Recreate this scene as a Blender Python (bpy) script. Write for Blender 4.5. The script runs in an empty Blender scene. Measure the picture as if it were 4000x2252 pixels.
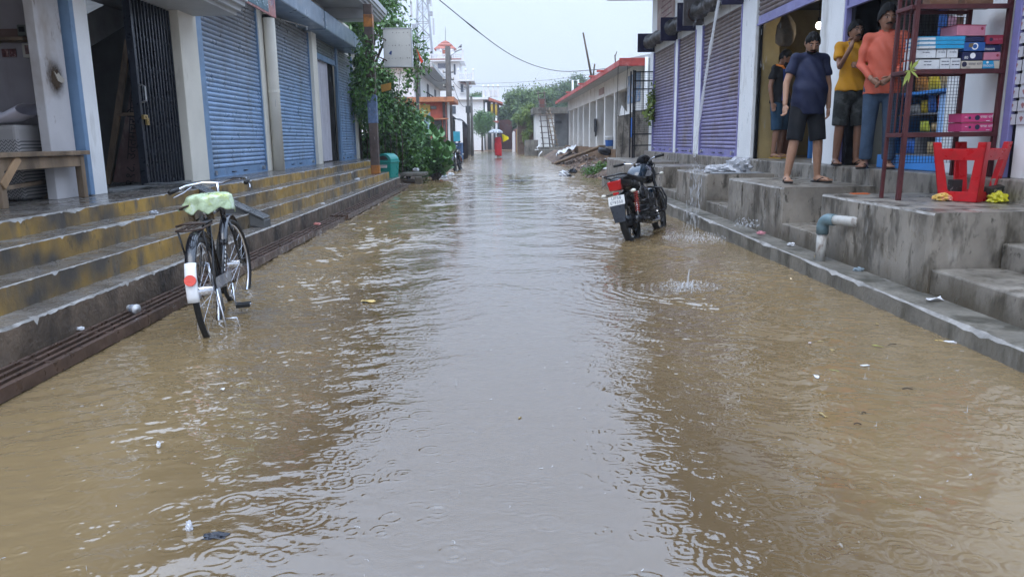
import bpy, bmesh, math, random
import numpy as np
from mathutils import Vector, Matrix, Euler, Quaternion
random.seed(7); rng = np.random.default_rng(7)
R = math.radians
scene = bpy.context.scene
COL = scene.collection

# ---------------------------------------------------------------- camera
cd = bpy.data.cameras.new('camera'); cam = bpy.data.objects.new('camera', cd); COL.objects.link(cam)
cd.sensor_width = 36; cd.lens = 26.37; cd.clip_end = 2000; cd.clip_start = .05
CM = ((0.99975, -0.01603, 0.01557), (-0.01842, -0.19481, 0.98067), (-0.01269, -0.98071, -0.19506))
cam.matrix_world = Matrix(((CM[0][0], -CM[0][1], -CM[0][2], 0), (CM[1][0], -CM[1][1], -CM[1][2], 0),
                           (CM[2][0], -CM[2][1], -CM[2][2], 1.2), (0, 0, 0, 1)))
scene.camera = cam

# ---------------------------------------------------------------- world: overcast monsoon sky
w = bpy.data.worlds.new('World'); scene.world = w; w.use_nodes = True
nt = w.node_tree; N = nt.nodes; N.clear()
out = N.new('ShaderNodeOutputWorld'); bg = N.new('ShaderNodeBackground')
sky = N.new('ShaderNodeTexSky'); sky.sky_type = 'NISHITA'; sky.sun_disc = False
sky.sun_elevation = R(58); sky.sun_rotation = R(150); sky.dust_density = 4; sky.air_density = 1.2
tc = N.new('ShaderNodeTexCoord'); sx = N.new('ShaderNodeSeparateXYZ')
nt.links.new(tc.outputs['Generated'], sx.inputs[0])
# cloud deck: CIE overcast law, brighter overhead than at the horizon, everywhere alike
cl = N.new('ShaderNodeMath'); cl.operation = 'MAXIMUM'; cl.inputs[1].default_value = 0
nt.links.new(sx.outputs['Z'], cl.inputs[0])
def wm(op, a, b, c=None):
    n = N.new('ShaderNodeMath'); n.operation = op
    for i_, q in enumerate((a, b, c)):
        if q is None: continue
        if hasattr(q, 'links'): nt.links.new(q, n.inputs[i_])
        else: n.inputs[i_].default_value = q
    return n
ma = wm('MULTIPLY_ADD', wm('MULTIPLY_ADD', cl.outputs[0], 20., 6.).outputs[0], cl.outputs[0], 8.5)
tint = N.new('ShaderNodeMix'); tint.data_type = 'RGBA'; nt.links.new(cl.outputs[0], tint.inputs[0])
tint.inputs[6].default_value = (.76, .875, 1.09, 1); tint.inputs[7].default_value = (.60, .785, 1.11, 1)
noi = N.new('ShaderNodeTexNoise'); noi.inputs['Scale'].default_value = 2.2; noi.inputs['Detail'].default_value = 4
nt.links.new(tc.outputs['Generated'], noi.inputs['Vector'])
mr = N.new('ShaderNodeMapRange'); mr.inputs[1].default_value = .3; mr.inputs[2].default_value = .7
mr.inputs[3].default_value = .93; mr.inputs[4].default_value = 1.06
nt.links.new(noi.outputs[0], mr.inputs[0])
mu = N.new('ShaderNodeMath'); mu.operation = 'MULTIPLY'; nt.links.new(ma.outputs[0], mu.inputs[0]); nt.links.new(mr.outputs[0], mu.inputs[1])
cc = N.new('ShaderNodeVectorMath'); cc.operation = 'SCALE'; nt.links.new(tint.outputs[2], cc.inputs[0])
nt.links.new(mu.outputs[0], cc.inputs['Scale'])
mx = N.new('ShaderNodeMix'); mx.data_type = 'RGBA'; mx.inputs['Factor'].default_value = .88
nt.links.new(sky.outputs[0], mx.inputs[6]); nt.links.new(cc.outputs[0], mx.inputs[7])
nt.links.new(mx.outputs[2], bg.inputs['Color']); bg.inputs['Strength'].default_value = .1
nt.links.new(bg.outputs[0], out.inputs[0])
# ---------------------------------------------------------------- sun behind the cloud
sl = bpy.data.lights.new('sun', 'SUN'); sl.energy = 1.2; sl.angle = R(40); sl.color = (1, .97, .93)
so = bpy.data.objects.new('sun', sl); COL.objects.link(so); so.rotation_euler = (R(32), 0, R(-30))
vs = scene.view_settings; vs.view_transform = 'Standard'; vs.look = 'None'; vs.gamma = 1; vs.exposure = 0.35
vs.use_curve_mapping = False
scene.render.resolution_x = 1024; scene.render.resolution_y = 576
scene.cycles.max_bounces = 5; scene.cycles.diffuse_bounces = 2; scene.cycles.glossy_bounces = 3; scene.cycles.transmission_bounces = 3; scene.cycles.volume_bounces = 0; scene.cycles.use_adaptive_sampling = True; scene.cycles.adaptive_threshold = .025; scene.cycles.adaptive_min_samples = 20

# ---------------------------------------------------------------- material helper
MATS = {}
def lin(c):
    if isinstance(c, str):
        c = [int(c[i:i+2], 16)/255 for i in (0, 2, 4)]
        return tuple(((x+.055)/1.055)**2.4 if x > .04 else x/12.92 for x in c)
    return c
def nd(t, kind, **k):
    n = t.nodes.new('ShaderNode'+kind)
    for a, b in k.items(): setattr(n, a, b)
    return n
def mixc(t, f, a, b, blend='MIX'):
    m = nd(t, 'Mix', data_type='RGBA', blend_type=blend)
    for i, v in ((0, f), (6, a), (7, b)):
        if hasattr(v, 'links'): t.links.new(v, m.inputs[i])
        elif i == 0: m.inputs[0].default_value = v
        else: m.inputs[i].default_value = (*v[:3], 1)
    return m.outputs[2]
def coords(t, stretch=(1, 1, 1), kind='Object'):
    c = nd(t, 'NewGeometry') if kind == 'World' else nd(t, 'TexCoord'); mp = nd(t, 'Mapping'); mp.inputs['Scale'].default_value = stretch
    t.links.new(c.outputs['Position' if kind == 'World' else kind], mp.inputs[0]); return mp.outputs[0]
def noise(t, vec, scale, detail=5, rough=.6, lo=None, hi=None, o0=0., o1=1.):
    n = nd(t, 'TexNoise'); n.inputs['Scale'].default_value = scale; n.inputs['Detail'].default_value = detail
    n.inputs['Roughness'].default_value = rough; t.links.new(vec, n.inputs['Vector'])
    if lo is None: return n.outputs[0]
    m = nd(t, 'MapRange'); m.inputs[1].default_value = lo; m.inputs[2].default_value = hi
    m.inputs[3].default_value = o0; m.inputs[4].default_value = o1
    t.links.new(n.outputs[0], m.inputs[0]); return m.outputs[0]
def mat(name, col, rough=.6, metal=0., var=.18, vs=3., bump=.15, bs=60., spec=.4, dirt=(), st=(1, 1, 1), rv=.12,
        rnd=0., coat=0., trans=0., emit=None, alpha=1., bd=.004, wc=False, grad=None):
    """dirt: list of (colour, scale, lo, hi, stretch)"""
    if name in MATS: return MATS[name]
    m = bpy.data.materials.new(name); MATS[name] = m; m.use_nodes = True; t = m.node_tree
    b = t.nodes['Principled BSDF']; c = lin(col)
    K = 'World' if wc else 'Object'; v = coords(t, st, K); n1 = noise(t, v, vs, 4, .62, .3, .7)
    base = mixc(t, n1, tuple(x*(1-var) for x in c), tuple(min(1, x*(1+var)) for x in c))
    for (dc, ds, lo, hi, dst) in dirt:
        base = mixc(t, noise(t, coords(t, dst, K), ds, 4, .65, lo, hi), base, lin(dc))
    if grad:   # (colour, z0, z1, wobble): a coat of dust or damp that begins at a height
        g = nd(t, 'SeparateXYZ'); t.links.new(coords(t, (1, 1, 1), 'World'), g.inputs[0])
        a = nd(t, 'Math', operation='MULTIPLY_ADD'); t.links.new(noise(t, coords(t, (1, 1, .4), 'World'), 2.3, 5, .6), a.inputs[0])
        a.inputs[1].default_value = grad[3]; t.links.new(g.outputs[2], a.inputs[2])
        q = nd(t, 'MapRange'); q.inputs[1].default_value = grad[1]+grad[3]/2; q.inputs[2].default_value = grad[2]+grad[3]/2
        t.links.new(a.outputs[0], q.inputs[0]); base = mixc(t, q.outputs[0], base, lin(grad[0]))
    if rnd:
        oi = nd(t, 'ObjectInfo'); h = nd(t, 'HueSaturation'); mr = nd(t, 'MapRange')
        mr.inputs[3].default_value = 1-rnd; mr.inputs[4].default_value = 1+rnd
        t.links.new(oi.outputs['Random'], mr.inputs[0]); t.links.new(mr.outputs[0], h.inputs['Value'])
        t.links.new(base, h.inputs['Color']); base = h.outputs[0]
    t.links.new(base, b.inputs['Base Color'])
    b.inputs['Metallic'].default_value = metal; b.inputs['Specular IOR Level'].default_value = spec
    t.links.new(noise(t, v, vs*2.3, 2, .6, .3, .7, max(.02, rough-rv), min(1, rough+rv)), b.inputs['Roughness'])
    if bump:
        bp = nd(t, 'Bump'); bp.inputs['Strength'].default_value = bump; bp.inputs['Distance'].default_value = bd
        t.links.new(noise(t, coords(t), bs, 3, .6), bp.inputs['Height']); t.links.new(bp.outputs[0], b.inputs['Normal'])
    if coat: b.inputs['Coat Weight'].default_value = coat; b.inputs['Coat Roughness'].default_value = .08
    if trans: b.inputs['Transmission Weight'].default_value = trans
    if alpha < 1: b.inputs['Alpha'].default_value = alpha
    if emit: b.inputs['Emission Color'].default_value = (*lin(emit[0]), 1); b.inputs['Emission Strength'].default_value = emit[1]
    return m

# ---------------------------------------------------------------- mesh helper
class MB:
    def __init__(s): s.v = []; s.f = []; s.mi = []; s.m = 0
    def add(s, vs, fs):
        o = len(s.v); s.v += [tuple(p) for p in vs]; s.f += [tuple(i+o for i in f) for f in fs]; s.mi += [s.m]*len(fs); return s
    def box(s, x0, x1, y0, y1, z0, z1, mtx=None):
        vs = [(x, y, z) for z in (z0, z1) for y in (y0, y1) for x in (x0, x1)]
        if mtx is not None: vs = [mtx @ Vector(p) for p in vs]
        return s.add(vs, [(0, 2, 3, 1), (4, 5, 7, 6), (0, 1, 5, 4), (2, 6, 7, 3), (0, 4, 6, 2), (1, 3, 7, 5)])
    def cbox(s, c, d, rot=(0, 0, 0)):
        m = Matrix.Translation(c) @ Euler(rot).to_matrix().to_4x4()
        return s.box(-d[0]/2, d[0]/2, -d[1]/2, d[1]/2, -d[2]/2, d[2]/2, m)
    def bar(s, a, b, wd, th=None, up=(0, 0, 1)):
        a = Vector(a); b = Vector(b); d = (b-a); L = d.length; d.normalize(); th = th or wd
        u = Vector(up)
        if abs(d.dot(u)) > .98: u = Vector((1, 0, 0))
        x = d.cross(u).normalized(); y = x.cross(d)
        m = Matrix((x, d, y)).transposed().to_4x4(); m.translation = a
        return s.box(-wd/2, wd/2, 0, L, -th/2, th/2, m)
    def tube(s, pts, r, n=8, cap=True, sx=1., up=None):
        pts = [Vector(p) for p in pts]; k = len(pts); rs = r if hasattr(r, '__len__') else [r]*k
        vs = []; pu = Vector(up) if up else None
        for i, p in enumerate(pts):
            d = (pts[min(i+1, k-1)]-pts[max(i-1, 0)])
            d = d.normalized() if d.length > 1e-9 else Vector((0, 0, 1))
            if pu is None: pu = Vector((0, 0, 1)) if abs(d.z) < .9 else Vector((1, 0, 0))
            x = d.cross(pu)
            if x.length < 1e-6: x = d.cross(Vector((.3, .9, .1)))
            x.normalize(); y = x.cross(d).normalized(); pu = y
            for j in range(n):
                a = 2*math.pi*j/n; vs.append(p+x*(math.cos(a)*rs[i]*sx)+y*(math.sin(a)*rs[i]))
        fs = [(i*n+j, i*n+(j+1) % n, (i+1)*n+(j+1) % n, (i+1)*n+j) for i in range(k-1) for j in range(n)]
        if cap: fs += [tuple(range(n))[::-1], tuple((k-1)*n+j for j in range(n))]
        return s.add(vs, fs)
    def lathe(s, prof, n=16, c=(0, 0, 0), mtx=None, cap=True):
        vs = [(c[0]+r*math.cos(2*math.pi*j/n), c[1]+r*math.sin(2*math.pi*j/n), c[2]+z) for r, z in prof for j in range(n)]
        if mtx is not None: vs = [mtx @ Vector(p) for p in vs]
        k = len(prof)
        fs = [(i*n+j, i*n+(j+1) % n, (i+1)*n+(j+1) % n, (i+1)*n+j) for i in range(k-1) for j in range(n)]
        if cap: fs += [tuple(range(n))[::-1], tuple((k-1)*n+j for j in range(n))]
        return s.add(vs, fs)
    def torus(s, c, R0, r, axis=(1, 0, 0), n=32, m=8, a0=0., a1=2*math.pi, wx=1.):
        ax = Vector(axis).normalized(); u = ax.orthogonal().normalized() if abs(ax.x) < .9 else Vector((0, 1, 0)); v = ax.cross(u)
        full = abs(a1-a0-2*math.pi) < 1e-6; k = n if full else n+1; vs = []
        for i in range(k):
            a = a0+(a1-a0)*i/n; d = u*math.cos(a)+v*math.sin(a)
            for j in range(m):
                b = 2*math.pi*j/m; vs.append(Vector(c)+d*(R0+r*math.cos(b))+ax*(r*wx*math.sin(b)))
        fs = [(i*m+j, i*m+(j+1) % m, ((i+1) % k)*m+(j+1) % m, ((i+1) % k)*m+j) for i in range(n) for j in range(m)]
        return s.add(vs, fs)
    def prism(s, poly, d, axis='y', at=0.):
        n = len(poly)
        P = {'y': lambda a, b, h: (a, h, b), 'x': lambda a, b, h: (h, a, b), 'z': lambda a, b, h: (a, b, h)}[axis]
        vs = [P(a, b, at) for a, b in poly]+[P(a, b, at+d) for a, b in poly]
        return s.add(vs, [tuple(range(n)), tuple(range(n, 2*n))[::-1]]+[(i, (i+1) % n, n+(i+1) % n, n+i) for i in range(n)])
    def grid(s, fn, nu, nv, closed=False):
        vs = [fn(i/(nu-1), j/(nv-1)) for i in range(nu) for j in range(nv)]
        return s.add(vs, [(i*nv+j, i*nv+j+1, (i+1)*nv+j+1, (i+1)*nv+j) for i in range(nu-1) for j in range(nv-1)])
    def ell(s, c, r, nu=12, nv=16, mtx=None):
        vs = []
        for i in range(nu+1):
            a = math.pi*i/nu
            for j in range(nv):
                b = 2*math.pi*j/nv
                p = Vector((r[0]*math.sin(a)*math.cos(b), r[1]*math.sin(a)*math.sin(b), r[2]*math.cos(a)))
                if mtx is not None: p = mtx @ p
                vs.append(Vector(c)+p)
        return s.add(vs, [(i*nv+j, (i+1)*nv+j, (i+1)*nv+(j+1) % nv, i*nv+(j+1) % nv) for i in range(nu) for j in range(nv)])
    def mesh(s, name):
        me = bpy.data.meshes.new(name); me.from_pydata([tuple(p) for p in s.v], [], s.f)
        bm = bmesh.new(); bm.from_mesh(me); bmesh.ops.recalc_face_normals(bm, faces=bm.faces); bm.to_mesh(me); bm.free()
        if any(s.mi): me.polygons.foreach_set('material_index', s.mi)
        me.update(); return me
    def build(s, name, m, parent=None, bevel=0., smooth=False, seg=2, jit=0.):
        me = s.mesh(name); o = bpy.data.objects.new(name, me); COL.objects.link(o)
        for q in (m if isinstance(m, (list, tuple)) else [m]): me.materials.append(q)
        if smooth: me.polygons.foreach_set('use_smooth', [True]*len(me.polygons))
        if bevel:
            b = o.modifiers.new('bevel', 'BEVEL'); b.width = bevel; b.segments = seg; b.limit_method = 'ANGLE'; b.angle_limit = R(40)
        if parent is not None: o.parent = parent
        return o
def tag(o, label, cat, group=None):
    o['label'] = label; o['category'] = cat
    if group: o['group'] = group
    return o
def thing(name, label, cat, loc=(0, 0, 0), rot=(0, 0, 0), group=None):
    o = bpy.data.objects.new(name, None); COL.objects.link(o); o.location = loc; o.rotation_euler = rot; o.empty_display_size = .1
    return tag(o, label, cat, group)
def struct(o, label=None):
    o['kind'] = 'structure'
    if label: o['label'] = label
    return o
def dup(o, parent=None, **k):
    c = o.copy(); COL.objects.link(c)
    if parent is not None: c.parent = parent
    for a, b in k.items(): setattr(c, a, b)
    for ch in list(o.children): dup(ch, c)
    return c
def inst(o, parent=None, loc=None, rot=None, scale=None):
    c = o.copy(); COL.objects.link(c)
    if parent is not None: c.parent = parent
    if loc is not None: c.location = loc
    if rot is not None: c.rotation_euler = rot
    if scale is not None: c.scale = scale
    return c
def text(name, body, size, m, parent, mtx, depth=.0, align='CENTER', sp=1.):
    cu = bpy.data.curves.new(name, 'FONT'); cu.body = body; cu.size = size; cu.align_x = align; cu.align_y = 'CENTER'; cu.extrude = depth
    cu.space_character = sp; cu.resolution_u = 3
    o = bpy.data.objects.new(name, cu); COL.objects.link(o)
    dg = bpy.context.evaluated_depsgraph_get(); dg.update()
    me = bpy.data.meshes.new_from_object(o.evaluated_get(dg)); bpy.data.objects.remove(o)
    o = bpy.data.objects.new(name, me); COL.objects.link(o); me.materials.clear(); me.materials.append(m)
    o.matrix_world = mtx
    if parent is not None: o.parent = parent
    return o
def face_mtx(origin, right, up):
    r = Vector(right).normalized(); u = Vector(up).normalized(); n = r.cross(u)
    m = Matrix((r, u, n)).transposed().to_4x4(); m.translation = origin; return m
def fbm(x, y, s=0):
    return (math.sin(x*1.3+s)+math.sin(y*1.7+s*2.1)+math.sin((x+y)*2.3+s*.7)*.6+math.sin((x-y*1.4)*4.1+s)*.35)/2.95
# ================================================================ setting: ground, water
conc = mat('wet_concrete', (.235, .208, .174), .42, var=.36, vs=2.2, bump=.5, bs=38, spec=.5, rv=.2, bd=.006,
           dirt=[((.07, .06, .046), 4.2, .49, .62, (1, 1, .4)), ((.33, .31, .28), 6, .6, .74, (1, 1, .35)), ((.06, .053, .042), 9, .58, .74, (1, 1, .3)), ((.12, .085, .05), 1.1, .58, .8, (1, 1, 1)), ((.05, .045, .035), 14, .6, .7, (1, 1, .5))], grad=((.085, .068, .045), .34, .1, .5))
conc_dark = mat('stained_concrete', (.155, .14, .115), .5, var=.35, vs=3, bump=.6, bs=30, rv=.2, bd=.008,
                dirt=[((.045, .042, .03), 3.2, .46, .66, (1, 1, .3)), ((.24, .225, .2), 7, .6, .78, (1, 1, .4))])
mud = mat('mud', (.17, .1, .05), .75, var=.4, vs=5, bump=.8, bs=18, bd=.03)

def water_material(far=False):
    m = bpy.data.materials.new('flood_water_far' if far else 'flood_water'); m.use_nodes = True; t = m.node_tree; L = t.links
    b = t.nodes['Principled BSDF']; b.inputs['IOR'].default_value = 2.1; b.inputs['Roughness'].default_value = .14 if far else .03
    tone_noise = noise(t, coords(t, (.5, .22, 1)), 1.3, 4, .55, .3, .72)
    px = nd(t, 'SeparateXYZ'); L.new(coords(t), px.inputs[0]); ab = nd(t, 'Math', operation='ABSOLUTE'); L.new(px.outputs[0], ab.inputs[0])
    sh_ = nd(t, 'Math', operation='MULTIPLY_ADD'); L.new(tone_noise, sh_.inputs[0]); sh_.inputs[1].default_value = .9; L.new(ab.outputs[0], sh_.inputs[2])
    q = nd(t, 'MapRange', interpolation_type='SMOOTHSTEP'); q.inputs[1].default_value = .8; q.inputs[2].default_value = 2.3; L.new(sh_.outputs[0], q.inputs[0])   # base colour darker mid-street, paler towards both sides, with a noisy border
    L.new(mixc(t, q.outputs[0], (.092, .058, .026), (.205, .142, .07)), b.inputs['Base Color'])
    bp = nd(t, 'Bump'); bp.inputs['Strength'].default_value = 1; bp.inputs['Distance'].default_value = 1
    n = nd(t, 'Math', operation='MULTIPLY'); n.inputs[1].default_value = .045 if far else .0016; L.new(noise(t, coords(t, (.45, 1, 1)), 5, 3, .6) if far else noise(t, coords(t, (.6, 1, 1)), 30, 2, .5), n.inputs[0])
    L.new(n.outputs[0], bp.inputs['Height']); L.new(bp.outputs[0], b.inputs['Normal'])
    return m
mb = MB(); mb.add([(-900, -300, -.25), (900, -300, -.25), (900, 1500, -.25), (-900, 1500, -.25)], [(0, 1, 2, 3)])
struct(mb.build('ground', mud))
# the water surface is real relief: ripples, rings of single rain drops, circles round the roof streams
_wr = np.random.default_rng(11)
_W = []
for _ in range(46):
    lam = .04*(5.5**_wr.random()); th = _wr.normal(math.pi/2, .55); k = 2*math.pi/lam
    _W.append((k*math.cos(th), k*math.sin(th), _wr.random()*6.28, (.0034*lam)))
for _ in range(12):
    lam = _wr.uniform(.35, 1.1); th = _wr.normal(math.pi/2, .8); k = 2*math.pi/lam; _W.append((k*math.cos(th), k*math.sin(th), _wr.random()*6.28, .0030*lam))
_B = [(_wr.normal(0, 1.9), _wr.normal(0, 1.6), _wr.random()*6.28) for _ in range(9)]
JETS = ((1.52, 5.95, .085, .0034, .62), (2.38, 8.9, .09, .0034, .55))
def smooth(a, b, x):
    q = np.clip((x-a)/(b-a), 0, 1); return q*q*(3-2*q)
def water_height(X, Y):
    patch = sum(np.sin(X*a+Y*b+c) for a, b, c in _B)/4.
    side = .36+.8*smooth(.45, 1.5, np.abs(X-.15))*(1-.55*smooth(1.9, 2.6, np.abs(X)))
    amp = side*(.5+.75*smooth(2., 8., Y))*(1+.5*patch)
    Xw = X+.10*np.sin(Y*2.1+X*1.3)+.05*np.sin(Y*5.3-X*3.1); Yw = Y+.09*np.sin(X*2.7+Y*.8)+.04*np.sin(X*6.1+Y*2)
    h = np.zeros_like(X)
    for kx, ky, p, a in _W: h += a*np.sin(kx*Xw+ky*Yw+p)
    h *= np.clip(amp, .1, 2)
    for cx, cy, lam, a, fall in JETS:
        d = np.hypot(X-cx, Y-cy)
        h += a*np.sin((d+.012*np.sin(X*23)+.012*np.sin(Y*19))*2*math.pi/lam)*np.exp(-d/fall)*np.minimum(1, d/.1)
    return h
def water_grid(xs, ys, z0, drops):
    X, Y = np.meshgrid(xs, ys); H = water_height(X, Y)
    dx = xs[1]-xs[0]
    for _ in range(drops):
        cx = _wr.uniform(xs[0], xs[-1]); cy = _wr.uniform(ys[0], ys[-1]); age = _wr.random()**.8
        r0 = .006+.062*age; wd = .008+.016*age; lam = .019+.008*age; a = (.0024*(1.1-age)+.0003)*_wr.uniform(.5, 1.2)
        q = r0+2.4*wd
        i0 = np.searchsorted(xs, cx-q); i1 = np.searchsorted(xs, cx+q); j0 = np.searchsorted(ys, cy-q); j1 = np.searchsorted(ys, cy+q)
        if i1-i0 < 3 or j1-j0 < 3: continue
        d = np.hypot(X[j0:j1, i0:i1]-cx, Y[j0:j1, i0:i1]-cy)-r0
        H[j0:j1, i0:i1] += a*np.cos(d*2*math.pi/lam)*np.exp(-(d/wd)**2)
    ny, nx = X.shape
    me = bpy.data.meshes.new('water'); me.vertices.add(nx*ny)
    me.vertices.foreach_set('co', np.stack([X, Y, H+z0], -1).astype(np.float32).ravel())
    a = (np.arange(ny-1)[:, None]*nx+np.arange(nx-1)[None]).ravel()
    q = np.stack([a, a+1, a+nx+1, a+nx], -1).ravel().astype(np.int32)
    me.loops.add(len(q)); me.loops.foreach_set('vertex_index', q); me.polygons.add(len(a))
    me.polygons.foreach_set('loop_start', np.arange(len(a), dtype=np.int32)*4); me.polygons.foreach_set('use_smooth', np.ones(len(a), dtype=bool))
    me.update(); me.validate(); return me
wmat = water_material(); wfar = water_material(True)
water = bpy.data.objects.new('water', None); COL.objects.link(water); struct(water, 'brown flood water covering the whole street, pocked by rain rings')
_yf = [6.96]
while _yf[-1] < 26: _yf.append(_yf[-1]+.0017*_yf[-1])
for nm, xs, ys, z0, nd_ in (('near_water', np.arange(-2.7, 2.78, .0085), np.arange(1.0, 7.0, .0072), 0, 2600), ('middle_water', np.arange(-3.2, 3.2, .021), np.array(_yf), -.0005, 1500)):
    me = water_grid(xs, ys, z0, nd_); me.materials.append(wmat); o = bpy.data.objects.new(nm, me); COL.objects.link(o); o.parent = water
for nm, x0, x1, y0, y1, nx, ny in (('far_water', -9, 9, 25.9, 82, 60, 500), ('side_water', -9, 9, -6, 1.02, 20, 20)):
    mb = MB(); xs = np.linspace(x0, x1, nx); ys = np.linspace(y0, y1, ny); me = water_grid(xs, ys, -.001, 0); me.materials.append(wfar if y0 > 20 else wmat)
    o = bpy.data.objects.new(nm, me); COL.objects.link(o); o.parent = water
# dry land either side beyond the flood
for nm, x0, x1 in (('ground_left', -120, -4.0), ('ground_right', 4.3, 120)):
    mb = MB(); mb.box(x0, x1, 22, 220, -.2, .05); struct(mb.build(nm, mud))
mb = MB(); mb.box(-120, 120, 80, 260, -.2, .03); struct(mb.build('ground_far', mud))

# ================================================================ left: four steps up to the shop floor
step_y = mat('yellow_painted_step', (.41, .245, .055), .45, var=.25, vs=3, bump=.5, bs=35, rv=.18, bd=.006,
             dirt=[((.075, .066, .055), 1.0, .45, .6, (1, .8, .7)), ((.13, .105, .075), 5, .5, .66, (1, 1, .3)), ((.05, .045, .04), 9, .6, .75, (1, 1, .6))])
tread = mat('wet_tread', (.17, .15, .13), .25, var=.25, vs=3.5, bump=.35, bs=30, spec=.55, rv=.17, bd=.005,
            dirt=[((.09, .07, .05), 1.8, .45, .7, (1, 1, 1)), ((.25, .235, .215), 6, .6, .76, (1, 1, 1))])
def rough_step(x0, x1, y0, y1, z0, z1, chip=.012, n=70, seed=1., back=None):
    """x1 = street side; the nose is chipped; faces 0 = riser, 1 = tread"""
    mb = MB(); vs = []; ys = np.linspace(y0, y1, n)
    for k, y in enumerate(ys):
        q = abs(fbm(y*7.3, seed*7, seed)); r = random.random()
        c = chip*(.3+.2*random.random()+.35*abs(fbm(y*23, seed, 1))+(1.2 if r > .97 else 0)*random.random()+(2.2*q*random.uniform(.5, 1.1) if fbm(y*1.1, seed*3, seed+2) > .42 else 0))
        wob = .006*fbm(y*1.9, seed, seed+5)
        vs += [(x1+wob, y, z0), (x1+wob+.002, y, z1-c), (x1-c*.9+wob, y, z1-.001), (x0, y, z1)]
    m = 4; fs = []; mi = []
    for k in range(n-1):
        for j, w_ in ((0, 0), (1, 2), (2, 1)):
            fs.append((k*m+j, k*m+j+1, (k+1)*m+j+1, (k+1)*m+j)); mi.append(w_)
    mb.add(vs, fs); mb.mi = mi
    mb.add([vs[0], vs[1], vs[2], vs[3], (x0, y0, z0)], [(0, 4, 3, 2, 1)])
    e = (n-1)*m; mb.add([vs[e], vs[e+1], vs[e+2], vs[e+3], (x0, y1, z0)], [(0, 1, 2, 3, 4)])
    mb.mi[-2:] = [0, 0]
    return mb
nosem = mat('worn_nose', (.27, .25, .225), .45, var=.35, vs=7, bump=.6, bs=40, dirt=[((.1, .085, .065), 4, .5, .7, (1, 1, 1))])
steps = bpy.data.objects.new('steps_left', None); COL.objects.link(steps); struct(steps, 'worn yellow painted steps along the blue shutter shops')
kerbm = mat('broken_kerb', (.15, .11, .078), .5, var=.4, vs=4, bump=.8, bs=26, rv=.2, bd=.012,
            dirt=[((.035, .03, .025), 2.2, .45, .65, (1, 1, .4)), ((.2, .16, .12), 6, .62, .78, (1, 1, 1))])
E_ = 21.9
for (x0, x1, z0, z1, m0, ch, sd, ye) in ((-2.85, -2.62, -.25, .255, kerbm, .028, 1., 20.2), (-3.11, -2.83, .0, .412, step_y, .014, 2., 20.6),
                                 (-3.38, -3.092, .1, .572, step_y, .016, 3., 21.3), (-9.0, -3.366, .2, .702, step_y, .016, 4., E_)):
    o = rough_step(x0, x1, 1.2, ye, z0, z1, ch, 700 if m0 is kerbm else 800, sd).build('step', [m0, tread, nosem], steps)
    if m0 is kerbm: o['label'] = 'lowest step, bare broken concrete along the drain grate'
# ================================================================ right: kerb ledge, plinth blocks, gap steps, shop floor
plat = bpy.data.objects.new('platform_right', None); COL.objects.link(plat); struct(plat, 'grey concrete plinth with steps below the purple shutter shops')
def slopebox(mb, x0, x1, y0, y1, z0, za, zb):
    vs = [(x0, y0, z0), (x1, y0, z0), (x0, y1, z0), (x1, y1, z0), (x0, y0, za), (x1, y0, za), (x0, y1, zb), (x1, y1, zb)]
    return mb.add(vs, [(0, 2, 3, 1), (4, 5, 7, 6), (0, 1, 5, 4), (2, 6, 7, 3), (0, 4, 6, 2), (1, 3, 7, 5)])
def rough_slab(x0, x1, y0, y1, z0, za, zb, n, chip, seed):
    mb = MB(); vs = []
    for y in np.linspace(y0, y1, n):
        z1 = za+(zb-za)*(y-y0)/(y1-y0)
        c = chip*(.3+abs(fbm(y*2.7, seed, seed))*1.1+(random.random() if random.random() > .9 else 0)); wb = .008*fbm(y*1.3, 2, seed)
        vs += [(x0+wb, y, z0), (x0+wb, y, z1-c), (x0+wb+c, y, z1), (x1, y, z1)]
    fs = [(k*4+j, k*4+j+1, k*4+5+j, k*4+4+j) for k in range(n-1) for j in range(3)]
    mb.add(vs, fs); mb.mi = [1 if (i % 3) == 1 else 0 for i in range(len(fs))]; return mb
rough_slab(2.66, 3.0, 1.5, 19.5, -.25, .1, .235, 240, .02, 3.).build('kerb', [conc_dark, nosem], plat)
def block(y0, y1, x0=2.9, x1=3.87, z=.68, n=40):
    mb = MB(); pr = [(x0+.012, .02), (x0+.004, z-.02), (x0+.012, z-.003), (x0+.05, z)]
    vs = []; ys = np.linspace(y0, y1, n)
    for i, y in enumerate(ys):
        e = .012 if i in (0, n-1) else 0
        for (a, b) in pr+[(x1, z)]: vs.append((a+e+.006*fbm(y*3, b*4, y0)+(.006*random.random() if b > z-.03 else 0), y, b+(.004*fbm(y*4, a, y0) if b > .3 else 0)))
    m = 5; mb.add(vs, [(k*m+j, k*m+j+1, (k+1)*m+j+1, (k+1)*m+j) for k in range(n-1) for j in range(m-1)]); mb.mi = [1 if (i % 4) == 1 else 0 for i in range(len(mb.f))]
    for b_, s in ((0, 1), ((n-1)*m, -1)):
        f = [b_+j for j in range(m)]+[len(mb.v)]; mb.v.append((x1, vs[b_][1], .02)); mb.f.append(tuple(f)); mb.mi.append(0)
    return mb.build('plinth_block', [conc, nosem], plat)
for a, b in ((4.98, 6.75), (7.68, 9.55), (10.55, 12.36), (13.4, 14.8), (16.2, 20.4)): block(a, b)
for a, b in ((6.75, 7.68), (9.55, 10.55), (12.36, 13.4), (14.8, 16.2)):
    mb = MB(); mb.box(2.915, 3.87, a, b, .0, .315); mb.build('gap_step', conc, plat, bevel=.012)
    mb = MB(); mb.box(3.55, 3.87, a+.001, b-.001, .3, .5); mb.build('gap_step', conc, plat, bevel=.012)
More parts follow.
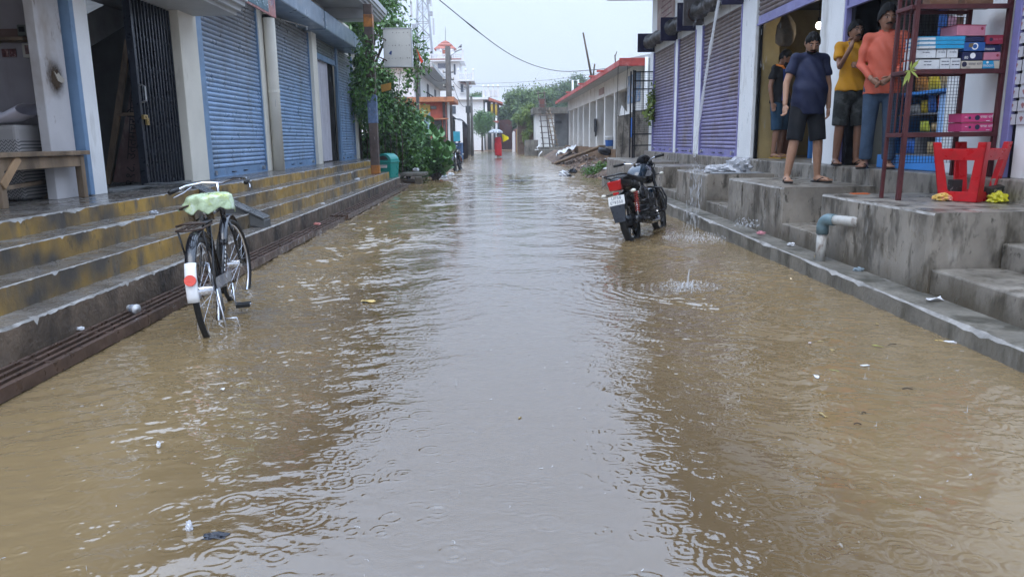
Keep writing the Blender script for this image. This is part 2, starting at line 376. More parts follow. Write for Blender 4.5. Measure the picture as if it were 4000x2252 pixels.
mb = MB(); mb.box(2.93, 3.42, 1.5, 4.975, 0, .30); mb.build('near_step', conc, plat, bevel=.014)
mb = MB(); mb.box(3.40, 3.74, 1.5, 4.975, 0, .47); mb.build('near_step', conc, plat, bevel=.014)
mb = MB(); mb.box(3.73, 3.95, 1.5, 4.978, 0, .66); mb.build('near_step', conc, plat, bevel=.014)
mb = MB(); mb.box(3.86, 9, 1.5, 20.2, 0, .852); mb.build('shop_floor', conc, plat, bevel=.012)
# ================================================================ LEFT shop building
cream = mat('cream_paint', (.74, .70, .60), .55, var=.08, vs=1.5, bump=.15, bs=25, dirt=[((.38, .33, .25), 2.5, .6, .8, (1, 1, .3)), ((.2, .17, .13), 9, .7, .82, (1, 1, .6))])
white = mat('white_wash', (.80, .80, .79), .6, var=.08, vs=1.5, bump=.15, bs=25, dirt=[((.40, .37, .32), 2.5, .6, .82, (1, 1, .25))])
lilac = mat('lilac_plaster', (.30, .28, .30), .7, var=.18, vs=1.5, bump=.2, bs=20, dirt=[((.16, .14, .14), 2, .5, .8, (1, 1, .4))])
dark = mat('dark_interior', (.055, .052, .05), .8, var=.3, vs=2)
grey_pl = mat('grey_plaster', (.12, .12, .115), .75, var=.25, vs=2, bump=.2, bs=25)
bluep = mat('blue_paint', (.17, .275, .42), .45, var=.15, vs=3, bump=.1, dirt=[((.07, .09, .12), 6, .6, .8, (1, 1, .4))], wc=True)
shut_b = mat('blue_shutter', (.25, .375, .555), .36, metal=.05, var=.16, vs=2.5, bump=.08, bs=60, wc=True, rnd=.07, spec=.5,
             dirt=[((.08, .085, .09), 3, .55, .75, (1, 1, .15)), ((.06, .045, .04), 12, .64, .74, (1, 1, .3))], grad=((.19, .185, .18), 1.9, 3.5, .9))
black_m = mat('black_iron', (.012, .012, .014), .4, metal=.5, var=.3, vs=8)
steel = mat('galvanised_steel', (.42, .43, .44), .35, metal=.8, var=.15, vs=6)
rust = mat('rusty_iron', (.07, .035, .025), .6, metal=.3, var=.4, vs=6, bump=.4, bs=50)
wood = mat('weathered_wood', (.23, .16, .10), .65, var=.35, vs=4, st=(1, 1, .15), bump=.4, bs=40, dirt=[((.07, .05, .035), 5, .5, .75, (1, 1, .3))])
sheet = mat('sheet_metal_hood', (.23, .30, .38), .38, metal=.35, var=.12, vs=1.6, bump=.08, bs=8, bd=.01, dirt=[((.35, .38, .4), 2, .55, .8, (1, .3, 1))])
soff = mat('soffit_plaster', (.46, .47, .47), .7, var=.12, vs=2, bump=.1)
LB = thing('shop_building', 'long cream shop building with blue rolling shutters on the left', 'building')
def P(name, m, parent, *boxes, bevel=.006):
    mb = MB()
    for b in boxes: mb.box(*b)
    return mb.build(name, m, parent, bevel=bevel)
# walls
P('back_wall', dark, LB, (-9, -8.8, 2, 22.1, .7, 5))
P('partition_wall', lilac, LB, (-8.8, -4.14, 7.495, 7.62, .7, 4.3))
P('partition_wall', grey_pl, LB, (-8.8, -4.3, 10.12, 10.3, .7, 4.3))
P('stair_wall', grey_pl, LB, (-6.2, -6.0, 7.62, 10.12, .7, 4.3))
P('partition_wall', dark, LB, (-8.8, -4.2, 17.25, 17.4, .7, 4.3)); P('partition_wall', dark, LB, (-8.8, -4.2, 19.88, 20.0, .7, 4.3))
mb = MB(); mb.prism([(7.62, 1.75), (10.12, 2.75), (10.12, 3.1), (7.62, 2.1)], 1.4, 'x', -6.0); mb.build('stair_flight', grey_pl, LB)
P('upper_wall', cream, LB, (-4.6, -4.12, 10.5, 22.1, 3.52, 4.34))
P('upper_wall', lilac, LB, (-4.6, -4.15, 2, 7.48, 2.95, 4.3))
P('upper_wall', grey_pl, LB, (-4.6, -4.14, 7.62, 10.12, 2.8, 4.3))
P('stall_ceiling', grey_pl, LB, (-8.8, -4.16, 2, 7.48, 2.7, 2.82)); P('stall_back', lilac, LB, (-6.3, -6.15, 2, 7.48, .7, 2.7)); P('end_wall', cream, LB, (-9, -4.16, 21.96, 22.12, .7, 4.34))
# pillars
smoky = mat('smoke_stained_plaster', (.52, .50, .50), .7, var=.1, vs=2, bump=.25, bs=18, bd=.008,
            dirt=[((.33, .27, .22), 1.6, .52, .75, (1, 1, .6)), ((.12, .08, .045), 3.5, .64, .78, (1, 2, 1))])
P('pillar', smoky, LB, (-4.19, -4.1, 7.08, 7.49, .7, 4.3), bevel=.008)
o = P('pillar', white, LB, (-4.4, -4.03, 7.56, 7.86, .7, 4.3), bevel=.01); o['label'] = 'white pillar with a blue edge beside the wooden bench'
P('pillar_edge', bluep, LB, (-4.3, -4.022, 7.525, 7.6, .71, 4.3))
P('pillar', cream, LB, (-4.5, -3.97, 9.93, 10.5, .7, 4.34), bevel=.01)
P('pillar_edge', bluep, LB, (-4.3, -3.985, 10.5, 10.72, .7, 3.5))
P('pillar', cream, LB, (-4.5, -4.03, 13.42, 13.98, .7, 3.6), bevel=.01)
P('pillar', cream, LB, (-4.5, -3.98, 17.0, 17.4, .7, 3.62), bevel=.01)
P('pillar', cream, LB, (-4.5, -3.99, 21.9, 22.1, .7, 3.7), bevel=.01)
# round rain pipe in front of the second pillar
mb = MB(); mb.tube([(-3.93, 13.7, .7), (-3.93, 13.7, 4.3)], .1, 18); pp = mb.build('rain_pipe', cream, LB, smooth=True)
for z in (2.05, 3.3):
    mb = MB(); mb.tube([(-3.93, 13.7, z), (-3.93, 13.7, z+.05)], .106, 18); mb.build('pipe_collar', cream if z < 3 else black_m, pp)
# burn mark with a flake of bare plaster on the smoky pillar
burn = mat('soot', (.05, .03, .015), .9, var=.4, vs=14)
mb = MB(); mb.add([(-4.094, 7.28+.13*math.cos(a)*(1+.25*math.sin(3*a)), 1.82+.1*math.sin(a)*(1+.2*math.cos(2*a))) for a in np.linspace(0, 6.28, 26)[:-1]], [tuple(range(25))])
def soft_stain(name, col, p=1.3):
    m = mat(name, col, .9); t = m.node_tree; b = t.nodes['Principled BSDF']
    g = nd(t, 'TexGradient', gradient_type='QUADRATIC_SPHERE'); mp = nd(t, 'Mapping'); c = nd(t, 'TexCoord')
    mp.inputs['Location'].default_value = (-1, -1, -1); mp.inputs['Scale'].default_value = (2, 2, 2)
    t.links.new(c.outputs['Generated'], mp.inputs[0]); sz = nd(t, 'VectorMath', operation='MULTIPLY'); sz.inputs[1].default_value = (0, 1, 1)
    t.links.new(mp.outputs[0], sz.inputs[0]); t.links.new(sz.outputs[0], g.inputs[0])
    q = nd(t, 'Math', operation='MULTIPLY'); t.links.new(g.outputs[1], q.inputs[0]); t.links.new(noise(t, coords(t), 25, 4, .6, .2, .6, .6, 2.6), q.inputs[1]); q.use_clamp = True
    t.links.new(q.outputs[0], b.inputs['Alpha']); return m
mb = MB(); mb.add([(-4.095, 7.1, 1.58), (-4.095, 7.47, 1.58), (-4.095, 7.47, 2.04), (-4.095, 7.1, 2.04)], [(0, 1, 2, 3)]); mb.build('burn_mark', soft_stain('soot_stain', (.06, .035, .015)), LB)
mb = MB(); mb.prism([(7.26, 1.87), (7.3, 1.84), (7.33, 1.86), (7.36, 1.835), (7.42, 1.81), (7.41, 1.78), (7.36, 1.77), (7.31, 1.785), (7.29, 1.82)], .006, 'x', -4.094); mb.build('plaster_flake', mat('bare_plaster', (.45, .40, .33), .8), LB)
# ---- rolling shutters: every slat a piece of its own
_slat = {}
def slat_mesh(kind, m, pitch):
    if kind not in _slat:
        mb = MB(); prof = [(0, 0), (.004, .06), (.019, .25), (.024, .5), (.019, .78), (.003, .95)]
        mb.grid(lambda u, v: (prof[int(round(v*5))][0], u, prof[int(round(v*5))][1]*pitch), 2, 6)
        me = mb.mesh('slat'); me.materials.append(m); me.polygons.foreach_set('use_smooth', [True]*len(me.polygons)); _slat[kind] = me
    return _slat[kind]
def shutter(parent, x, y0, y1, z0, z1, side, m, railm, pitch=.068, label=None, rail=.13, locks=True, guide=True):
    s = bpy.data.objects.new('rolling_shutter', None); COL.objects.link(s); s.parent = parent; s.empty_display_size = .1
    if label: s['label'] = label
    me = slat_mesh(m.name, m, pitch); z = z0+rail
    mb = MB(); mb.box(min(x-.022*side, x-.012*side), max(x-.022*side, x-.012*side), y0, y1, z0+.02, z1); mb.build('shutter_back', black_m, s)
    while z < z1-.01:
        o = bpy.data.objects.new('slat', me); COL.objects.link(o); o.parent = s
        o.location = (x+random.uniform(-.002, .003)*side, y0+random.uniform(-.004, .004), z); o.rotation_euler = (random.uniform(-.0012, .0012), random.uniform(-.06, .06), random.uniform(-.0015, .0015)); o.scale = (side, y1-y0, min(1, (z1-z)/pitch)); z += pitch
    mb = MB(); mb.box(min(x-.01*side, x+.022*side), max(x-.01*side, x+.022*side), y0, y1, z0, z0+rail-.004); mb.build('bottom_rail', railm, s, bevel=.005)
    mb = MB(); mb.box(min(x, x+.045*side), max(x, x+.045*side), y0, y1, z0-.012, z0+.016); mb.build('rail_lip', railm, s, bevel=.003)
    if guide:
        for yy in (y0-.045, y1-.005):
            mb = MB(); mb.box(min(x-.02*side, x+.05*side), max(x-.02*side, x+.05*side), yy, yy+.05, z0, z1); mb.build('side_guide', railm, s, bevel=.004)
    if locks:
        for f in (.08, .93):
            mb = MB(); mb.tube([(x+.02*side, y0+(y1-y0)*f, z0+.07), (x+.065*side, y0+(y1-y0)*f, z0+.07)], .035, 12); mb.build('padlock', steel, s, smooth=False)
        for f in (.38, .58):
            yy = y0+(y1-y0)*f; mb = MB(); mb.tube([(x+.02*side, yy-.06, z0+.06), (x+.055*side, yy-.05, z0+.06), (x+.055*side, yy+.05, z0+.06), (x+.02*side, yy+.06, z0+.06)], .009, 6); mb.build('pull_handle', black_m, s)
    return s
shutter(LB, -4.1, 10.74, 13.4, .705, 3.5, 1, shut_b, bluep, label='closed blue shutter nearest the folding gate')
shutter(LB, -4.1, 14.0, 16.98, .705, 3.5, 1, shut_b, bluep, label='closed blue shutter behind the rain pipe')
shutter(LB, -4.1, 17.5, 19.75, 3.06, 3.5, 1, shut_b, bluep, label='blue shutter rolled up over the curtained doorway', locks=False, guide=False)
shutter(LB, -4.1, 19.95, 21.85, .705, 3.5, 1, shut_b, bluep, label='closed blue shutter at the far end')
P('door_frame', bluep, LB, (-4.12, -4.05, 17.42, 17.5, .705, 3.5), (-4.12, -4.05, 19.78, 19.88, .705, 3.5), bevel=.004)
# hood boxes, stepped cornices, slabs
for i, (a, b) in enumerate(((13.2, 16.6), (16.72, 19.9), (19.96, 21.1))):
    mb = MB(); k = .06*(i == 2)
    mb.add([(-4.12, a, 3.52), (-3.62, a, 3.52), (-3.6, a, 3.54), (-3.6, a, 3.9), (-4.12, a, 3.96), (-4.12, b, 3.52), (-3.62, b, 3.52-k), (-3.6, b, 3.54-k), (-3.6, b, 3.9-k*2), (-4.12, b, 3.96)],
           [(0, 1, 2, 3, 4), (5, 9, 8, 7, 6), (0, 5, 6, 1), (1, 6, 7, 2), (2, 7, 8, 3), (3, 8, 9, 4)])
    mb.build('hood', sheet, LB, bevel=.012)
P('hood_seam', black_m, LB, (-4.1, -3.64, 16.6, 16.72, 3.54, 3.88)); P('hood_seam', black_m, LB, (-4.1, -3.63, 19.9, 19.96, 3.54, 3.87))
def cornice(name, y0, y1, z, xs, xb):
    mb = MB(); pr = [(xb, z), (xs-.16, z), (xs-.16, z+.05), (xs-.10, z+.05), (xs-.10, z+.11), (xs-.04, z+.11), (xs-.04, z+.17), (xs, z+.17), (xs, z+.3), (xb, z+.3)]
    mb.prism(pr, y1-y0, 'y', y0); return mb.build(name, soff, LB, bevel=.006)
cornice('roof_slab', 10.62, 21.25, 4.33, -2.93, -9); cornice('canopy_slab', 2.0, 10.42, 2.83, -3.24, -4.16)
P('roof_beam', soff, LB, (-4.12, -3.0, 19.05, 19.3, 4.1, 4.34))
mb = MB(); mb.tube([(-4.1, 14.2, 3.42), (-3.72, 15.6, 3.42)], .012, 6); rod = mb.build('hanging_rod', steel, LB)
for f in (.4, .7, .98):
    mb = MB(); mb.torus((-4.1+.38*f, 14.2+1.4*f, 3.38), .03, .006, (1, .2, 0), 10, 5); mb.build('hook', steel, rod)
# painted post that carries the roof corner
postm = mat('painted_post', (.10, .07, .058), .6, var=.4, vs=5, bump=.5, bs=25, dirt=[((.33, .27, .24), 14, .62, .74, (1, 1, .3))])
blue_w = mat('faded_blue_print', (.10, .15, .25), .6, var=.35, vs=9, dirt=[((.35, .38, .42), 16, .6, .7, (1, 1, .5)), ((.12, .09, .08), 5, .6, .75, (1, 1, 1))])
orange_p = mat('orange_paint', (.40, .15, .03), .55, var=.35, vs=6, dirt=[((.12, .06, .03), 7, .5, .7, (1, 1, 1))])
P('roof_post', postm, LB, (-3.1, -2.9, 18.5, 18.7, .41, 4.33), bevel=.01)
P('post_cap', orange_p, LB, (-3.105, -2.895, 18.495, 18.705, 3.82, 4.1)); P('post_foot', orange_p, LB, (-3.105, -2.895, 18.495, 18.705, .415, .62))
P('post_poster', blue_w, LB, (-3.106, -2.894, 18.492, 18.71, 1.62, 2.28), bevel=.002)
# brick side wall showing beyond the last shutter
brick_m = [mat('brick_%s' % c, k, .8, var=.25, vs=6, bump=.6, bs=40, rnd=.2) for c, k in (('red', (.13, .05, .033)), ('brown', (.10, .05, .035)))]
BW = thing('brick_wall', 'dark brick wall between the far blue shutter and the vines', 'wall')
P('wall_core', mat('mortar', (.09, .075, .065), .9), BW, (-7.5, -4.02, 22.3, 22.5, 0, 3.6))
bme = MB().box(-.112, .112, -.05, .05, -.034, .034); bo = bme.build('brick', brick_m[0], BW, bevel=.004); bme2 = bo.data.copy(); bme2.materials[0] = brick_m[1]
first = True
for r in range(34):
    for c in range(6):
        x = -4.14-c*.235-(.117 if r % 2 else 0); z = .5+r*.078
        o = bo if first else inst(bo, BW); first = False
        if random.random() < .4: o.data = bme2
        o.location = (x+random.uniform(-.004, .004), 22.275+random.uniform(-.006, .006), z)
# ---- folding gate
G = bpy.data.objects.new('folding_gate', None); COL.objects.link(G); G.parent = LB; G['label'] = 'half open black folding lattice gate'
gm = mat('gate_paint', (.018, .022, .032), .35, metal=.4, var=.3, vs=7, dirt=[((.10, .11, .12), 20, .66, .74, (1, 1, .2))], wc=True, spec=.5)
mb = MB(); mb.box(-.018, .018, -.013, .013, 0, 2.1); b0 = mb.build('gate_bar', gm, G, bevel=.003)
for i in range(27):
    o = b0 if i == 0 else inst(b0, G); o.location = (-4.1+(.02 if i % 2 else -.02), 8.92+i*.0415, .715)
for z in (.78, 1.1, 1.42, 1.74, 2.06, 2.4):
    mb = MB()
    for k in range(13): mb.bar((-4.085, 8.92+k*.083, z+(.03 if k % 2 else -.03)), (-4.085, 8.92+(k+1)*.083, z+(-.03 if k % 2 else .03)), .008, .024)
    mb.build('gate_lattice', gm, G)
mb = MB(); mb.box(-4.14, -4.06, 8.84, 8.9, .71, 2.82); mb.build('gate_stile', gm, G, bevel=.004)
brass = mat('brass', (.42, .30, .12), .35, metal=.9)
mb = MB(); mb.tube([(-4.06, 8.88, 1.86), (-4.0, 8.88, 1.84), (-4.0, 8.88, 1.68), (-4.06, 8.88, 1.66)], .012, 8); mb.build('gate_handle', steel, G)
mb = MB(); mb.cbox((-4.05, 8.9, 1.5), (.04, .1, .05)); mb.cbox((-4.04, 8.94, 1.45), (.03, .05, .08)); mb.build('gate_lock', brass, G, bevel=.004)
# gravel of dust along the gate sill
mb = MB(); mb.box(-4.3, -4.0, 7.9, 10.1, .703, .73); mb.build('gate_sill', grey_pl, LB, bevel=.006)
# ---- things in the stair bay
T1 = thing('wooden_trestle', 'tall wooden trestle leaning in the dark stair bay', 'trestle')
mb = MB(); mb.bar((-4.84, 9.45, .72), (-4.42, 9.5, 2.42), .05, .07); mb.build('trestle_leg', wood, T1, bevel=.004)
mb = MB(); mb.bar((-4.36, 9.45, .72), (-4.4, 9.5, 2.42), .05, .07); mb.build('trestle_leg', wood, T1, bevel=.004)
mb = MB(); mb.bar((-4.63, 9.47, 1.55), (-4.4, 9.47, 1.56), .05, .04); mb.build('trestle_rail', wood, T1, bevel=.004)
T2 = thing('lettered_board', 'worn board with handwritten letters leaning behind the gate', 'board')
bdm = mat('maroon_board', (.13, .075, .065), .7, var=.35, vs=4, dirt=[((.28, .22, .19), 5, .55, .75, (1, 1, .4))])
mb = MB(); mb.add([(-4.75, 9.4, .74), (-4.42, 9.4, .74), (-4.3, 9.5, 1.95), (-4.42, 9.5, 1.95), (-4.75, 9.43, .74), (-4.42, 9.43, .74), (-4.3, 9.53, 1.95), (-4.42, 9.53, 1.95)], [(0, 1, 2, 3), (7, 6, 5, 4), (0, 4, 5, 1), (1, 5, 6, 2), (2, 6, 7, 3), (3, 7, 4, 0)]); mb.build('board_panel', bdm, T2)
text('board_lettering', '२२१८. उत्तमचरिसवार', .15, black_m, T2, face_mtx((-4.47, 9.425, 1.22), (.13, .08, 1), (-1, 0, .13)))
# ---- stall items by the bench
def simple(name, label, cat, m, *boxes, bevel=.004, group=None):
    mb = MB()
    for b in boxes: mb.box(*b)
    return tag(mb.build(name, m, None, bevel=bevel), label, cat, group)
offw = mat('off_white_plastic', (.5, .48, .42), .5, var=.1)
o = simple('switch_board', 'white switch board on the lilac wall beside the smoky pillar', 'switch board', offw, (-4.46, -4.29, 7.44, 7.478, 2.01, 2.14))
mb = MB(); mb.box(-4.43, -4.32, 7.432, 7.441, 2.04, 2.12); mb.build('switch_plate', mat('switches', (.2, .12, .11), .5, var=.6, vs=40), o)
mm = thing('meter_box', 'small grey meter box high on the lilac wall', 'meter box')
mb = MB(); mb.box(-4.46, -4.37, 7.4, 7.475, 2.2, 2.3); mb.build('meter_case', mat('meter_grey', (.14, .15, .13), .5), mm, bevel=.006)
mb = MB(); mb.box(-4.44, -4.39, 7.392, 7.401, 2.235, 2.28); mb.build('meter_window', black_m, mm)
ws = thing('wall_shelf', 'dusty wooden wall shelf above the maroon tiles', 'shelf')
mb = MB(); mb.box(-5.6, -4.36, 7.3, 7.475, 2.15, 2.18); mb.build('shelf_board', wood, ws, bevel=.003); mb = MB(); mb.box(-5.6, -4.38, 7.44, 7.476, 2.18, 2.27); mb.build('shelf_back', mat('brownish_board', (.16, .1, .08), .7), ws)
tilem = mat('maroon_tile', (.11, .035, .035), .4, var=.7, vs=30, dirt=[((.3, .2, .18), 30, .55, .62, (1, 1, 1))])
for i, x in enumerate((-4.67, -4.60)):
    simple('picture_tile', ('left' if i == 0 else 'right')+' one of two maroon patterned tiles on the lilac wall', 'tile', tilem, (x, x+.062, 7.463, 7.478, 2.02, 2.095), group='maroon picture tiles')
mattm = mat('white_quilt', (.60, .58, .66), .8, var=.06, vs=6, bump=.3, bs=14, bd=.01)
def matt(u, v):
    x = -6.0+1.72*u; s = (x+4.55)/.28; z = 1.385+.1*max(0, s)**2*.9 if x > -4.55 else 1.385
    a = 2*math.pi*v; return (x, 7.12+.2*math.cos(a), z+.055+.055*math.sin(a)+.008*math.sin(x*30)*max(0, math.sin(a)))
mb = MB(); mb.grid(matt, 40, 17); tag(mb.build('mattress', mattm, None, smooth=True), 'white quilted mattress lying on the bundle behind the bench', 'mattress')
def zig():
    m = mat('zigzag_cloth', (.36, .34, .33), .85, var=.08, bump=.2, bs=90); t = m.node_tree; b = t.nodes['Principled BSDF']
    px = nd(t, 'SeparateXYZ'); t.links.new(coords(t), px.inputs[0])
    def mt(op, a, b_=0.):
        n = nd(t, 'Math', operation=op)
        for i, q in enumerate((a, b_)):
            if hasattr(q, 'links'): t.links.new(q, n.inputs[i])
            else: n.inputs[i].default_value = q
        return n.outputs[0]
    zz = mt('PINGPONG', mt('MULTIPLY', px.outputs[0], 1.), .02)
    f = mt('FRACT', mt('MULTIPLY', mt('ADD', px.outputs[2], mt('MULTIPLY', zz, 1.3)), 33.))
    band = mt('MULTIPLY', mt('LESS_THAN', px.outputs[2], 1.255), mt('LESS_THAN', f, .4))
    old = b.inputs['Base Color'].links[0].from_socket
    t.links.new(mixc(t, band, old, (.12, .12, .12)), b.inputs['Base Color']); return m
mb = MB(); mb.box(-6, -4.33, 6.98, 7.4, .71, 1.385); tag(mb.build('cloth_bundle', zig(), None, bevel=.04, seg=3), 'grey cloth covered bundle with zigzag border below the mattress', 'bundle')
# ---- bench
B = thing('bench', 'rough unpainted wooden bench on the left shop floor', 'bench')
def pc(name, m, parent, a, b, wd, th=None, bevel=.005, up=(0, 0, 1)):
    mb = MB(); mb.bar(a, b, wd, th, up); return mb.build(name, m, parent, bevel=bevel)
mb = MB(); mb.box(-4.42, -3.93, 5.4, 7.42, 1.105, 1.145); mb.build('bench_top', wood, B, bevel=.006)
for x in (-3.98, -4.36):
    mb = MB(); mb.box(x-.015, x+.015, 5.45, 7.36, 1.0, 1.1); mb.build('apron', wood, B, bevel=.004)
for (x, y) in ((-3.99, 7.32), (-4.36, 7.34), (-3.99, 6.12), (-4.36, 6.12)):
    mb = MB(); mb.box(x-.03, x+.03, y-.035, y+.035, .702, 1.102); mb.build('leg', wood, B, bevel=.005)
pc('stretcher', wood, B, (-4.0, 6.15, .86), (-4.34, 7.3, .86), .05, .035)
lw = mat('pale_new_wood', (.38, .24, .13), .6, var=.3, vs=5, st=(1, 1, .2))
pc('brace', lw, B, (-3.955, 6.1, .88), (-3.955, 6.35, 1.1), .02, .07)
# ---- curtain in the doorway
curt = mat('white_curtain', (.55, .54, .58), .85, var=.08, bump=.1)
mb = MB(); mb.grid(lambda u, v: (-4.15+.03*math.sin(u*38+v)+.01*math.sin(u*90), 17.85+u*(1.2-.3*v)+.2*v, 3.06-2.32*v), 60, 12)
c_ = tag(mb.build('curtain', curt, None, smooth=True), 'white pleated curtain hanging in the half open doorway', 'curtain')
# ---- shop sign and blank lamp sign
SG = thing('shop_signboard', 'red and teal shop signboard with Hindi lettering at the top', 'sign')
sred = mat('faded_red_print', (.42, .16, .14), .5, var=.2, vs=6, dirt=[((.5, .38, .36), 5, .5, .75, (1, 1, .3))]); steal = mat('teal_print', (.055, .13, .16), .5, var=.2)
mb = MB(); mb.box(-3.53, -3.5, 11.0, 12.62, 3.13, 4.0); mb.build('sign_panel', sred, SG, bevel=.004)
mb = MB(); mb.box(-3.498, -3.494, 11.02, 12.22, 3.16, 3.42); mb.build('text_band', steal, SG)
pale = mat('pale_lettering', (.5, .62, .66), .6)
text('sign_lettering', 'उ.प्र. दर्जी शॉप', .2, pale, SG, face_mtx((-3.49, 11.62, 3.28), (0, 1, 0), (0, 0, 1)))
text('sign_lettering', '२२', .12, pale, SG, face_mtx((-3.49, 12.33, 3.3), (0, 1, 0), (0, 0, 1)))
P('sign_stripe', mat('mauve_print', (.30, .22, .30), .5), SG, (-3.499, -3.495, 12.42, 12.47, 3.3, 4.0), (-3.499, -3.495, 12.52, 12.54, 3.25, 4.0))
LS = thing('lamp_sign', 'blank weathered white box sign hanging at the roof corner', 'sign')
lsm = mat('weathered_white_sign', (.50, .49, .45), .55, var=.08, vs=2, dirt=[((.28, .24, .17), 3, .62, .8, (1, 1, .3)), ((.02, .02, .025), 26, .72, .745, (1, 1, 1))])
mb = MB(); mb.box(-2.87, -2.16, 19.93, 20.1, 3.06, 3.97); mb.build('sign_box', lsm, LS, bevel=.01)
P('sign_frame', steel, LS, (-2.885, -2.145, 19.92, 20.11, 3.965, 3.99), (-2.885, -2.145, 19.92, 20.11, 3.03, 3.062), (-2.17, -2.145, 19.92, 20.11, 3.05, 3.98), bevel=.003)
mb = MB(); mb.tube([(-2.9, 18.7, 3.7), (-2.8, 19.95, 3.7)], .015, 6); mb.tube([(-2.9, 18.7, 3.2), (-2.8, 19.95, 3.2)], .015, 6); mb.build('sign_bracket', rust, LS)
navy = mat('navy_remains', (.03, .06, .18), .6)
for (x, z, s) in ((-2.7, 3.37, .04), (-2.68, 3.41, .025)):
    mb = MB(); mb.prism([(x-s, z), (x+s*.6, z-s), (x+s, z+s*.8), (x-s*.2, z+s)], .004, 'y', 19.922); mb.build('lettering_remains', navy, LS)
for row, zz in ((0, 3.86), (1, 3.55), (2, 3.24)):
    for k in range(7 if row else 6):
        x = -2.75+k*.09+random.uniform(-.02, .02)+(.12 if row == 0 else 0); h = random.uniform(.012, .035)
        mb = MB(); mb.prism([(x, zz), (x+.014, zz+.006), (x+.018, zz+h), (x+.006, zz+h)], .004, 'y', 19.922); mb.build('lettering_remains', black_m, LS)
tag(P('tin_arrow', mat('rusty_yellow', (.36, .18, .03), .55, var=.3), None, (-2.99, -2.72, 19.95, 19.97, 2.42, 2.6)), 'bent rusty yellow metal piece sticking out of the vines', 'sign')
tw = bpy.data.objects['tin_arrow']; me = tw.data
for vtx in me.vertices:
    if vtx.co.x > -2.8: vtx.co.z += .06
    elif vtx.co.z < 2.5: vtx.co.x += .02
# ---- stone-tiled sloping divider across the steps
DV = thing('stair_divider', 'sloping grey stone-tiled divider across the yellow steps', 'divider')
mb = MB(); mb.prism([(-3.95, .70), (-3.5, .74), (-2.66, .33), (-2.66, .24), (-3.95, .5)], .22, 'y', 8.55); mb.build('divider_core', grey_pl, DV, bevel=.006)
slate = mat('slate_tile', (.11, .112, .112), .3, var=.25, vs=5, bump=.2, bs=25, rnd=.15, spec=.5)
for k in range(5):
    f = k/5; x0 = -3.5+.84*f; x1 = -3.5+.84*(f+.19); z0 = .745-.41*f; z1 = .745-.41*(f+.19)
    mb = MB(); mb.prism([(x0, z0+.003), (x1, z1+.003), (x1, z1+.022), (x0, z0+.022)], .26, 'y', 8.53); mb.build('tile', slate, DV, bevel=.003)
mb = MB(); mb.box(-3.97, -3.51, 8.53, 8.79, .742, .763); mb.build('tile', slate, DV, bevel=.003)
# ---- drain grates
gr = mat('rusty_grate', (.105, .064, .046), .38, metal=.35, var=.4, vs=6, bump=.4, bs=45, spec=.5, rv=.2)
def grate(label, y0, y1, zt, cross, xo=-2.385, xi=-2.645, nbar=5):
    g = thing('drain_grate', label, 'drain grate', group='drain grates along the left steps')
    for i in range(nbar):
        x = xo+(xi-xo)*i/(nbar-1); wd = .035 if i in (0, nbar-1) else .026
        mb = MB(); mb.box(x-wd/2, x+wd/2, y0, y1, zt-(.07 if i == 0 else .02), zt); mb.build('grate_bar', gr, g, bevel=.003)
    y = y0+.04
    while y < y1:
        mb = MB(); mb.box(xi, xo, y-.012, y+.012, zt-.028, zt-.006); mb.build('cross_bar', gr, g); y += cross
    for yy in np.arange(y0+.3, y1, 1.4):
        mb = MB(); mb.box(xo-.03, xo+.01, yy, yy+.1, -.24, zt-.03); mb.build('support', gr, g)
    return g
grate('nearest long rusty drain grate on the left', 2.0, 6.35, .075, .62)
grate('rusty drain grate behind the bicycle front wheel', 6.38, 9.6, .08, .35)
grate('rusty drain grate between the bicycle and the far grid', 9.63, 11.6, .06, .3)
grate('gridded rusty drain grate ending at the green bin', 11.63, 19.6, .085, .24, xo=-2.35)
# ================================================================ RIGHT shop building
RB = thing('shop_building', 'white shop building with purple rolling shutters on the right', 'building')
purp = mat('purple_paint', (.22, .205, .42), .42, var=.15, vs=3, bump=.1, dirt=[((.08, .075, .12), 6, .6, .8, (1, 1, .4))], wc=True)
shut_p = mat('purple_shutter', (.225, .2, .37), .4, metal=.15, var=.18, vs=2.5, bump=.08, wc=True, rnd=.09, spec=.45,
             dirt=[((.16, .10, .075), 1.6, .52, .75, (1, .6, .6)), ((.05, .04, .05), 10, .62, .78, (1, 1, .2))], grad=((.15, .11, .10), 1.7, 3.0, 1.0))
navy_p = mat('navy_plate', (.022, .02, .055), .45, metal=.3, var=.3, vs=4)
ochre = mat('ochre_wall', (.36, .27, .12), .7, var=.2, vs=2, bump=.15, dirt=[((.22, .15, .07), 3, .55, .8, (1, 1, .5))])
F0 = .852
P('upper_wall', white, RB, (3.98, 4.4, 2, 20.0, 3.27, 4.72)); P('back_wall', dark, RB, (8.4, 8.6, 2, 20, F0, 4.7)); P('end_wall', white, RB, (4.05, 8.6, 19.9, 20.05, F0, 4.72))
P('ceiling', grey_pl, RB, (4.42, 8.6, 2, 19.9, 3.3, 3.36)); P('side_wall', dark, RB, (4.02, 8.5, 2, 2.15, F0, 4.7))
for i, (a, b) in enumerate(((19.56, 20.0), (16.93, 17.2), (14.95, 15.42), (11.9, 12.56), (8.9, 9.52))):
    P('pillar', white, RB, (3.95, 4.3, a, b, F0, 3.3), bevel=.012)
P('pillar', white, RB, (3.97, 4.3, 6.0, 6.78, F0, 3.3), bevel=.012)
P('front_wall', white, RB, (3.985, 4.3, 2, 5.83, F0, 3.3))
P('purple_post', purp, RB, (3.96, 4.1, 5.88, 5.96, F0, 3.3)); P('purple_post', purp, RB, (4.1, 4.2, 6.8, 6.92, F0, 3.3)); P('purple_post', purp, RB, (4.0, 4.08, 9.53, 9.62, F0, 3.27)); P('purple_post', purp, RB, (3.96, 4.05, 8.85, 8.9, F0, 3.27))
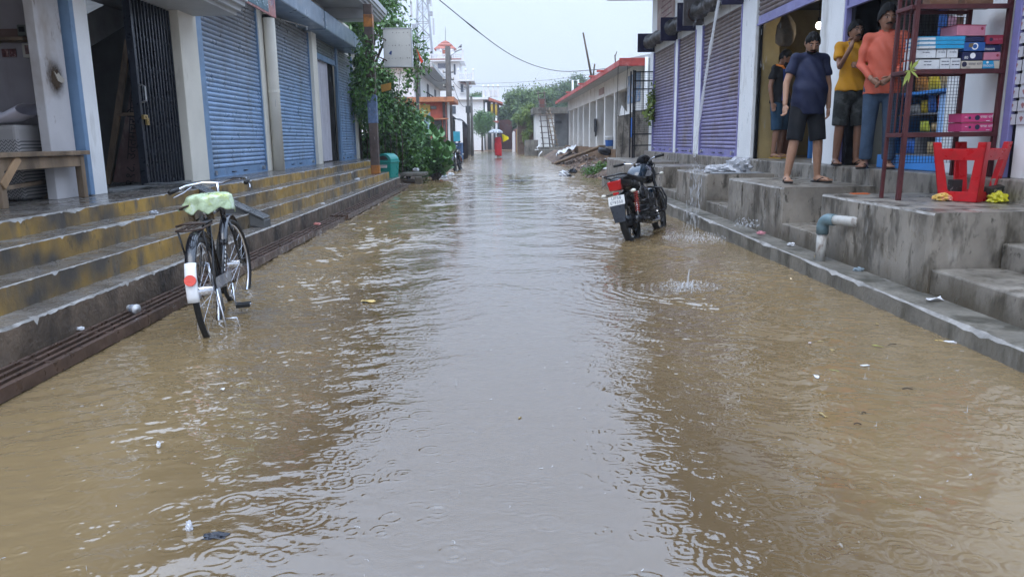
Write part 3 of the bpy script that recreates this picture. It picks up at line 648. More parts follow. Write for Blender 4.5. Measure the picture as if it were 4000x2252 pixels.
P('jamb_gap', black_m, RB, (3.995, 4.1, 5.83, 5.88, F0, 3.3)); P('jamb_gap', black_m, RB, (4.0, 4.05, 11.84, 11.9, F0, 3.2)); P('jamb_gap', black_m, RB, (4.02, 4.3, 8.76, 8.85, F0, 3.2))
shutter(RB, 3.99, 17.25, 19.5, F0, 3.27, -1, shut_p, purp, label='closed purple shutter at the far end, next to the wire cage', guide=False)
shutter(RB, 3.99, 15.47, 16.88, F0, 3.27, -1, shut_p, purp, label='narrow closed purple shutter in the middle', guide=False)
shutter(RB, 3.99, 12.62, 14.9, F0, 3.27, -1, shut_p, purp, label='widest closed purple shutter behind the falling roof water', guide=False)
shutter(RB, 3.99, 9.62, 11.84, 2.84, 3.27, -1, shut_p, purp, label='purple shutter rolled up over the ochre room', locks=False, guide=False)
shutter(RB, 3.99, 6.92, 8.82, 2.6, 3.27, -1, shut_p, purp, label='purple shutter rolled up above the men by the rack', locks=False, guide=False)
for y in (17.2, 19.52, 15.42, 16.88, 14.92, 12.56): P('shutter_guide', purp, RB, (3.94, 4.0, y, y+.05, F0, 3.27), bevel=.003)
for (y, x0, z0, z1) in ((19.62, 3.55, 3.3, 3.75), (17.15, 3.6, 3.27, 3.76), (15.6, 3.6, 3.27, 3.8), (12.62, 3.62, 3.27, 3.8)):
    P('shutter_bracket', navy_p, RB, (x0, 3.979, y, y+.03, z0, z1), bevel=.004)
P('shutter_bracket', mat('grey_plate', (.12, .11, .11), .5, metal=.4, var=.3, vs=5), RB, (3.58, 3.979, 15.02, 15.05, 3.29, 3.77))
for a, b in ((17.2, 19.6), (15.65, 17.1), (12.7, 14.98)):
    mb = MB(); n = 14; pts = [(3.8+.01*math.sin(i), a+(b-a)*i/n, 3.5+.015*math.sin(i*2.2)) for i in range(n+1)]
    mb.tube(pts, [.09+.035*abs(math.sin(i*1.7))+(.05 if i % 5 == 2 else 0) for i in range(n+1)], 10); mb.build('roller_drum', mat('greasy_black', (.02, .016, .015), .5, var=.5, vs=9), RB, smooth=True)
mb = MB(); mb.torus((3.8, 15.0, 3.5), .13, .012, (0, 1, 0), 20, 6); mb.build('drum_wheel', rust, RB)
posterm = mat('faded_poster', (.36, .25, .22), .7, var=.3, vs=3, dirt=[((.45, .40, .33), 3, .5, .7, (1, .6, 1)), ((.22, .11, .11), 5, .58, .72, (1, .4, 1))])
mb = MB(); mb.prism([(17.5, 3.78), (19.3, 3.72), (19.35, 4.65), (17.45, 4.65)], .01, 'x', 3.966); mb.build('wall_poster', posterm, RB)
for i in range(5): P('poster_line', mat('poster_ink', (.2, .09, .1), .7), RB, (3.961, 3.9655, 17.75, 18.9-.1*(i % 2), 3.95+i*.13, 3.98+i*.13), bevel=0)
mb = MB(); mb.prism([(2.82, 4.74), (2.9, 4.68), (8.8, 4.68), (8.8, 4.95), (2.82, 4.95)], 18.5, 'y', 2.0); mb.build('roof_slab', soff, RB, bevel=.01)
# the ochre room
P('inner_wall', ochre, RB, (4.06, 4.33, 11.885, 12.1, F0, 3.3)); P('inner_wall', ochre, RB, (4.3, 8.4, 13.45, 13.6, F0, 3.3)); P('inner_wall', ochre, RB, (6.2, 6.35, 9.6, 13.45, F0, 3.3)); P('inner_wall', grey_pl, RB, (4.3, 8.4, 9.1, 9.3, F0, 3.3))
wl = mat('pale_green_wall', (.30, .31, .27), .7, var=.15); P('inner_wall', wl, RB, (4.302, 4.75, 8.91, 9.05, F0, 3.3)); P('inner_wall', wl, RB, (4.25, 8.4, 6.3, 6.42, F0, 3.3)); P('inner_wall', dark, RB, (5.6, 5.7, 6.4, 9.1, F0, 3.3))
# lit bulb
bulb = thing('light_bulb', 'lit bulb hanging in the ochre room', 'light bulb', (4.75, 11.5, 2.78))
mb = MB(); mb.ell((0, 0, 0), (.045, .045, .055), 10, 12); mb.build('bulb_glass', mat('bulb_glow', (.9, .9, .85), .4, emit=((1, .97, .85), 4)), bulb, smooth=True)
mb = MB(); mb.tube([(0, 0, .05), (0, 0, .11)], .022, 10); mb.build('bulb_holder', black_m, bulb); mb = MB(); mb.tube([(0, 0, .1), (0, 0, .51)], .005, 5); mb.build('bulb_cord', black_m, bulb)
pl = bpy.data.lights.new('bulb_light', 'POINT'); pl.energy = 4; pl.specular_factor = 0; pl.color = (1, .93, .78); pl.shadow_soft_size = .05
po = bpy.data.objects.new('bulb_light', pl); COL.objects.link(po); po.parent = bulb; po.location = (0, -.08, -.08)
# hanging sack, cupboard, blue plank, notice
sackm = mat('brown_sack', (.10, .075, .05), .85, var=.4, vs=8, bump=.5, bs=30)
mb = MB(); prof = [(.02, .42), (.06, .36), (.11, .25), (.13, .12), (.12, .0), (.07, -.05), (.02, -.06)]
mb.lathe(prof, 16, (0, 0, 0))
for i, p in enumerate(mb.v):
    a = math.atan2(p[1], p[0]); k = 1+.22*math.sin(a*5+p[2]*12)+.1*math.sin(a*9); mb.v[i] = (p[0]*k+.06*(p[2]-.2)*-.4, p[1]*k, p[2])
o = tag(mb.build('hanging_sack', sackm, None, smooth=True), 'brown sack hanging from the ceiling of the ochre room', 'sack'); o.location = (4.28, 11.55, 2.55)
cb = thing('cupboard', 'reddish brown cupboard behind the boy in the ochre room', 'cupboard')
cbm = mat('brown_laminate', (.24, .10, .06), .5, var=.15)
P('cupboard_body', cbm, cb, (4.42, 4.72, 12.3, 13.3, F0+.002, 1.62)); P('cupboard_top', mat('cupboard_edge', (.1, .06, .04), .5), cb, (4.40, 4.74, 12.28, 13.32, 1.62, 1.66)); P('cupboard_door', cbm, cb, (4.44, 4.70, 12.28, 12.3, F0+.03, 1.6)); P('door_handle', steel, cb, (4.66, 4.675, 12.26, 12.28, 1.2, 1.32))
simple('blue_plank', 'narrow blue plank standing behind the man in navy', 'plank', mat('bright_blue_paint', (.05, .17, .42), .4), (4.72, 4.78, 11.5, 11.55, F0+.002, 1.55))
nt_ = thing('wall_switch', 'white switch panel on the wall behind the man in yellow', 'switch panel')
P('panel', offw, nt_, (4.42, 4.6, 8.87, 8.899, 2.1, 2.38)); P('socket', black_m, nt_, (4.48, 4.53, 8.862, 8.871, 2.28, 2.32)); P('socket', black_m, nt_, (4.48, 4.53, 8.862, 8.871, 2.18, 2.22))
# ---- blue display cabinet with packets
CB = thing('display_cabinet', 'bright blue display cabinet full of snack packets', 'cabinet')
cblue = mat('cabinet_blue', (.06, .25, .62), .4, var=.08); cpale = mat('cabinet_pale_blue', (.30, .48, .75), .35, var=.2, vs=5); cgrey = mat('cabinet_grey', (.2, .2, .21), .6)
P('base_board', cblue, CB, (4.04, 4.12, 6.93, 8.05, F0+.004, .99)); P('side_panel', cpale, CB, (4.1, 4.6, 6.94, 6.98, .99, 1.95)); P('side_panel', cblue, CB, (4.1, 4.6, 8.02, 8.05, .99, 1.58)); P('front_stile', cpale, CB, (4.09, 4.12, 6.94, 7.08, .99, 1.56))
P('top_shelf', cblue, CB, (4.05, 4.6, 6.94, 8.05, 1.57, 1.6)); P('back_panel', cgrey, CB, (4.6, 4.62, 6.94, 8.05, .9, 1.95))
for z in (.985, 1.2, 1.38): P('shelf', cgrey, CB, (4.13, 4.6, 6.99, 8.02, z, z+.015), bevel=0)
P('divider', cgrey, CB, (4.14, 4.6, 7.5, 7.515, 1.0, 1.2), bevel=0)
pk = {k: mat('packet_'+k, c, .3, var=.35, vs=18, bump=.5, bs=25, bd=.01) for k, c in dict(yellow=(.6, .45, .05), orange=(.5, .22, .06), white=(.6, .6, .58), blue=(.05, .16, .5), green=(.1, .35, .1), red=(.45, .05, .04), tan=(.45, .32, .16), brown=(.16, .08, .05), lime=(.55, .6, .08), pink=(.55, .3, .4)).items()}
def packet(x, y, z, wd, h, m, label, th=.05, g='snack packets in the blue cabinet', rot=0.):
    mb = MB(); mb.grid(lambda u, v: (th*(-.5)*math.sin(math.pi*u)**.6*math.sin(math.pi*v)**.6, (u-.5)*wd*(1+.06*math.sin(v*6.28)), h*v), 9, 9); mb.grid(lambda u, v: (th*.5*math.sin(math.pi*u)**.6*math.sin(math.pi*v)**.6, (u-.5)*wd*(1+.06*math.sin(v*6.28)), h*v), 9, 9)
    o = tag(mb.build('snack_packet', m, None, smooth=True), label, 'packet', g); o.location = (x, y, z+.002); o.rotation_euler = (rot, -.12, 0); return o
for (y, z, wd, h, k, l) in ((7.15, 1.6, .2, .2, 'tan', 'tan packet on top of the blue cabinet, nearest the purple post'), (7.36, 1.6, .2, .17, 'yellow', 'yellowish packet in the middle on top of the blue cabinet'), (7.58, 1.6, .22, .22, 'orange', 'orange brown packet on top of the blue cabinet beside the yellowish one'),
    (7.2, 1.4, .12, .15, 'red', 'red packet on the upper cabinet shelf'), (7.36, 1.4, .13, .16, 'blue', 'dark blue packet on the upper cabinet shelf'), (7.5, 1.4, .12, .12, 'yellow', 'yellow packet on the upper cabinet shelf'), (7.7, 1.4, .24, .09, 'white', 'crumpled white packet on the upper cabinet shelf'),
    (7.12, 1.22, .12, .13, 'white', 'white packet on the middle cabinet shelf'), (7.28, 1.22, .14, .08, 'tan', 'tan packet on the middle cabinet shelf beside the white one'), (7.46, 1.22, .16, .1, 'lime', 'lime yellow packet on the middle cabinet shelf'),
    (7.3, 1.0, .16, .12, 'tan', 'tan packet at the bottom of the blue cabinet'), (7.7, 1.0, .22, .15, 'blue', 'bright blue plastic packet at the bottom of the blue cabinet')):
    packet(4.2, y, z, wd, h, pk[k], l)
# garlands of sachets above the rack
for i, (x, y, k, l) in enumerate(((3.72, 6.5, 'blue', 'violet blue'), (3.8, 6.5, 'white', 'white'), (3.87, 6.52, 'brown', 'brown'), (4.02, 6.6, 'green', 'green'))):
    t_ = thing('sachet_strip', l+' strip of sachets hanging behind the rack', 'sachets', group='hanging sachet strips')
    for q in range(5):
        mb = MB(); z = 2.03+q*.085; mb.cbox((x+.004*(q % 2), y, z), (.07, .012, .078), (0, .03*(q % 3-1), .1)); mb.build('sachet', pk[k] if q % 2 == 0 or k != 'white' else pk['pink'], t_, bevel=.004)
# ---- maroon rack
RK = thing('iron_rack', 'maroon iron display rack with wire mesh on the plinth', 'rack')
mar = mat('maroon_iron', (.085, .022, .024), .45, metal=.2, var=.3, vs=7, bump=.2, dirt=[((.04, .02, .018), 8, .58, .75, (1, 1, .4))])
def post(x, y, z0, z1, w_=.028, lean=0.): return pc('rack_post', mar, RK, (x, y, z0), (x+lean, y, z1), w_, bevel=.003)
post(3.2, 5.98, .68, 2.75, .034, .03); post(3.185, 6.22, .68, 2.75, .026, .03); post(3.93, 6.0, .855, 2.75, .034, .03); post(3.79, 6.27, .855, 2.75, .034, .02)
for z in (1.19, 1.67, 2.15):
    pc('rack_rail', mar, RK, (3.2, 5.98, z), (3.95, 5.99, z), .026, .035, bevel=.003); pc('rack_rail', mar, RK, (3.2, 6.25, z), (3.8, 6.27, z), .022, .03, bevel=.003); pc('rack_rail', mar, RK, (3.19, 5.98, z), (3.19, 6.22, z), .022, .03, bevel=.003)
    if z > 1: P('rack_shelf', mar, RK, (3.21, 3.92, 5.99, 6.25, z+.016, z+.02), bevel=0)
for y in (6.05, 6.13):
    pc('side_rod', mar, RK, (3.2, y, 1.2), (3.215, y, 2.7), .009, bevel=0)
mb = MB()
for i in range(24): mb.bar((3.22+i*.0255, 6.262, .96), (3.22+i*.0255, 6.262, 2.7), .0028)
for i in range(67): mb.bar((3.2, 6.265, .965+i*.026), (3.8, 6.265, .965+i*.026), .0028)
mb.build('wire_mesh', black_m, RK)['kind'] = 'stuff'
# cartons on the rack
def carton(name, label, x0, x1, y0, y1, z0, z1, m, lid=None, txt=(), rot=0., group='cartons on the maroon rack', flap=None):
    t_ = thing(name, label, 'box', ((x0+x1)/2, (y0+y1)/2, z0), (0, 0, rot), group); w2 = (x1-x0)/2; d2 = (y1-y0)/2; h = z1-z0
    mb = MB(); mb.box(-w2, w2, -d2, d2, .001, h-.002); mb.build('carton_body', m, t_, bevel=.003)
    if lid: mb = MB(); mb.box(-w2-.003, w2+.003, -d2-.003, d2+.003, h-.006, h); mb.build('carton_lid', lid, t_, bevel=.001)
    for (s, sz, px, pz, tm) in txt:
        text('lettering', s, sz, tm, t_, face_mtx((px, -d2-.0015, pz), (1, 0, 0), (0, 0, 1)))
    return t_
cp = {k: mat('carton_'+k, c, .45, var=.1, vs=9, dirt=d) for k, c, d in (('pink', (.50, .045, .16), []), ('maroon', (.30, .03, .06), []), ('rose', (.52, .20, .27), []), ('blue', (.02, .09, .30), []), ('navy', (.015, .02, .075), []),
     ('cyan', (.02, .30, .55), []), ('white', (.62, .64, .66), [((.25, .32, .4), 26, .6, .68, (1, 1, 1))]), ('cream', (.55, .50, .42), []))}
ink = mat('dark_ink', (.02, .02, .05), .6); wink = mat('white_ink', (.75, .75, .75), .6)
def disc(t_, x, z, r, m, y):
    mb = MB(); mb.add([(x+r*math.cos(a), y, z+r*math.sin(a)) for a in np.linspace(0, 6.283, 17)[:-1]], [tuple(range(16))]); mb.build('round_logo', m, t_)
S = 1.692
for i, (x0, x1) in enumerate(((3.265, 3.455), (3.46, 3.538), (3.542, 3.62))):
    c = carton('thread_box', ('large', 'middle', 'right')[i]+' white printed box on the bottom row, left part of the rack', x0, x1, 6.02, 6.2, S, S+(.075 if i == 0 else .082), cp['white'], txt=[('▬▬ ▬', .018, 0, .06, ink), ('▬ ▬▬', .018, 0, .035, ink)])
for i, (x0, x1) in enumerate(((3.265, 3.42), (3.425, 3.5), (3.505, 3.59))):
    carton('thread_box', ('large', 'narrow', 'right')[i]+' white printed box on the second row, left part of the rack', x0, x1, 6.02, 6.2, S+.084, S+.15, cp['white'], txt=[('▬ ▬▬', .016, 0, .045, ink)], rot=.03*(i-1))
for i in range(3):
    c = carton('flat_box', ('lowest', 'middle', 'topmost')[i]+' of three flat blue and white boxes lying on the white boxes', 3.27, 3.63, 6.01, 6.2, S+.153+i*.031, S+.182+i*.031, cp['white'], lid=cp['cyan'], rot=.04-.02*i)
    mb = MB(); mb.box(-.05, .178, -.0975, -.0952, .002, .026); mb.build('blue_print', cp['cyan'], c)
c = carton('thread_box', 'cream box lettered in Hindi on the bottom row of the rack', 3.63, 3.795, 6.02, 6.2, S, S+.062, cp['cream'], txt=[('चरखा धागे', .027, .022, .036, ink), ('MEGA', .012, -.03, .012, ink)]); disc(c, -.062, .035, .02, ink, -.0912)
c = carton('thread_box', 'cyan box lettered moon at the right end of the bottom row', 3.80, 3.925, 6.02, 6.2, S, S+.062, cp['cyan'], txt=[('moon', .036, -.025, .025, wink)]); disc(c, -.03, .048, .01, wink, -.0912); mb = MB(); mb.prism([(.03, .001), (.0635, .001), (.0635, .058), (.015, .058)], .002, 'y', -.0925); mb.build('cream_print', cp['cream'], c)
c = carton('thread_box', 'dark blue box numbered 80 on the rack', 3.63, 3.79, 6.02, 6.2, S+.064, S+.13, cp['navy'], txt=[('80', .03, -.05, .02, wink)]); disc(c, .0, .035, .022, wink, -.0912)
c = carton('thread_box', 'blue torn box with a white ring on the rack', 3.632, 3.795, 6.01, 6.2, S+.132, S+.2, cp['blue']); disc(c, .0, .035, .026, wink, -.0962); disc(c, .0, .035, .017, cp['blue'], -.0968); mb = MB(); mb.prism([(-.05, .03), (-.02, .028), (-.01, .06), (-.045, .058)], .001, 'y', -.0967); mb.build('torn_patch', mat('bare_card', (.16, .11, .06), .8), c)
carton('thread_box', 'thin black box under the big rose box on the rack', 3.635, 3.79, 6.02, 6.2, S+.202, S+.242, cp['navy'])
c = carton('thread_box', 'big rose pink box on top of the stack, askew', 3.55, 3.79, 6.02, 6.21, S+.247, S+.33, cp['rose'], lid=cp['maroon'], rot=.12); disc(c, .09, .055, .012, cp['maroon'], -.0962)
c = carton('thread_box', 'pale rose box second from the bottom at the right end', 3.80, 3.93, 6.02, 6.2, S+.064, S+.125, cp['rose']); disc(c, .04, .035, .01, cp['maroon'], -.0912)
c = carton('thread_box', 'navy box lettered moon at the right end, third row', 3.80, 3.925, 6.02, 6.2, S+.127, S+.18, cp['navy'], txt=[('moon', .034, -.025, .022, wink)])
c = carton('thread_box', 'maroon box at the right end, topmost of its stack', 3.80, 3.93, 6.01, 6.2, S+.182, S+.25, cp['maroon'], lid=cp['maroon'], txt=[('चरखा धागे', .018, .022, .035, cp['rose'])]); disc(c, -.03, .035, .014, ink, -.0962)
S2 = 1.212
for i, nm in ((0, 'lower'), (1, 'upper')):
    c = carton('thread_box', nm+' of two bright pink boxes on the low rack shelf', 3.67-.004*i, 3.915-.004*i, 6.0, 6.19, S2+i*.072, S2+.07+i*.072, cp['pink'], lid=cp['maroon'], txt=[('चरखा धागे', .026, .072, .04, wink), ('▬▬', .014, .085, .012, wink), ('▬▬', .01, -.09, .04, wink)], rot=-.03*i)
    disc(c, .0, .034, .02, ink, -.0962); disc(c, -.06, .034, .011, ink, -.0962)
for i, (x, l) in enumerate(((3.45, 'wide brown brick on top of the rack, left one'), (3.72, 'wide brown brick on top of the rack, right one'))):
    simple('loose_brick', l, 'brick', mat('brown_brick', (.16, .085, .05), .8, var=.3, vs=6, bump=.5, bs=30), (x-.11, x+.11, 6.02, 6.14, 2.173, 2.25), bevel=.006, group='bricks on the rack')
# potted twig tied to the rack
tw = thing('plant_sprig', 'small yellowish green sprig tied to the rack post', 'plant')
lf = mat('sprig_leaf', (.30, .36, .08), .5)
for k in range(12):
    a = k*.55; mb = MB(); d = Vector((math.cos(a)*.06, -.02, .07*math.sin(a*1.3)+(.02 if k % 2 else -.05))); p = Vector((3.19, 5.95, 1.68)); s_ = Vector((-d.z, 0, d.x))*.12
    mb.add([p, p+d*.5+s_, p+d+Vector((0, 0, -.01)), p+d*.5-s_], [(0, 1, 2, 3)]); mb.build('leaf', lf, tw)
# ---- upside-down red stool
ST = thing('plastic_stool', 'red plastic stool standing upside down in front of the rack', 'stool', (3.68, 5.86, .683), (0, 0, R(32)))
rp = mat('red_plastic', (.50, .012, .018), .35, var=.1, vs=4, spec=.5, dirt=[((.3, .02, .02), 6, .55, .8, (1, 1, 1))])
mb = MB(); mb.box(-.145, .145, -.145, .145, 0, .02); mb.build('seat', rp, ST, bevel=.012, seg=3)
def side_panel(k):
    # frame panel with window, flaring legs upward
    mb = MB(); f = lambda z: .145+.055*z/.45
    for s in (-1, 1):
        mb.add([(s*f(.0), -f(0), .0), (s*(f(0)-.08), -f(0), .0), (s*(f(.45)-.062), -f(.45), .45), (s*f(.45), -f(.45), .45), (s*f(0), -f(0)+.012, .0), (s*(f(0)-.08), -f(0)+.012, .0), (s*(f(.45)-.062), -f(.45)+.012, .45), (s*f(.45), -f(.45)+.012, .45)],
               [(0, 1, 2, 3), (7, 6, 5, 4), (0, 4, 5, 1), (1, 5, 6, 2), (2, 6, 7, 3), (3, 7, 4, 0)])
    for za, zb in ((.0, .075), (.315, .40)):
        mb.add([(-f(za)+.02, -f(za)-.001, za), (f(za)-.02, -f(za)-.001, za), (f(zb)-.02, -f(zb)-.001, zb), (-f(zb)+.02, -f(zb)-.001, zb), (-f(za)+.02, -f(za)+.011, za), (f(za)-.02, -f(za)+.011, za), (f(zb)-.02, -f(zb)+.011, zb), (-f(zb)+.02, -f(zb)+.011, zb)],
               [(0, 1, 2, 3), (7, 6, 5, 4), (0, 4, 5, 1), (1, 5, 6, 2), (2, 6, 7, 3), (3, 7, 4, 0)])
    o = mb.build('side_panel', rp, ST, bevel=.003); o.rotation_euler = (0, 0, k*math.pi/2); return o
for k in range(4): side_panel(k)
def crumple(name, label, cat, m, loc, size, seed, group=None, n=26, flat=.6):
    r = np.random.default_rng(seed); mb = MB(); mb.ell((0, 0, 0), (1, 1, 1), 10, n); ph = r.random(8)*6.28
    for i, p in enumerate(mb.v):
        q = Vector(p); k = 1+.22*math.sin(q.x*5+ph[0])*math.sin(q.y*6+ph[1])+.16*math.sin(q.z*9+ph[2]+q.x*7)+.12*math.sin(q.y*13+ph[3]+q.z*5)
        q = q*k; mb.v[i] = (q.x*size[0], q.y*size[1], max(0, (q.z+flat)*size[2]))
    o = tag(mb.build(name, m, None), label, cat, group); o.location = loc; return o
crumple('plastic_bag', 'crumpled yellow plastic bag at the right foot of the red stool', 'plastic bag', mat('yellow_film', (.55, .50, .03), .3, var=.3, vs=15), (3.79, 5.66, .684), (.065, .05, .045), 3)
crumple('plastic_bag', 'flattened yellow and pink plastic bag left of the red stool', 'plastic bag', mat('orange_film', (.62, .40, .10), .35, var=.3, vs=10, dirt=[((.6, .25, .2), 9, .5, .6, (1, 1, 1))]), (3.5, 5.86, .684), (.075, .06, .035), 5)
simple('orange_packet', 'flat orange packet lying on the plinth left of the rack', 'packet', mat('bright_orange_film', (.6, .13, .03), .4), (3.13, 3.28, 6.6, 6.68, .684, .69))
o = simple('black_box', 'small black box lettered Paris beside the red stool', 'box', mat('black_card', (.03, .03, .025), .5), (-.07, .07, -.03, .03, 0, .045)); o.location = (3.80, 5.72, .755); o.rotation_euler = (.2, -.12, .2)
text('lettering', 'Paris', .035, mat('beige_ink', (.45, .38, .3), .6), o, face_mtx((0, -.0315, .022), (1, 0, 0), (0, 0, 1)))
o = simple('black_box', 'small black printed box inside the upturned red stool', 'box', mat('black_card2', (.035, .03, .03), .5, dirt=[((.4, .35, .35), 25, .58, .64, (1, 1, 1))]), (3.6, 3.68, 5.93, 6.0, .706, .84))
# ---- strip of cards on the right wall
CS = thing('card_strip', 'hanging strips of white printed cards on the right wall', 'cards')
cm_ = mat('card_white', (.55, .54, .57), .6, var=.05); rd = mat('card_red', (.35, .16, .16), .6)
for c in range(3):
    for r_ in range(11):
        y = 5.83-c*.125; z = 1.26+r_*.1
        if c == 2 and r_ < 2: continue
        mb = MB(); mb.box(3.972, 3.976, y, y+.112, z, z+.078); k = mb.build('card', cm_, CS)
        mb = MB(); mb.prism([(y+.035, z+.05), (y+.056, z+.018), (y+.077, z+.05), (y+.056, z+.062)], .0015, 'x', 3.9698); mb.build('card_print', rd, k)
# ---- drain pipe elbow on the plinth
PV = thing('drain_pipe', 'white and grey plastic drain pipe elbow on the plinth', 'pipe')
pv = mat('pvc_white', (.42, .41, .38), .45, var=.15, vs=6, dirt=[((.10, .05, .03), 7, .56, .7, (1, 1, .6)), ((.2, .17, .14), 12, .6, .7, (1, 1, 1))]); pg = mat('pvc_grey', (.12, .18, .20), .45, var=.15)
mb = MB(); mb.tube([(2.93, 6.05, .5), (2.80, 6.27, .5)], .042, 18); mb.build('pipe_stub', pv, PV, smooth=True)
pts = [(2.815, 6.24, .5), (2.79, 6.285, .5)]+[(2.79-.042*math.sin(a)*.5, 6.285+.07*math.sin(a), .5-.07*(1-math.cos(a))) for a in np.linspace(.2, math.pi/2, 6)]+[(2.769, 6.355, .37)]
mb = MB(); mb.tube(pts, .05, 18); mb.build('pipe_elbow', pg, PV, smooth=True)
mb = MB(); mb.tube([(2.769, 6.355, .38), (2.765, 6.357, .125)], .042, 18); mb.build('pipe_drop', pv, PV, smooth=True)
# ---- white bag on the plinth
film = mat('white_film', (.5, .51, .54), .3, var=.06, vs=9, spec=.5)
bagt = thing('plastic_sack', 'big white tied plastic sack on the plinth by the purple shutter', 'plastic bag', (3.42, 11.0, .68))
o = crumple('sack_body', 'x', 'x', film, (.08, 0, .0), (.19, .16, .13), 8); del o['label'], o['category']; o.parent = bagt
o = crumple('sack_tail', 'x', 'x', film, (-.2, .02, .0), (.19, .1, .07), 9); del o['label'], o['category']; o.parent = bagt
simple('plastic_sheet', 'grey plastic sheet spread under the white sack', 'plastic sheet', mat('grey_sheet', (.3, .31, .32), .3, var=.2), (3.05, 3.75, 10.62, 10.9, .684, .692))
# ---- wire cage beside the last shutter
CG = thing('wire_cage', 'tall black iron cage with wire mesh at the far end of the plinth', 'cage')
for (x, y) in ((3.46, 19.6), (3.53, 19.75), (4.02, 19.6), (3.46, 20.0)): pc('cage_post', black_m, CG, (x, y, .68), (x, y, 2.87), .035, bevel=0)
for z in (1.0, 1.28, 1.86, 2.4, 2.82, 2.6): pc('cage_rail', black_m, CG, (3.44, 19.6, z), (4.04, 19.6, z), .025, .03, bevel=0)
mb = MB()
for i in range(12): mb.bar((3.5+i*.045, 19.62, 1.28), (3.5+i*.045, 19.62, 2.85), .004)
for i in range(34): mb.bar((3.48, 19.62, 1.3+i*.046), (4.02, 19.62, 1.3+i*.046), .004)
mb.build('wire_mesh', black_m, CG)['kind'] = 'stuff'
mb = MB(); mb.tube([(3.05, 19.7, .7), (3.08, 19.7, 2.95), (3.1, 19.7, 3.0), (3.3, 19.7, 3.0), (3.32, 19.7, 2.95), (3.2, 19.7, .7)], .007, 5); mb.build('bent_wire', black_m, CG)
# ================================================================ bicycle
rubber = mat('tyre_rubber', (.012, .012, .012), .55, var=.3, vs=10, bump=.3, bs=60)
chrome = mat('chrome', (.6, .6, .62), .18, metal=1., var=.05)
blackp = mat('black_enamel', (.008, .008, .011), .2, var=.2, spec=.5, coat=.4)
whitep = mat('white_enamel', (.7, .7, .7), .3, var=.04, coat=.2)
redr = mat('red_reflector', (.65, .06, .03), .25, var=.1, spec=.6)
leather = mat('brown_leather', (.05, .03, .02), .55, var=.4, vs=10, bump=.4)
def wheel(parent, name, c, r, tr, spokes=32, rimm=chrome, hub=.03, hw=.05):
    w_ = bpy.data.objects.new(name, None); COL.objects.link(w_); w_.parent = parent; w_.location = c
    mb = MB(); mb.torus((0, 0, 0), r-tr, tr, (1, 0, 0), 40, 8); mb.build('tyre', rubber, w_, smooth=True)
    mb = MB(); mb.torus((0, 0, 0), r-2*tr-.006, .010, (1, 0, 0), 40, 6, wx=1.3); mb.build('rim', rimm, w_, smooth=True)
    if spokes:
        mb = MB()
        for i in range(spokes):
            a = 2*math.pi*i/spokes; b = a+(.45 if i % 4 < 2 else -.45); s = hw if i % 2 else -hw
            mb.tube([(s*.8, hub*math.cos(b), hub*math.sin(b)), (0, (r-2*tr-.01)*math.cos(a), (r-2*tr-.01)*math.sin(a))], .0013, 4, cap=False)
        mb.build('spokes', chrome, w_)
    mb = MB(); mb.tube([(-hw, 0, 0), (hw, 0, 0)], hub, 12); mb.build('hub', chrome if spokes else rimm, w_)
    return w_
def arcguard(parent, name, c, r, wd, a0, a1, m, n=18, ht=.012):
    mb = MB()
    def fn(u, v):
        a = a0+(a1-a0)*u; b = math.pi*(v-.5); rr = r+ht*math.cos(b)-.0; return (c[0]+wd*math.sin(b), c[1]+rr*math.cos(a), c[2]+rr*math.sin(a))
    mb.grid(fn, n, 7); o = mb.build(name, m, parent, smooth=True); s = o.modifiers.new('thick', 'SOLIDIFY'); s.thickness = .004; return o
BK = thing('bicycle', 'black roadster bicycle standing in the flood by the steps', 'bicycle', (-1.90, 4.86, -.1), (0, R(-4), R(10)))
rw = wheel(BK, 'wheel', (0, 0, .355), .355, .02); 
HD = bpy.data.objects.new('fork_assembly', None); COL.objects.link(HD); HD.parent = BK; HD.location = (0, 1.12, .355); HD.rotation_euler = (0, 0, R(-9))
fw = wheel(BK, 'wheel', (0, 1.12, .355), .355, .02); fw.rotation_euler = (0, 0, R(-9))
arcguard(BK, 'mudguard', (0, 0, .355), .385, .034, R(-15), R(179), blackp)
o = arcguard(BK, 'mudguard_tip', (0, 0, .355), .389, .036, R(144), R(180), whitep, 8); o['label'] = 'white painted end of the rear mudguard'
mb = MB(); a = R(183); mb.tube([(0, -.372, .485), (0, -.392, .492)], .034, 18); mb.build('reflector', redr, BK)
g = arcguard(BK, 'mudguard', (0, 1.12, .355), .385, .034, R(-12), R(150), blackp)
def tb(name, pts, r, m, parent=BK, n=10): mb = MB(); mb.tube(pts, r, n); return mb.build(name, m, parent, smooth=True)
BBp = (0, .50, .30); ST_ = (0, .33, .82); HT = (0, .93, .86); HB = (0, .98, .70)
fr = bpy.data.objects.new('frame', None); COL.objects.link(fr); fr.parent = BK
tb('seat_tube', [BBp, ST_], .016, blackp, fr); tb('top_tube', [(0, .345, .80), (0, .94, .82)], .0145, blackp, fr); tb('down_tube', [BBp, HB], .016, blackp, fr); tb('head_tube', [HT, HB], .02, blackp, fr)
for s in (-1, 1): tb('chain_stay', [(s*.03, .48, .30), (s*.055, 0, .355)], .009, blackp, fr); tb('seat_stay', [(s*.02, .345, .78), (s*.055, 0, .355)], .008, blackp, fr)
P('frame_decal', whitep, fr, (-.004, .004, .0, .0, .0, .0)) if False else None
for k in range(6): mb = MB(); f = .22+k*.07; p = Vector(BBp).lerp(Vector(HB), f); mb.cbox(p+Vector((.0145, 0, .0)), (.006, .022, .012), (R(39), 0, 0)); mb.build('frame_lettering', whitep, fr)
for s in (-1, 1): tb('fork_blade', [(s*.03, .985, .70), (s*.045, 1.02, .6), (s*.05, 1.12, .355)], .011, blackp)
tb('stem', [(0, .93, .86), (0, .92, 1.0)], .012, chrome)
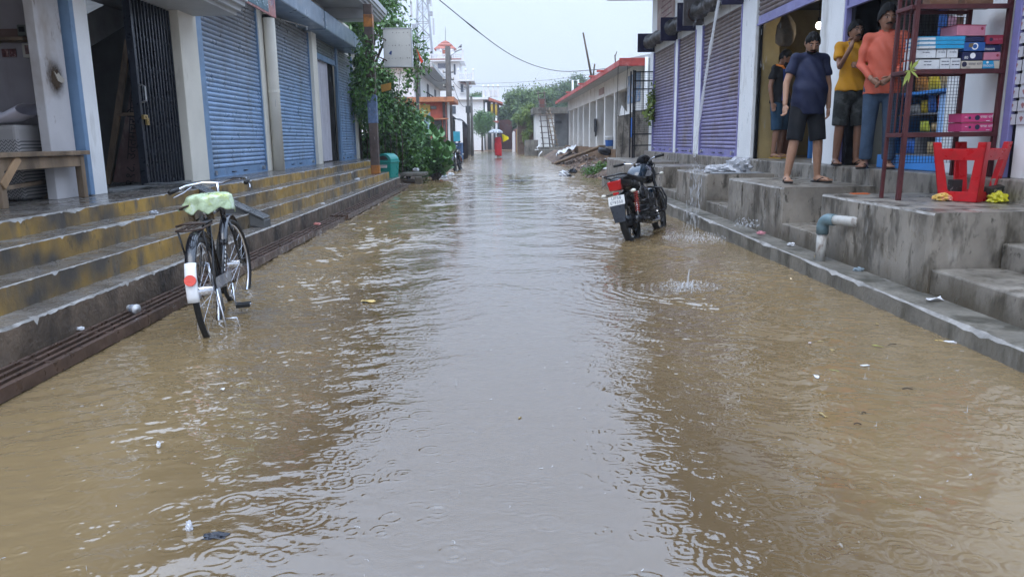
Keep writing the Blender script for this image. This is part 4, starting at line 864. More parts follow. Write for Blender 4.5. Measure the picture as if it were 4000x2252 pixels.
hb = bpy.data.objects.new('handlebar', None); COL.objects.link(hb); hb.parent = BK; hb.location = (0, .92, 1.0); hb.rotation_euler = (0, R(-3), R(-9))
tb('bar', [(-.27, -.13, -.01), (-.23, -.02, .012), (-.12, .05, .02), (0, .055, .0), (.12, .05, .02), (.23, -.02, .012), (.27, -.13, -.01)], .011, chrome, hb)
for s in (-1, 1):
    tb('grip', [(s*.262, -.09, 0), (s*.28, -.2, -.015)], .017, rubber, hb); tb('brake_lever', [(s*.2, .02, -.0), (s*.25, -.03, -.035), (s*.285, -.15, -.055)], .006, chrome, hb)
# saddle with springs
sd = bpy.data.objects.new('saddle', None); COL.objects.link(sd); sd.parent = BK; sd.location = (0, .29, .87)
mb = MB(); mb.grid(lambda u, v: ((.105*(1-u)**.8+.022)*math.sin((v-.5)*3.1), -.13+.3*u, .03*math.cos((v-.5)*3.1)+.012*(1-u)), 10, 11); o = mb.build('saddle_top', leather, sd, smooth=True); o.modifiers.new('t', 'SOLIDIFY').thickness = .012
for s in (-1, 1):
    pts = [(s*.06+.02*math.cos(t_), -.085+.02*math.sin(t_), -.075+t_*.0019) for t_ in np.linspace(0, 31, 60)]
    mb = MB(); mb.tube(pts, .0035, 5); mb.build('spring', mat('old_brass', (.22, .15, .08), .4, metal=.8), sd, smooth=True); tb('spring_plate', [(s*.06, -.085, -.085), (s*.02, .06, -.06)], .006, blackp, sd, 6)
tb('seat_post', [(0, .33, .80), (0, .31, .85)], .012, chrome)
# carrier
ca = bpy.data.objects.new('carrier', None); COL.objects.link(ca); ca.parent = BK
tb('carrier_frame', [(-.02, .3, .77), (-.07, .16, .775), (-.075, -.2, .775), (0, -.24, .775), (.075, -.2, .775), (.07, .16, .775), (.02, .3, .77)], .007, leather, ca)
for s in (-1, 1): tb('carrier_stay', [(s*.074, -.17, .775), (s*.062, 0, .36)], .006, blackp, ca)
for x in (-.03, 0, .03): tb('carrier_rod', [(x, -.22, .785), (x, .2, .785)], .006, leather, ca, 6)
tb('carrier_strap', [(-.08, -.16, .80), (-.02, -.21, .815), (.06, -.2, .81), (.08, -.1, .80), (.0, -.13, .815), (-.07, -.05, .80)], .008, leather, ca, 6)
P('carrier_clip', mat('dark_grey_metal', (.1, .1, .11), .4, metal=.5), ca, (.03, .07, .0, .26, .79, .8))
# chain guard, cranks, pedals, stand
mb = MB(); mb.bar((.052, -.02, .39), (.052, .62, .345), .006, .075); mb.build('chain_guard', mat('grey_guard', (.16, .17, .2), .35, metal=.4), BK, bevel=.002)
mb = MB(); mb.torus((.05, .5, .30), .088, .006, (1, 0, 0), 26, 5); mb.build('chainring', chrome, BK)
tb('crank', [(.07, .5, .30), (.085, .42, .15)], .010, chrome); tb('crank', [(-.07, .5, .30), (-.085, .58, .45)], .010, chrome)
for (s, y, z) in ((1, .42, .15), (-1, .58, .45)):
    pd = bpy.data.objects.new('pedal', None); COL.objects.link(pd); pd.parent = BK; pd.location = (s*.14, y, z)
    for q in (-.028, .028): mb = MB(); mb.cbox((0, q, 0), (.095, .026, .028)); mb.build('pedal_block', rubber, pd, bevel=.004)
    tb('pedal_spindle', [(-.055, 0, 0), (.055, 0, 0)], .007, chrome, pd, 8)
for s in (-1, 1): tb('stand_leg', [(s*.06, .0, .36), (s*.10, -.04, .0)], .008, chrome)
tb('stand_spring', [(.07, .02, .36), (.075, .04, .2)], .012, mat('dull_steel', (.2, .2, .2), .4, metal=.8))
tb('stand_foot', [(.10, -.04, .16), (.16, -.02, .155), (.185, -.03, .06)], .006, chrome)
# pale green plastic bag pulled over the saddle
gf = mat('pale_green_film', (.44, .54, .33), .22, var=.3, vs=9, bump=.6, bs=22, bd=.02, spec=.6, dirt=[((.60, .68, .58), 7, .5, .62, (1, 1, 1)), ((.42, .50, .10), 6, .52, .65, (1, 1, 1))])
def cover(u, v):
    a = 2*math.pi*u; k = v
    rx = .135+.03*k+.012*math.sin(a*5+k*4)*k; ry = .165+.02*k+.01*math.sin(a*7)*k
    if k < .35: q = k/.35; rx *= q**.6*.95; ry *= q**.6*.95; z = .05-.012*q**4
    else: q = (k-.35)/.65; z = .038-.10*q*(1+.12*math.sin(a*3+1)+.12*math.sin(a*8)+.06*math.sin(a*15))
    x_ = rx*math.cos(a); 
    if x_ < 0 and k > .6: x_ -= .03*(k-.6)/.4*abs(math.cos(a)); z += .03*(k-.6)
    return (x_, ry*math.sin(a), z+.004*math.sin(a*11+k*9))
mb = MB(); mb.grid(cover, 61, 16); o = tag(mb.build('saddle_cover', gf, None, smooth=True), 'pale green plastic bag pulled over the bicycle saddle', 'plastic bag'); o.modifiers.new('t', 'SOLIDIFY').thickness = .003
o.location = (-1.965, 5.145, .815); o.rotation_euler = (0, R(-4), R(10))

# ================================================================ motorcycles
mblk = mat('motor_black', (.007, .007, .009), .3, var=.3, spec=.5); meng = mat('engine_grey', (.03, .03, .032), .45, metal=.5, var=.4, vs=12)
mblu = mat('tank_blue_black', (.008, .018, .032), .12, var=.15, coat=.5, spec=.5); msil = mat('tank_silver', (.30, .31, .34), .3, metal=.4)
tail = mat('tail_light', (.42, .008, .008), .15, var=.15, coat=.5); redsp = mat('red_spring', (.35, .03, .015), .35)
flap = mat('mud_flap', (.04, .045, .055), .3, var=.2); plate = mat('number_plate', (.62, .62, .6), .5, var=.05); amber = mat('clear_lens', (.6, .58, .5), .2)
def loft(secs, m, name, parent, n=14, pw=2.4):
    """secs: (y, z, half width, half height)"""
    mb = MB(); vs = []
    for (y, z, hw, hh) in secs:
        for j in range(n):
            a = 2*math.pi*j/n; c, s = math.cos(a), math.sin(a)
            vs.append((hw*math.copysign(abs(c)**(2/pw), c), y, z+hh*math.copysign(abs(s)**(2/pw), s)))
    k = len(secs); fs = [(i*n+j, i*n+(j+1) % n, (i+1)*n+(j+1) % n, (i+1)*n+j) for i in range(k-1) for j in range(n)]+[tuple(range(n)), tuple((k-1)*n+j for j in range(n))]
    mb.add(vs, fs); return mb.build(name, m, parent, smooth=True)
def motorcycle(label, loc, rz, lean, tank, rear_detail=True):
    o = thing('motorcycle', label, 'motorcycle', loc, (0, R(lean), R(rz)))
    wheel(o, 'wheel', (0, 0, .30), .30, .045, 0, mblk, .09, .06); wheel(o, 'wheel', (0, 1.24, .30), .30, .042, 0, mblk, .08, .05)
    for y in (0, 1.24):
        for k in range(5): mb = MB(); a = k*2*math.pi/5+.3; mb.bar((0, y+.05*math.cos(a), .30+.05*math.sin(a)), (0, y+.215*math.cos(a), .30+.215*math.sin(a)), .03, .02, (1, 0, 0)); mb.build('alloy_spoke', mblk, o)
    arcguard(o, 'rear_fender', (0, 0, .30), .34, .075, R(35), R(160), mblk, 14, .03); arcguard(o, 'front_fender', (0, 1.24, .30), .33, .06, R(5), R(150), tank, 14, .03)
    T_ = lambda nm, pts, r, m, n=10: tb(nm, pts, r, m, o, n)
    for s in (-1, 1):
        T_('swing_arm', [(s*.09, 0, .30), (s*.09, .48, .34)], .02, mblk)
        T_('shock_rod', [(s*.115, .0, .33), (s*.10, .14, .64)], .013, chrome)
        pts = [Vector((s*.112, .03, .40)).lerp(Vector((s*.10, .14, .64)), t_/40)+Vector((.026*math.cos(t_*1.45), .026*math.sin(t_*1.45), 0)) for t_ in range(41)]
        T_('shock_spring', pts, .007, redsp, 6)
        T_('fork_tube', [(s*.085, 1.24, .30), (s*.085, 1.03, .86)], .02, chrome if not rear_detail else mblk)
        T_('handlebar', [(s*.02, .98, .90), (s*.12, .98, 1.0), (s*.22, .90, 1.02)], .011, chrome); T_('grip', [(s*.22, .90, 1.02), (s*.34, .83, 1.02)], .018, rubber)
        T_('lever', [(s*.2, .94, 1.02), (s*.33, .90, 1.01)], .006, mblk, 6)
        T_('foot_peg', [(s*.1, .5, .30), (s*.24, .48, .30)], .014, rubber); T_('rear_peg', [(s*.1, .18, .36), (s*.22, .16, .36)], .013, rubber)
        T_('indicator_stalk', [(s*.08, -.18, .66), (s*.16, -.2, .66)], .008, mblk, 6); mb = MB(); mb.ell((s*.185, -.21, .66), (.035, .03, .022), 8, 10); mb.build('indicator', amber, o, smooth=True)
        T_('front_indicator_stalk', [(s*.08, 1.1, .80), (s*.17, 1.12, .8)], .008, mblk, 6); mb = MB(); mb.ell((s*.19, 1.13, .80), (.03, .03, .022), 8, 10); mb.build('indicator', amber, o, smooth=True)
        # crash guard and foot guard
        T_('crash_guard', [(s*.06, .82, .66), (s*.23, .84, .62), (s*.27, .84, .48), (s*.24, .82, .34), (s*.06, .78, .30)], .013, mblk)
    loft([(-.30, .80, .05, .03), (-.2, .79, .095, .05), (.0, .77, .115, .06), (.2, .75, .12, .06), (.35, .70, .11, .06)], mblk, 'tail_cowl', o)
    loft([(-.16, .83, .09, .025), (.0, .83, .125, .04), (.2, .81, .13, .045), (.42, .785, .12, .045), (.55, .79, .10, .04), (.62, .82, .06, .02)], mat('seat_vinyl', (.012, .012, .013), .55, bump=.2), 'seat', o)
    loft([(.5, .80, .07, .05), (.6, .84, .12, .09), (.75, .87, .145, .10), (.88, .88, .14, .095), (.98, .87, .09, .07), (1.02, .85, .04, .03)], tank, 'tank', o)
    for s in (-1, 1):
        mb = MB(); mb.add([(s*.118, .6, .80), (s*.15, .74, .795), (s*.15, .86, .82), (s*.148, .8, .87), (s*.142, .68, .87)], [(0, 1, 2, 3, 4)]); mb.build('tank_graphic', msil, o)
        loft([(.28, .60, .02, .06), (.4, .61, .02, .09), (.56, .6, .02, .06)], mblk, 'side_panel', o).location.x = s*.12
    mb = MB(); mb.tube([(0, .74, .965), (0, .74, .985)], .045, 14); mb.build('filler_cap', chrome, o)
    mb = MB(); mb.cbox((0, .68, .36), (.2, .26, .2)); mb.build('engine_case', meng, o, bevel=.03, seg=3)
    for k in range(6): mb = MB(); mb.cbox((0, .82, .44+k*.028), (.17, .17, .012), (R(-8), 0, 0)); mb.build('cooling_fin', meng, o)
    T_('exhaust', [(.05, .9, .44), (.1, .94, .3), (.13, .8, .22), (.15, .45, .23), (.155, .2, .27)], .022, chrome); T_('silencer', [(.155, .3, .26), (.165, -.25, .33)], .042, mblk, 14)
    T_('grab_rail', [(-.12, .1, .83), (-.13, -.2, .87), (-.09, -.33, .88), (.09, -.33, .88), (.13, -.2, .87), (.12, .1, .83)], .011, mblk)
    mb = MB(); mb.add([(-.085, -.315, .81), (.085, -.315, .81), (.075, -.30, .70), (-.075, -.30, .70), (-.07, -.2, .83), (.07, -.2, .83), (.06, -.2, .69), (-.06, -.2, .69)], [(0, 1, 2, 3), (0, 4, 5, 1), (3, 2, 6, 7), (0, 3, 7, 4), (1, 5, 6, 2)]); mb.build('tail_light', tail, o, bevel=.015, seg=3)
    mb = MB(); mb.cbox((0, -.295, .665), (.07, .03, .03)); mb.build('plate_lamp', tail, o, bevel=.005)
    mb = MB(); mb.cbox((0, -.33, .585), (.20, .006, .11), (R(-14), 0, 0)); pl_ = mb.build('number_plate', plate, o, bevel=.002)
    mm = Matrix.Translation((0, -.33, .585)) @ Euler((R(-14), 0, 0)).to_matrix().to_4x4() @ Matrix.Translation((0, -.0045, 0)) @ Matrix.Rotation(R(90), 4, 'X')
    if rear_detail:
        text('plate_lettering', 'UP58', .052, ink, pl_, mm @ Matrix.Translation((0, .027, 0)), sp=1.1); text('plate_lettering', 'E*9350', .052, ink, pl_, mm @ Matrix.Translation((0, -.024, 0)), sp=1.05)
    mb = MB(); mb.add([(-.09, -.345, .53), (.09, -.345, .53), (.065, -.35, .33), (-.065, -.35, .33), (-.09, -.335, .53), (.09, -.335, .53), (.065, -.34, .33), (-.065, -.34, .33)], [(0, 1, 2, 3), (7, 6, 5, 4), (0, 4, 5, 1), (1, 5, 6, 2), (2, 6, 7, 3), (3, 7, 4, 0)]); mb.build('mud_flap', flap, o)
    T_('flap_stay', [(0, -.34, .5), (0, -.1, .6)], .014, mblk)
    loft([(1.02, .84, .10, .09), (1.1, .83, .12, .13), (1.18, .82, .105, .11), (1.2, .82, .08, .085)], mblk, 'headlight_cowl', o); mb = MB(); mb.ell((0, 1.195, .81), (.075, .03, .06), 8, 14); mb.build('headlight', amber if not rear_detail else chrome, o, smooth=True)
    mb = MB(); mb.grid(lambda u, v: (.11*math.sin((u-.5)*2.6), 1.16-.05*v-.05*abs(u-.5), .92+.17*v*(1-.5*(2*u-1)**2)), 9, 6); q = mb.build('visor', mblk, o, smooth=True); q.modifiers.new('t', 'SOLIDIFY').thickness = .006
    for s in (-1, 1): T_('front_brake_hose', [(s*.1, .96, .98), (s*.13, 1.12, .93), (s*.06, 1.1, .8)], .006, mblk, 6)
    if not rear_detail:
        for s in (-1, 1): T_('mirror_stalk', [(s*.2, .92, 1.02), (s*.27, .95, 1.13)], .006, mblk, 6); mb = MB(); mb.ell((s*.30, .95, 1.15), (.055, .015, .035), 8, 12); mb.build('mirror', mblk, o, smooth=True)
    T_('side_stand', [(-.08, .55, .3), (-.22, .5, .0)], .011, mblk)
    # ladies' foot guard on the right side
    for z in (.40, .52): T_('leg_guard', [(.16, .05, z), (.24, .12, z), (.24, .42, z), (.16, .48, z)], .010, mblk, 8)
    for y in (.16, .38): T_('leg_guard', [(.24, y, .36), (.24, y, .58)], .010, mblk, 8)
    return o
mot = motorcycle('black motorcycle with a red tail light leaning by the right kerb', (1.64, 9.0, -.09), -27, -13, mblu)
text('tank_lettering', 'Splendor+', .055, msil, bpy.data.objects[[c.name for c in mot.children if c.name.startswith('tank') and 'graphic' not in c.name][0]], face_mtx((.149, .74, .90), (0, 1, 0), (-.12, 0, 1)))
mot2 = motorcycle('black motorcycle parked facing us beside the leafy bushes', (-1.55, 31.0, -.06), 174, 8, mblk, False)
# ================================================================ people
def remesh(mb, vox=.011, sm=5):
    me = mb.mesh('tmp'); o = bpy.data.objects.new('tmp', me); COL.objects.link(o)
    r = o.modifiers.new('r', 'REMESH'); r.mode = 'VOXEL'; r.voxel_size = vox
    s = o.modifiers.new('s', 'SMOOTH'); s.factor = .5; s.iterations = sm
    dg = bpy.context.evaluated_depsgraph_get(); dg.update(); out = bpy.data.meshes.new_from_object(o.evaluated_get(dg))
    bpy.data.objects.remove(o); out.polygons.foreach_set('use_smooth', [True]*len(out.polygons)); return out
def mobj(name, me, m, parent):
    o = bpy.data.objects.new(name, me); COL.objects.link(o); me.materials.clear(); me.materials.append(m); o.parent = parent; return o
def caps(mb, pts, rs, sx=1., n=14, up=(0, 1, 0)):
    """closed chain of rounded cones"""
    pts = [Vector(p) for p in pts]; a = pts[0]; b = pts[-1]; d0 = (a-pts[1]).normalized(); d1 = (b-pts[-2]).normalized()
    P_ = [a+d0*rs[0]*.85, a+d0*rs[0]*.5]+pts+[b+d1*rs[-1]*.5, b+d1*rs[-1]*.85]; R_ = [rs[0]*.45, rs[0]*.85]+list(rs)+[rs[-1]*.85, rs[-1]*.45]
    return mb.tube(P_, R_, n, True, sx, up)
skin_a = mat('skin_brown', (.35, .195, .125), .5, var=.12, vs=9, bump=.05, spec=.4); skin_b = mat('skin_dark', (.26, .135, .085), .5, var=.12, vs=9, bump=.05, spec=.4)
hairm = mat('black_hair', (.005, .0045, .0045), .75, spec=.25, var=.4, vs=40, st=(1, 1, .2), bump=.6, bs=120); lipm = mat('lips', (.16, .06, .05), .5); eyew = mat('eye_white', (.45, .42, .4), .3); eyed = mat('eye_dark', (.01, .008, .008), .2)
slip = mat('dark_rubber_slipper', (.02, .017, .016), .5); slipy = mat('yellow_slipper', (.42, .27, .05), .5)
def hand(mb, w_, d, side, curl=.5, s=1.):
    """palm and five bent fingers; w_ wrist, d direction of the palm, side = direction of the thumb"""
    w_ = Vector(w_); d = Vector(d).normalized(); t_ = Vector(side).normalized(); t_ = (t_-d*t_.dot(d)).normalized(); n = d.cross(t_)
    caps(mb, [w_, w_+d*.045*s, w_+d*.075*s], [.024*s, .032*s, .030*s], .62, 10, t_)
    for k, (off, L) in enumerate(((.024, .068), (.008, .078), (-.008, .073), (-.023, .056))):
        p0 = w_+d*.078*s+t_*off*s; p1 = p0+(d*math.cos(curl*.6)+n*math.sin(curl*.6))*L*.42*s; p2 = p1+(d*math.cos(curl*1.7)+n*math.sin(curl*1.7))*L*.33*s; p3 = p2+(d*math.cos(curl*2.7)+n*math.sin(curl*2.7))*L*.27*s
        mb.tube([p0-d*.02*s, p0, p1, p2, p3], [.009*s, .009*s, .0085*s, .008*s, .006*s], 7)
    p0 = w_+d*.02*s+t_*.022*s; p1 = p0+(d*.7+t_*.6)*.035*s; p2 = p1+(d*.9+n*curl*.5)*.028*s
    mb.tube([p0, p1, p2], [.011*s, .0095*s, .007*s], 7)
def person(label, loc, rz, J, skin, shirt, pants, hem=.98, slv=.55, leg=.52, H=1., belly=.0, beard=1, shoes=slip, collar=False, group=None, hairvol=1., stripes=None, head_tilt=(0, 0), waist=1.):
    """J: joints in a frame facing -y; hem = z of shirt hem, slv = sleeve share, leg = trouser share"""
    o = thing('person', label, 'person', loc, (0, 0, R(rz)), group); o.scale = (H, H, H)
    V_ = Vector; J = {k: V_(v) for k, v in J.items()}
    body = MB(); sp = [J['pelvis'], J['waist'], J['chest'], J['neck0']]
    caps(body, [J['pelvis']+V_((0, 0, -.05)), J['pelvis'], J['waist'], J['chest'], (J['chest']+J['neck0'])/2], [.075, .085, .085*waist, .094, .07], 1.4)
    caps(body, [J['shL'], (J['shL']+J['shR'])/2, J['shR']], [.044, .06, .044], 1, 12)
    hd = J['head']; nk = J['neck0']
    caps(body, [nk, nk.lerp(hd, .6)], [.055, .05])
    ty, tx = head_tilt; RH = Euler((tx, 0, ty)).to_matrix()
    hp = lambda x, y, z: hd+RH @ V_((x, y, z))
    body.ell(hd, (.073, .09, .108), 12, 16, RH); body.ell(hp(0, -.025, -.055), (.052, .06, .058), 10, 12, RH)
    caps(body, [hp(0, -.088, .012), hp(0, -.104, -.022)], [.009, .015], 1, 8)
    for s in (-1, 1): body.ell(hp(s*.074, .005, -.005), (.012, .022, .032), 6, 8, RH)
    for s, a in (('L', -1), ('R', 1)):
        caps(body, [J['sh'+s], J['el'+s], J['wr'+s]], [.046, .037, .026])
        caps(body, [J['hip'+s], J['kn'+s], J['kn'+s].lerp(J['an'+s], .35), J['an'+s]], [.082, .054, .052, .036])
        f = J['an'+s]; ft = J['toe'+s]; caps(body, [f+V_((0, .02, -.045)), f.lerp(ft, .5)+V_((0, 0, -.018)), ft], [.03, .034, .026], 1.25, 10, (0, 0, 1))
    me = remesh(body, .011, 4); ex = MB()
    hand(ex, J['wrL'], J['haL']-J['wrL'], J.get('thL', V_((.3, -1, 0))), J.get('cuL', V_((.5, 0, 0))).x); hand(ex, J['wrR'], J['haR']-J['wrR'], J.get('thR', V_((-.3, -1, 0))), J.get('cuR', V_((.5, 0, 0))).x)
    for s, a in (('L', -1), ('R', 1)):
        ft = J['toe'+s]; d = (ft-J['an'+s]); d.z = 0; d.normalize(); q = V_((-d.y, d.x, 0))
        for k in range(5): p = ft+q*(k-2)*.017; ex.tube([p, p+d*(.036-.004*abs(k-2)), p+d*(.046-.004*abs(k-2))+V_((0, 0, -.004))], [.011, .010, .006], 6)
    em = ex.mesh('x'); em.polygons.foreach_set('use_smooth', [True]*len(em.polygons)); bm = bmesh.new(); bm.from_mesh(me); bm.from_mesh(em); bm.to_mesh(me); bm.free()
    mobj('body', me, skin, o)
    # face
    for s in (-1, 1):
        mb = MB(); mb.ell(hp(s*.031, -.083, .012), (.011, .006, .0045), 6, 8, RH); e = mb.build('eye', eyew, o, smooth=True); mb = MB(); mb.ell(hp(s*.031, -.0895, .012), (.006, .003, .006), 6, 8, RH); mb.build('iris', eyed, e, smooth=True)
        mb = MB(); mb.tube([hp(s*.012, -.091, .03), hp(s*.032, -.09, .036), hp(s*.052, -.078, .03)], [.004, .005, .003], 6); mb.build('eyebrow', hairm, o)
    mb = MB(); mb.tube([hp(-.022, -.083, -.058), hp(0, -.09, -.056), hp(.022, -.083, -.058)], [.003, .007, .003], 6); mb.build('mouth', lipm, o, smooth=True)
    # hair
    hb_ = MB(); n0 = 20
    def hf(u, v):
        a = 2*math.pi*u; b = v*(1.72+.4*max(0, math.sin(a))-.68*max(0, -math.sin(a))**1.3+.07*math.sin(a*13)*(v > .8)); k = (1.07+.02*math.sin(a*9+b*7)+.015*math.sin(a*17))*(1+.05*(hairvol-1))
        p = V_((.074*math.sin(b)*math.cos(a), .092*math.sin(b)*math.sin(a)+.006, .110*math.cos(b)*(1+.06*(hairvol-1)*3)))*k; return hp(*p)
    hb_.grid(hf, 41, 12); h_ = hb_.build('hair', hairm, o, smooth=True); sm_ = h_.modifiers.new('t', 'SOLIDIFY'); sm_.thickness = .008
    if beard:
        mb = MB()
        def bf(u, v):
            a = math.pi*(1.03+.94*u); b = 1.75+v*.9; k = 1.03
            return hp(.056*math.sin(b)*math.cos(a)*k*1.12, -.02+.066*math.sin(b)*math.sin(a)*k, -.05+.066*math.cos(b)*k)
        if beard == 1: mb.grid(bf, 21, 8); mb.build('beard', hairm, o, smooth=True)
        mb = MB(); mb.tube([hp(-.032, -.078, -.05), hp(-.012, -.093, -.042), hp(.012, -.093, -.042), hp(.032, -.078, -.05)], [.004, .007, .007, .004], 6); mb.build('moustache', hairm, o, smooth=True)
    # shirt
    sh = MB(); hz = V_((J['pelvis'].x, J['pelvis'].y, hem)); w1 = J['waist']+V_((0, -belly*.5, 0))
    sh.tube([hz, hz+V_((0, 0, .03)), J['pelvis'].lerp(w1, .6), w1, J['chest'], (J['chest']+J['neck0'])/2, J['neck0']+V_((0, .005, -.012))], [.138, .136, .122+belly*.5, .108*waist+belly*.55, .117, .098, .064], 24, True, 1.36, (0, 1, 0))
    caps(sh, [J['shL'], (J['shL']+J['shR'])/2+V_((0, 0, .0)), J['shR']], [.054, .075, .054], 1, 12)
    for s in 'LR':
        S_, E2, W2 = J['sh'+s], J['el'+s], J['wr'+s]
        if slv <= 1: e = S_.lerp(E2, slv); sh.tube([S_+(S_-e).normalized()*.02, S_, e], [.047, .057, .058], 14)
        else: caps(sh, [S_, E2, E2.lerp(W2, slv-1)], [.054, .045, .036])
    me = remesh(sh, .011, 3)
    pr = np.empty(len(me.vertices)*3, dtype=np.float32); me.vertices.foreach_get('co', pr); pr = pr.reshape(-1, 3)
    nr = np.empty_like(pr).ravel(); me.vertices.foreach_get('normal', nr); nr = nr.reshape(-1, 3)
    fold = .0045*np.sin(pr[:, 2]*38+pr[:, 0]*22+3*np.sin(pr[:, 0]*11))+.003*np.sin(pr[:, 0]*55+pr[:, 2]*17)
    pr += nr*fold[:, None]; me.vertices.foreach_set('co', pr.ravel()); me.update()
    so_ = mobj('shirt', me, shirt, o)
    if collar:
        for s in (-1, 1): mb = MB(); n_ = J['neck0']; mb.add([n_+V_((s*.01, -.075, -.05)), n_+V_((s*.06, -.07, -.035)), n_+V_((s*.07, .0, .03)), n_+V_((s*.03, -.06, .02))], [(0, 1, 2, 3)]); c_ = mb.build('collar', shirt, so_); c_.modifiers.new('t', 'SOLIDIFY').thickness = .006
    # trousers
    tr = MB(); caps(tr, [J['pelvis']+V_((0, 0, -.06)), J['pelvis']+V_((0, 0, .07))], [.115, .115], 1.36, 20)
    for s in 'LR':
        Hh, K_, A_ = J['hip'+s], J['kn'+s], J['an'+s]
        if leg <= .6: e = Hh.lerp(K_, leg/.5*.99) if leg < .5 else K_.lerp(A_, (leg-.5)*1.0); tr.tube([Hh+V_((0, 0, .05)), Hh, Hh.lerp(K_, .55), e], [.095, .1, .094, .088], 16)
        else: tr.tube([Hh+V_((0, 0, .05)), Hh, K_, K_.lerp(A_, .5), K_.lerp(A_, (leg-.5)*2)], [.09, .095, .07, .066, .066], 16)
    me = remesh(tr, .011, 3); mobj('trousers', me, pants, o)
    for s in 'LR':
        d = J['toe'+s]-J['an'+s]; d.z = 0; d.normalize(); q = V_((-d.y, d.x, 0)); c = J['an'+s].copy(); c.z = 0
        pts = [(-.055, .032), (-.03, .04), (.04, .036), (.1, .045), (.15, .047), (.185, .03), (.19, 0)]
        ol = [c+d*a+q*b for a, b in pts]+[c+d*a-q*b for a, b in pts[::-1]]
        mb = MB(); k = len(ol); mb.add([p+V_((0, 0, .001)) for p in ol]+[p+V_((0, 0, .016)) for p in ol], [tuple(range(k)), tuple(range(k, 2*k))[::-1]]+[(i, (i+1) % k, k+(i+1) % k, k+i) for i in range(k)]); f_ = mb.build('slipper', shoes, o)
        mb = MB(); t0 = c+d*.15+V_((0, 0, .03))
        for ss in (-1, 1): mb.tube([t0, c+d*.10+q*ss*.03+V_((0, 0, .055)), c+d*.04+q*ss*.042+V_((0, 0, .02))], .007, 6)
        mb.build('strap', shoes, f_)
    return o, so_
def stand(fw=.1, sl=0.):
    return dict(pelvis=(0, 0, .86), waist=(0, -.01, 1.0), chest=(0, -.005, 1.2), neck0=(0, .01, 1.385), head=(0, -.012, 1.515), shL=(-.17, .01, 1.335), shR=(.17, .01, 1.335),
                elL=(-.235, .03, 1.06), elR=(.235, .03, 1.06), wrL=(-.24, -.03, .82), wrR=(.24, -.03, .82), haL=(-.235, -.05, .7), haR=(.235, -.05, .7), hipL=(-.085, 0, .84), hipR=(.085, 0, .84),
                knL=(-fw, -.015, .46), knR=(fw, -.015, .46), anL=(-fw-.01, .02, .085), anR=(fw+.01, .02, .085), toeL=(-fw-.04, -.12, .03), toeR=(fw+.04, -.12, .03))
navy_t = mat('navy_tee', (.012, .017, .05), .75, var=.15, vs=3); blk_s = mat('black_shorts', (.004, .005, .008), .8, var=.2)
yel_t = mat('yellow_tee', (.52, .24, .012), .8, var=.1); camo = mat('camo_shorts', (.022, .025, .024), .85, var=.5, vs=9, dirt=[((.06, .065, .065), 8, .52, .6, (1, 1, 1))])
org_t = mat('coral_shirt', (.50, .105, .06), .75, var=.1); jean = mat('blue_jeans', (.035, .06, .10), .85, var=.4, vs=5, dirt=[((.10, .15, .2), 4, .55, .75, (1, 1, .4))])
jer = mat('black_jersey', (.008, .008, .01), .8, var=.2); jblue = mat('royal_blue_panel', (.02, .06, .28), .8); jor = mat('orange_piping', (.75, .22, .04), .7); djean = mat('denim_shorts', (.02, .055, .10), .85, var=.3)
# man in navy, looking down
J = stand(.135); J.update(head=(-.02, -.06, 1.49), anL=(-.185, .02, .085), toeL=(-.235, -.11, .03), knL=(-.15, -.03, .46), anR=(.165, .0, .085), toeR=(.215, -.14, .03), knR=(.13, -.03, .46), elL=(-.26, .01, 1.07), wrL=(-.305, -.07, .84), haL=(-.32, -.11, .73), elR=(.25, .03, 1.05), wrR=(.225, -.04, .81), haR=(.215, -.06, .72))
person('man in a navy T-shirt and black shorts looking down on the plinth', (3.41, 8.42, .683), 8, J, skin_a, navy_t, blk_s, hem=.74, slv=.62, leg=.5, H=1.0, belly=.05, head_tilt=(-.32, .55), waist=1.06)
# man in yellow, fist on the cheek
J = stand(.11); J.update(elL=(-.2, -.12, 1.10), wrL=(-.115, -.2, 1.32), haL=(-.075, -.14, 1.44), thL=(0, 1, .3), cuL=(1.3, 0, 0), elR=(.24, -.07, 1.08), wrR=(.02, -.205, 1.10), haR=(-.09, -.21, 1.12), thR=(0, 0, 1), cuR=(.9, 0, 0), head=(-.005, -.03, 1.50))
person('man in a yellow T-shirt with his fist on his cheek', (4.02, 8.72, .854), -2, J, skin_b, yel_t, camo, hem=.84, slv=.6, leg=.52, H=.985, beard=2, head_tilt=(0, .12))
# man in the coral shirt, hands folded
J = stand(.10); J.update(elL=(-.22, -.03, 1.07), wrL=(-.09, -.2, .91), haL=(-.0, -.235, .84), elR=(.22, -.04, 1.07), wrR=(.08, -.2, .92), haR=(-.01, -.225, .85), thL=(0, -.3, 1), thR=(0, -.3, 1), cuL=(.9, 0, 0), cuR=(.9, 0, 0))
person('man in a coral shirt and jeans with folded hands behind the rack', (3.87, 7.72, .854), -30, J, skin_b, org_t, jean, hem=.77, slv=1.8, leg=.98, H=.965, collar=True, beard=2, head_tilt=(.35, .1), hairvol=2.2)
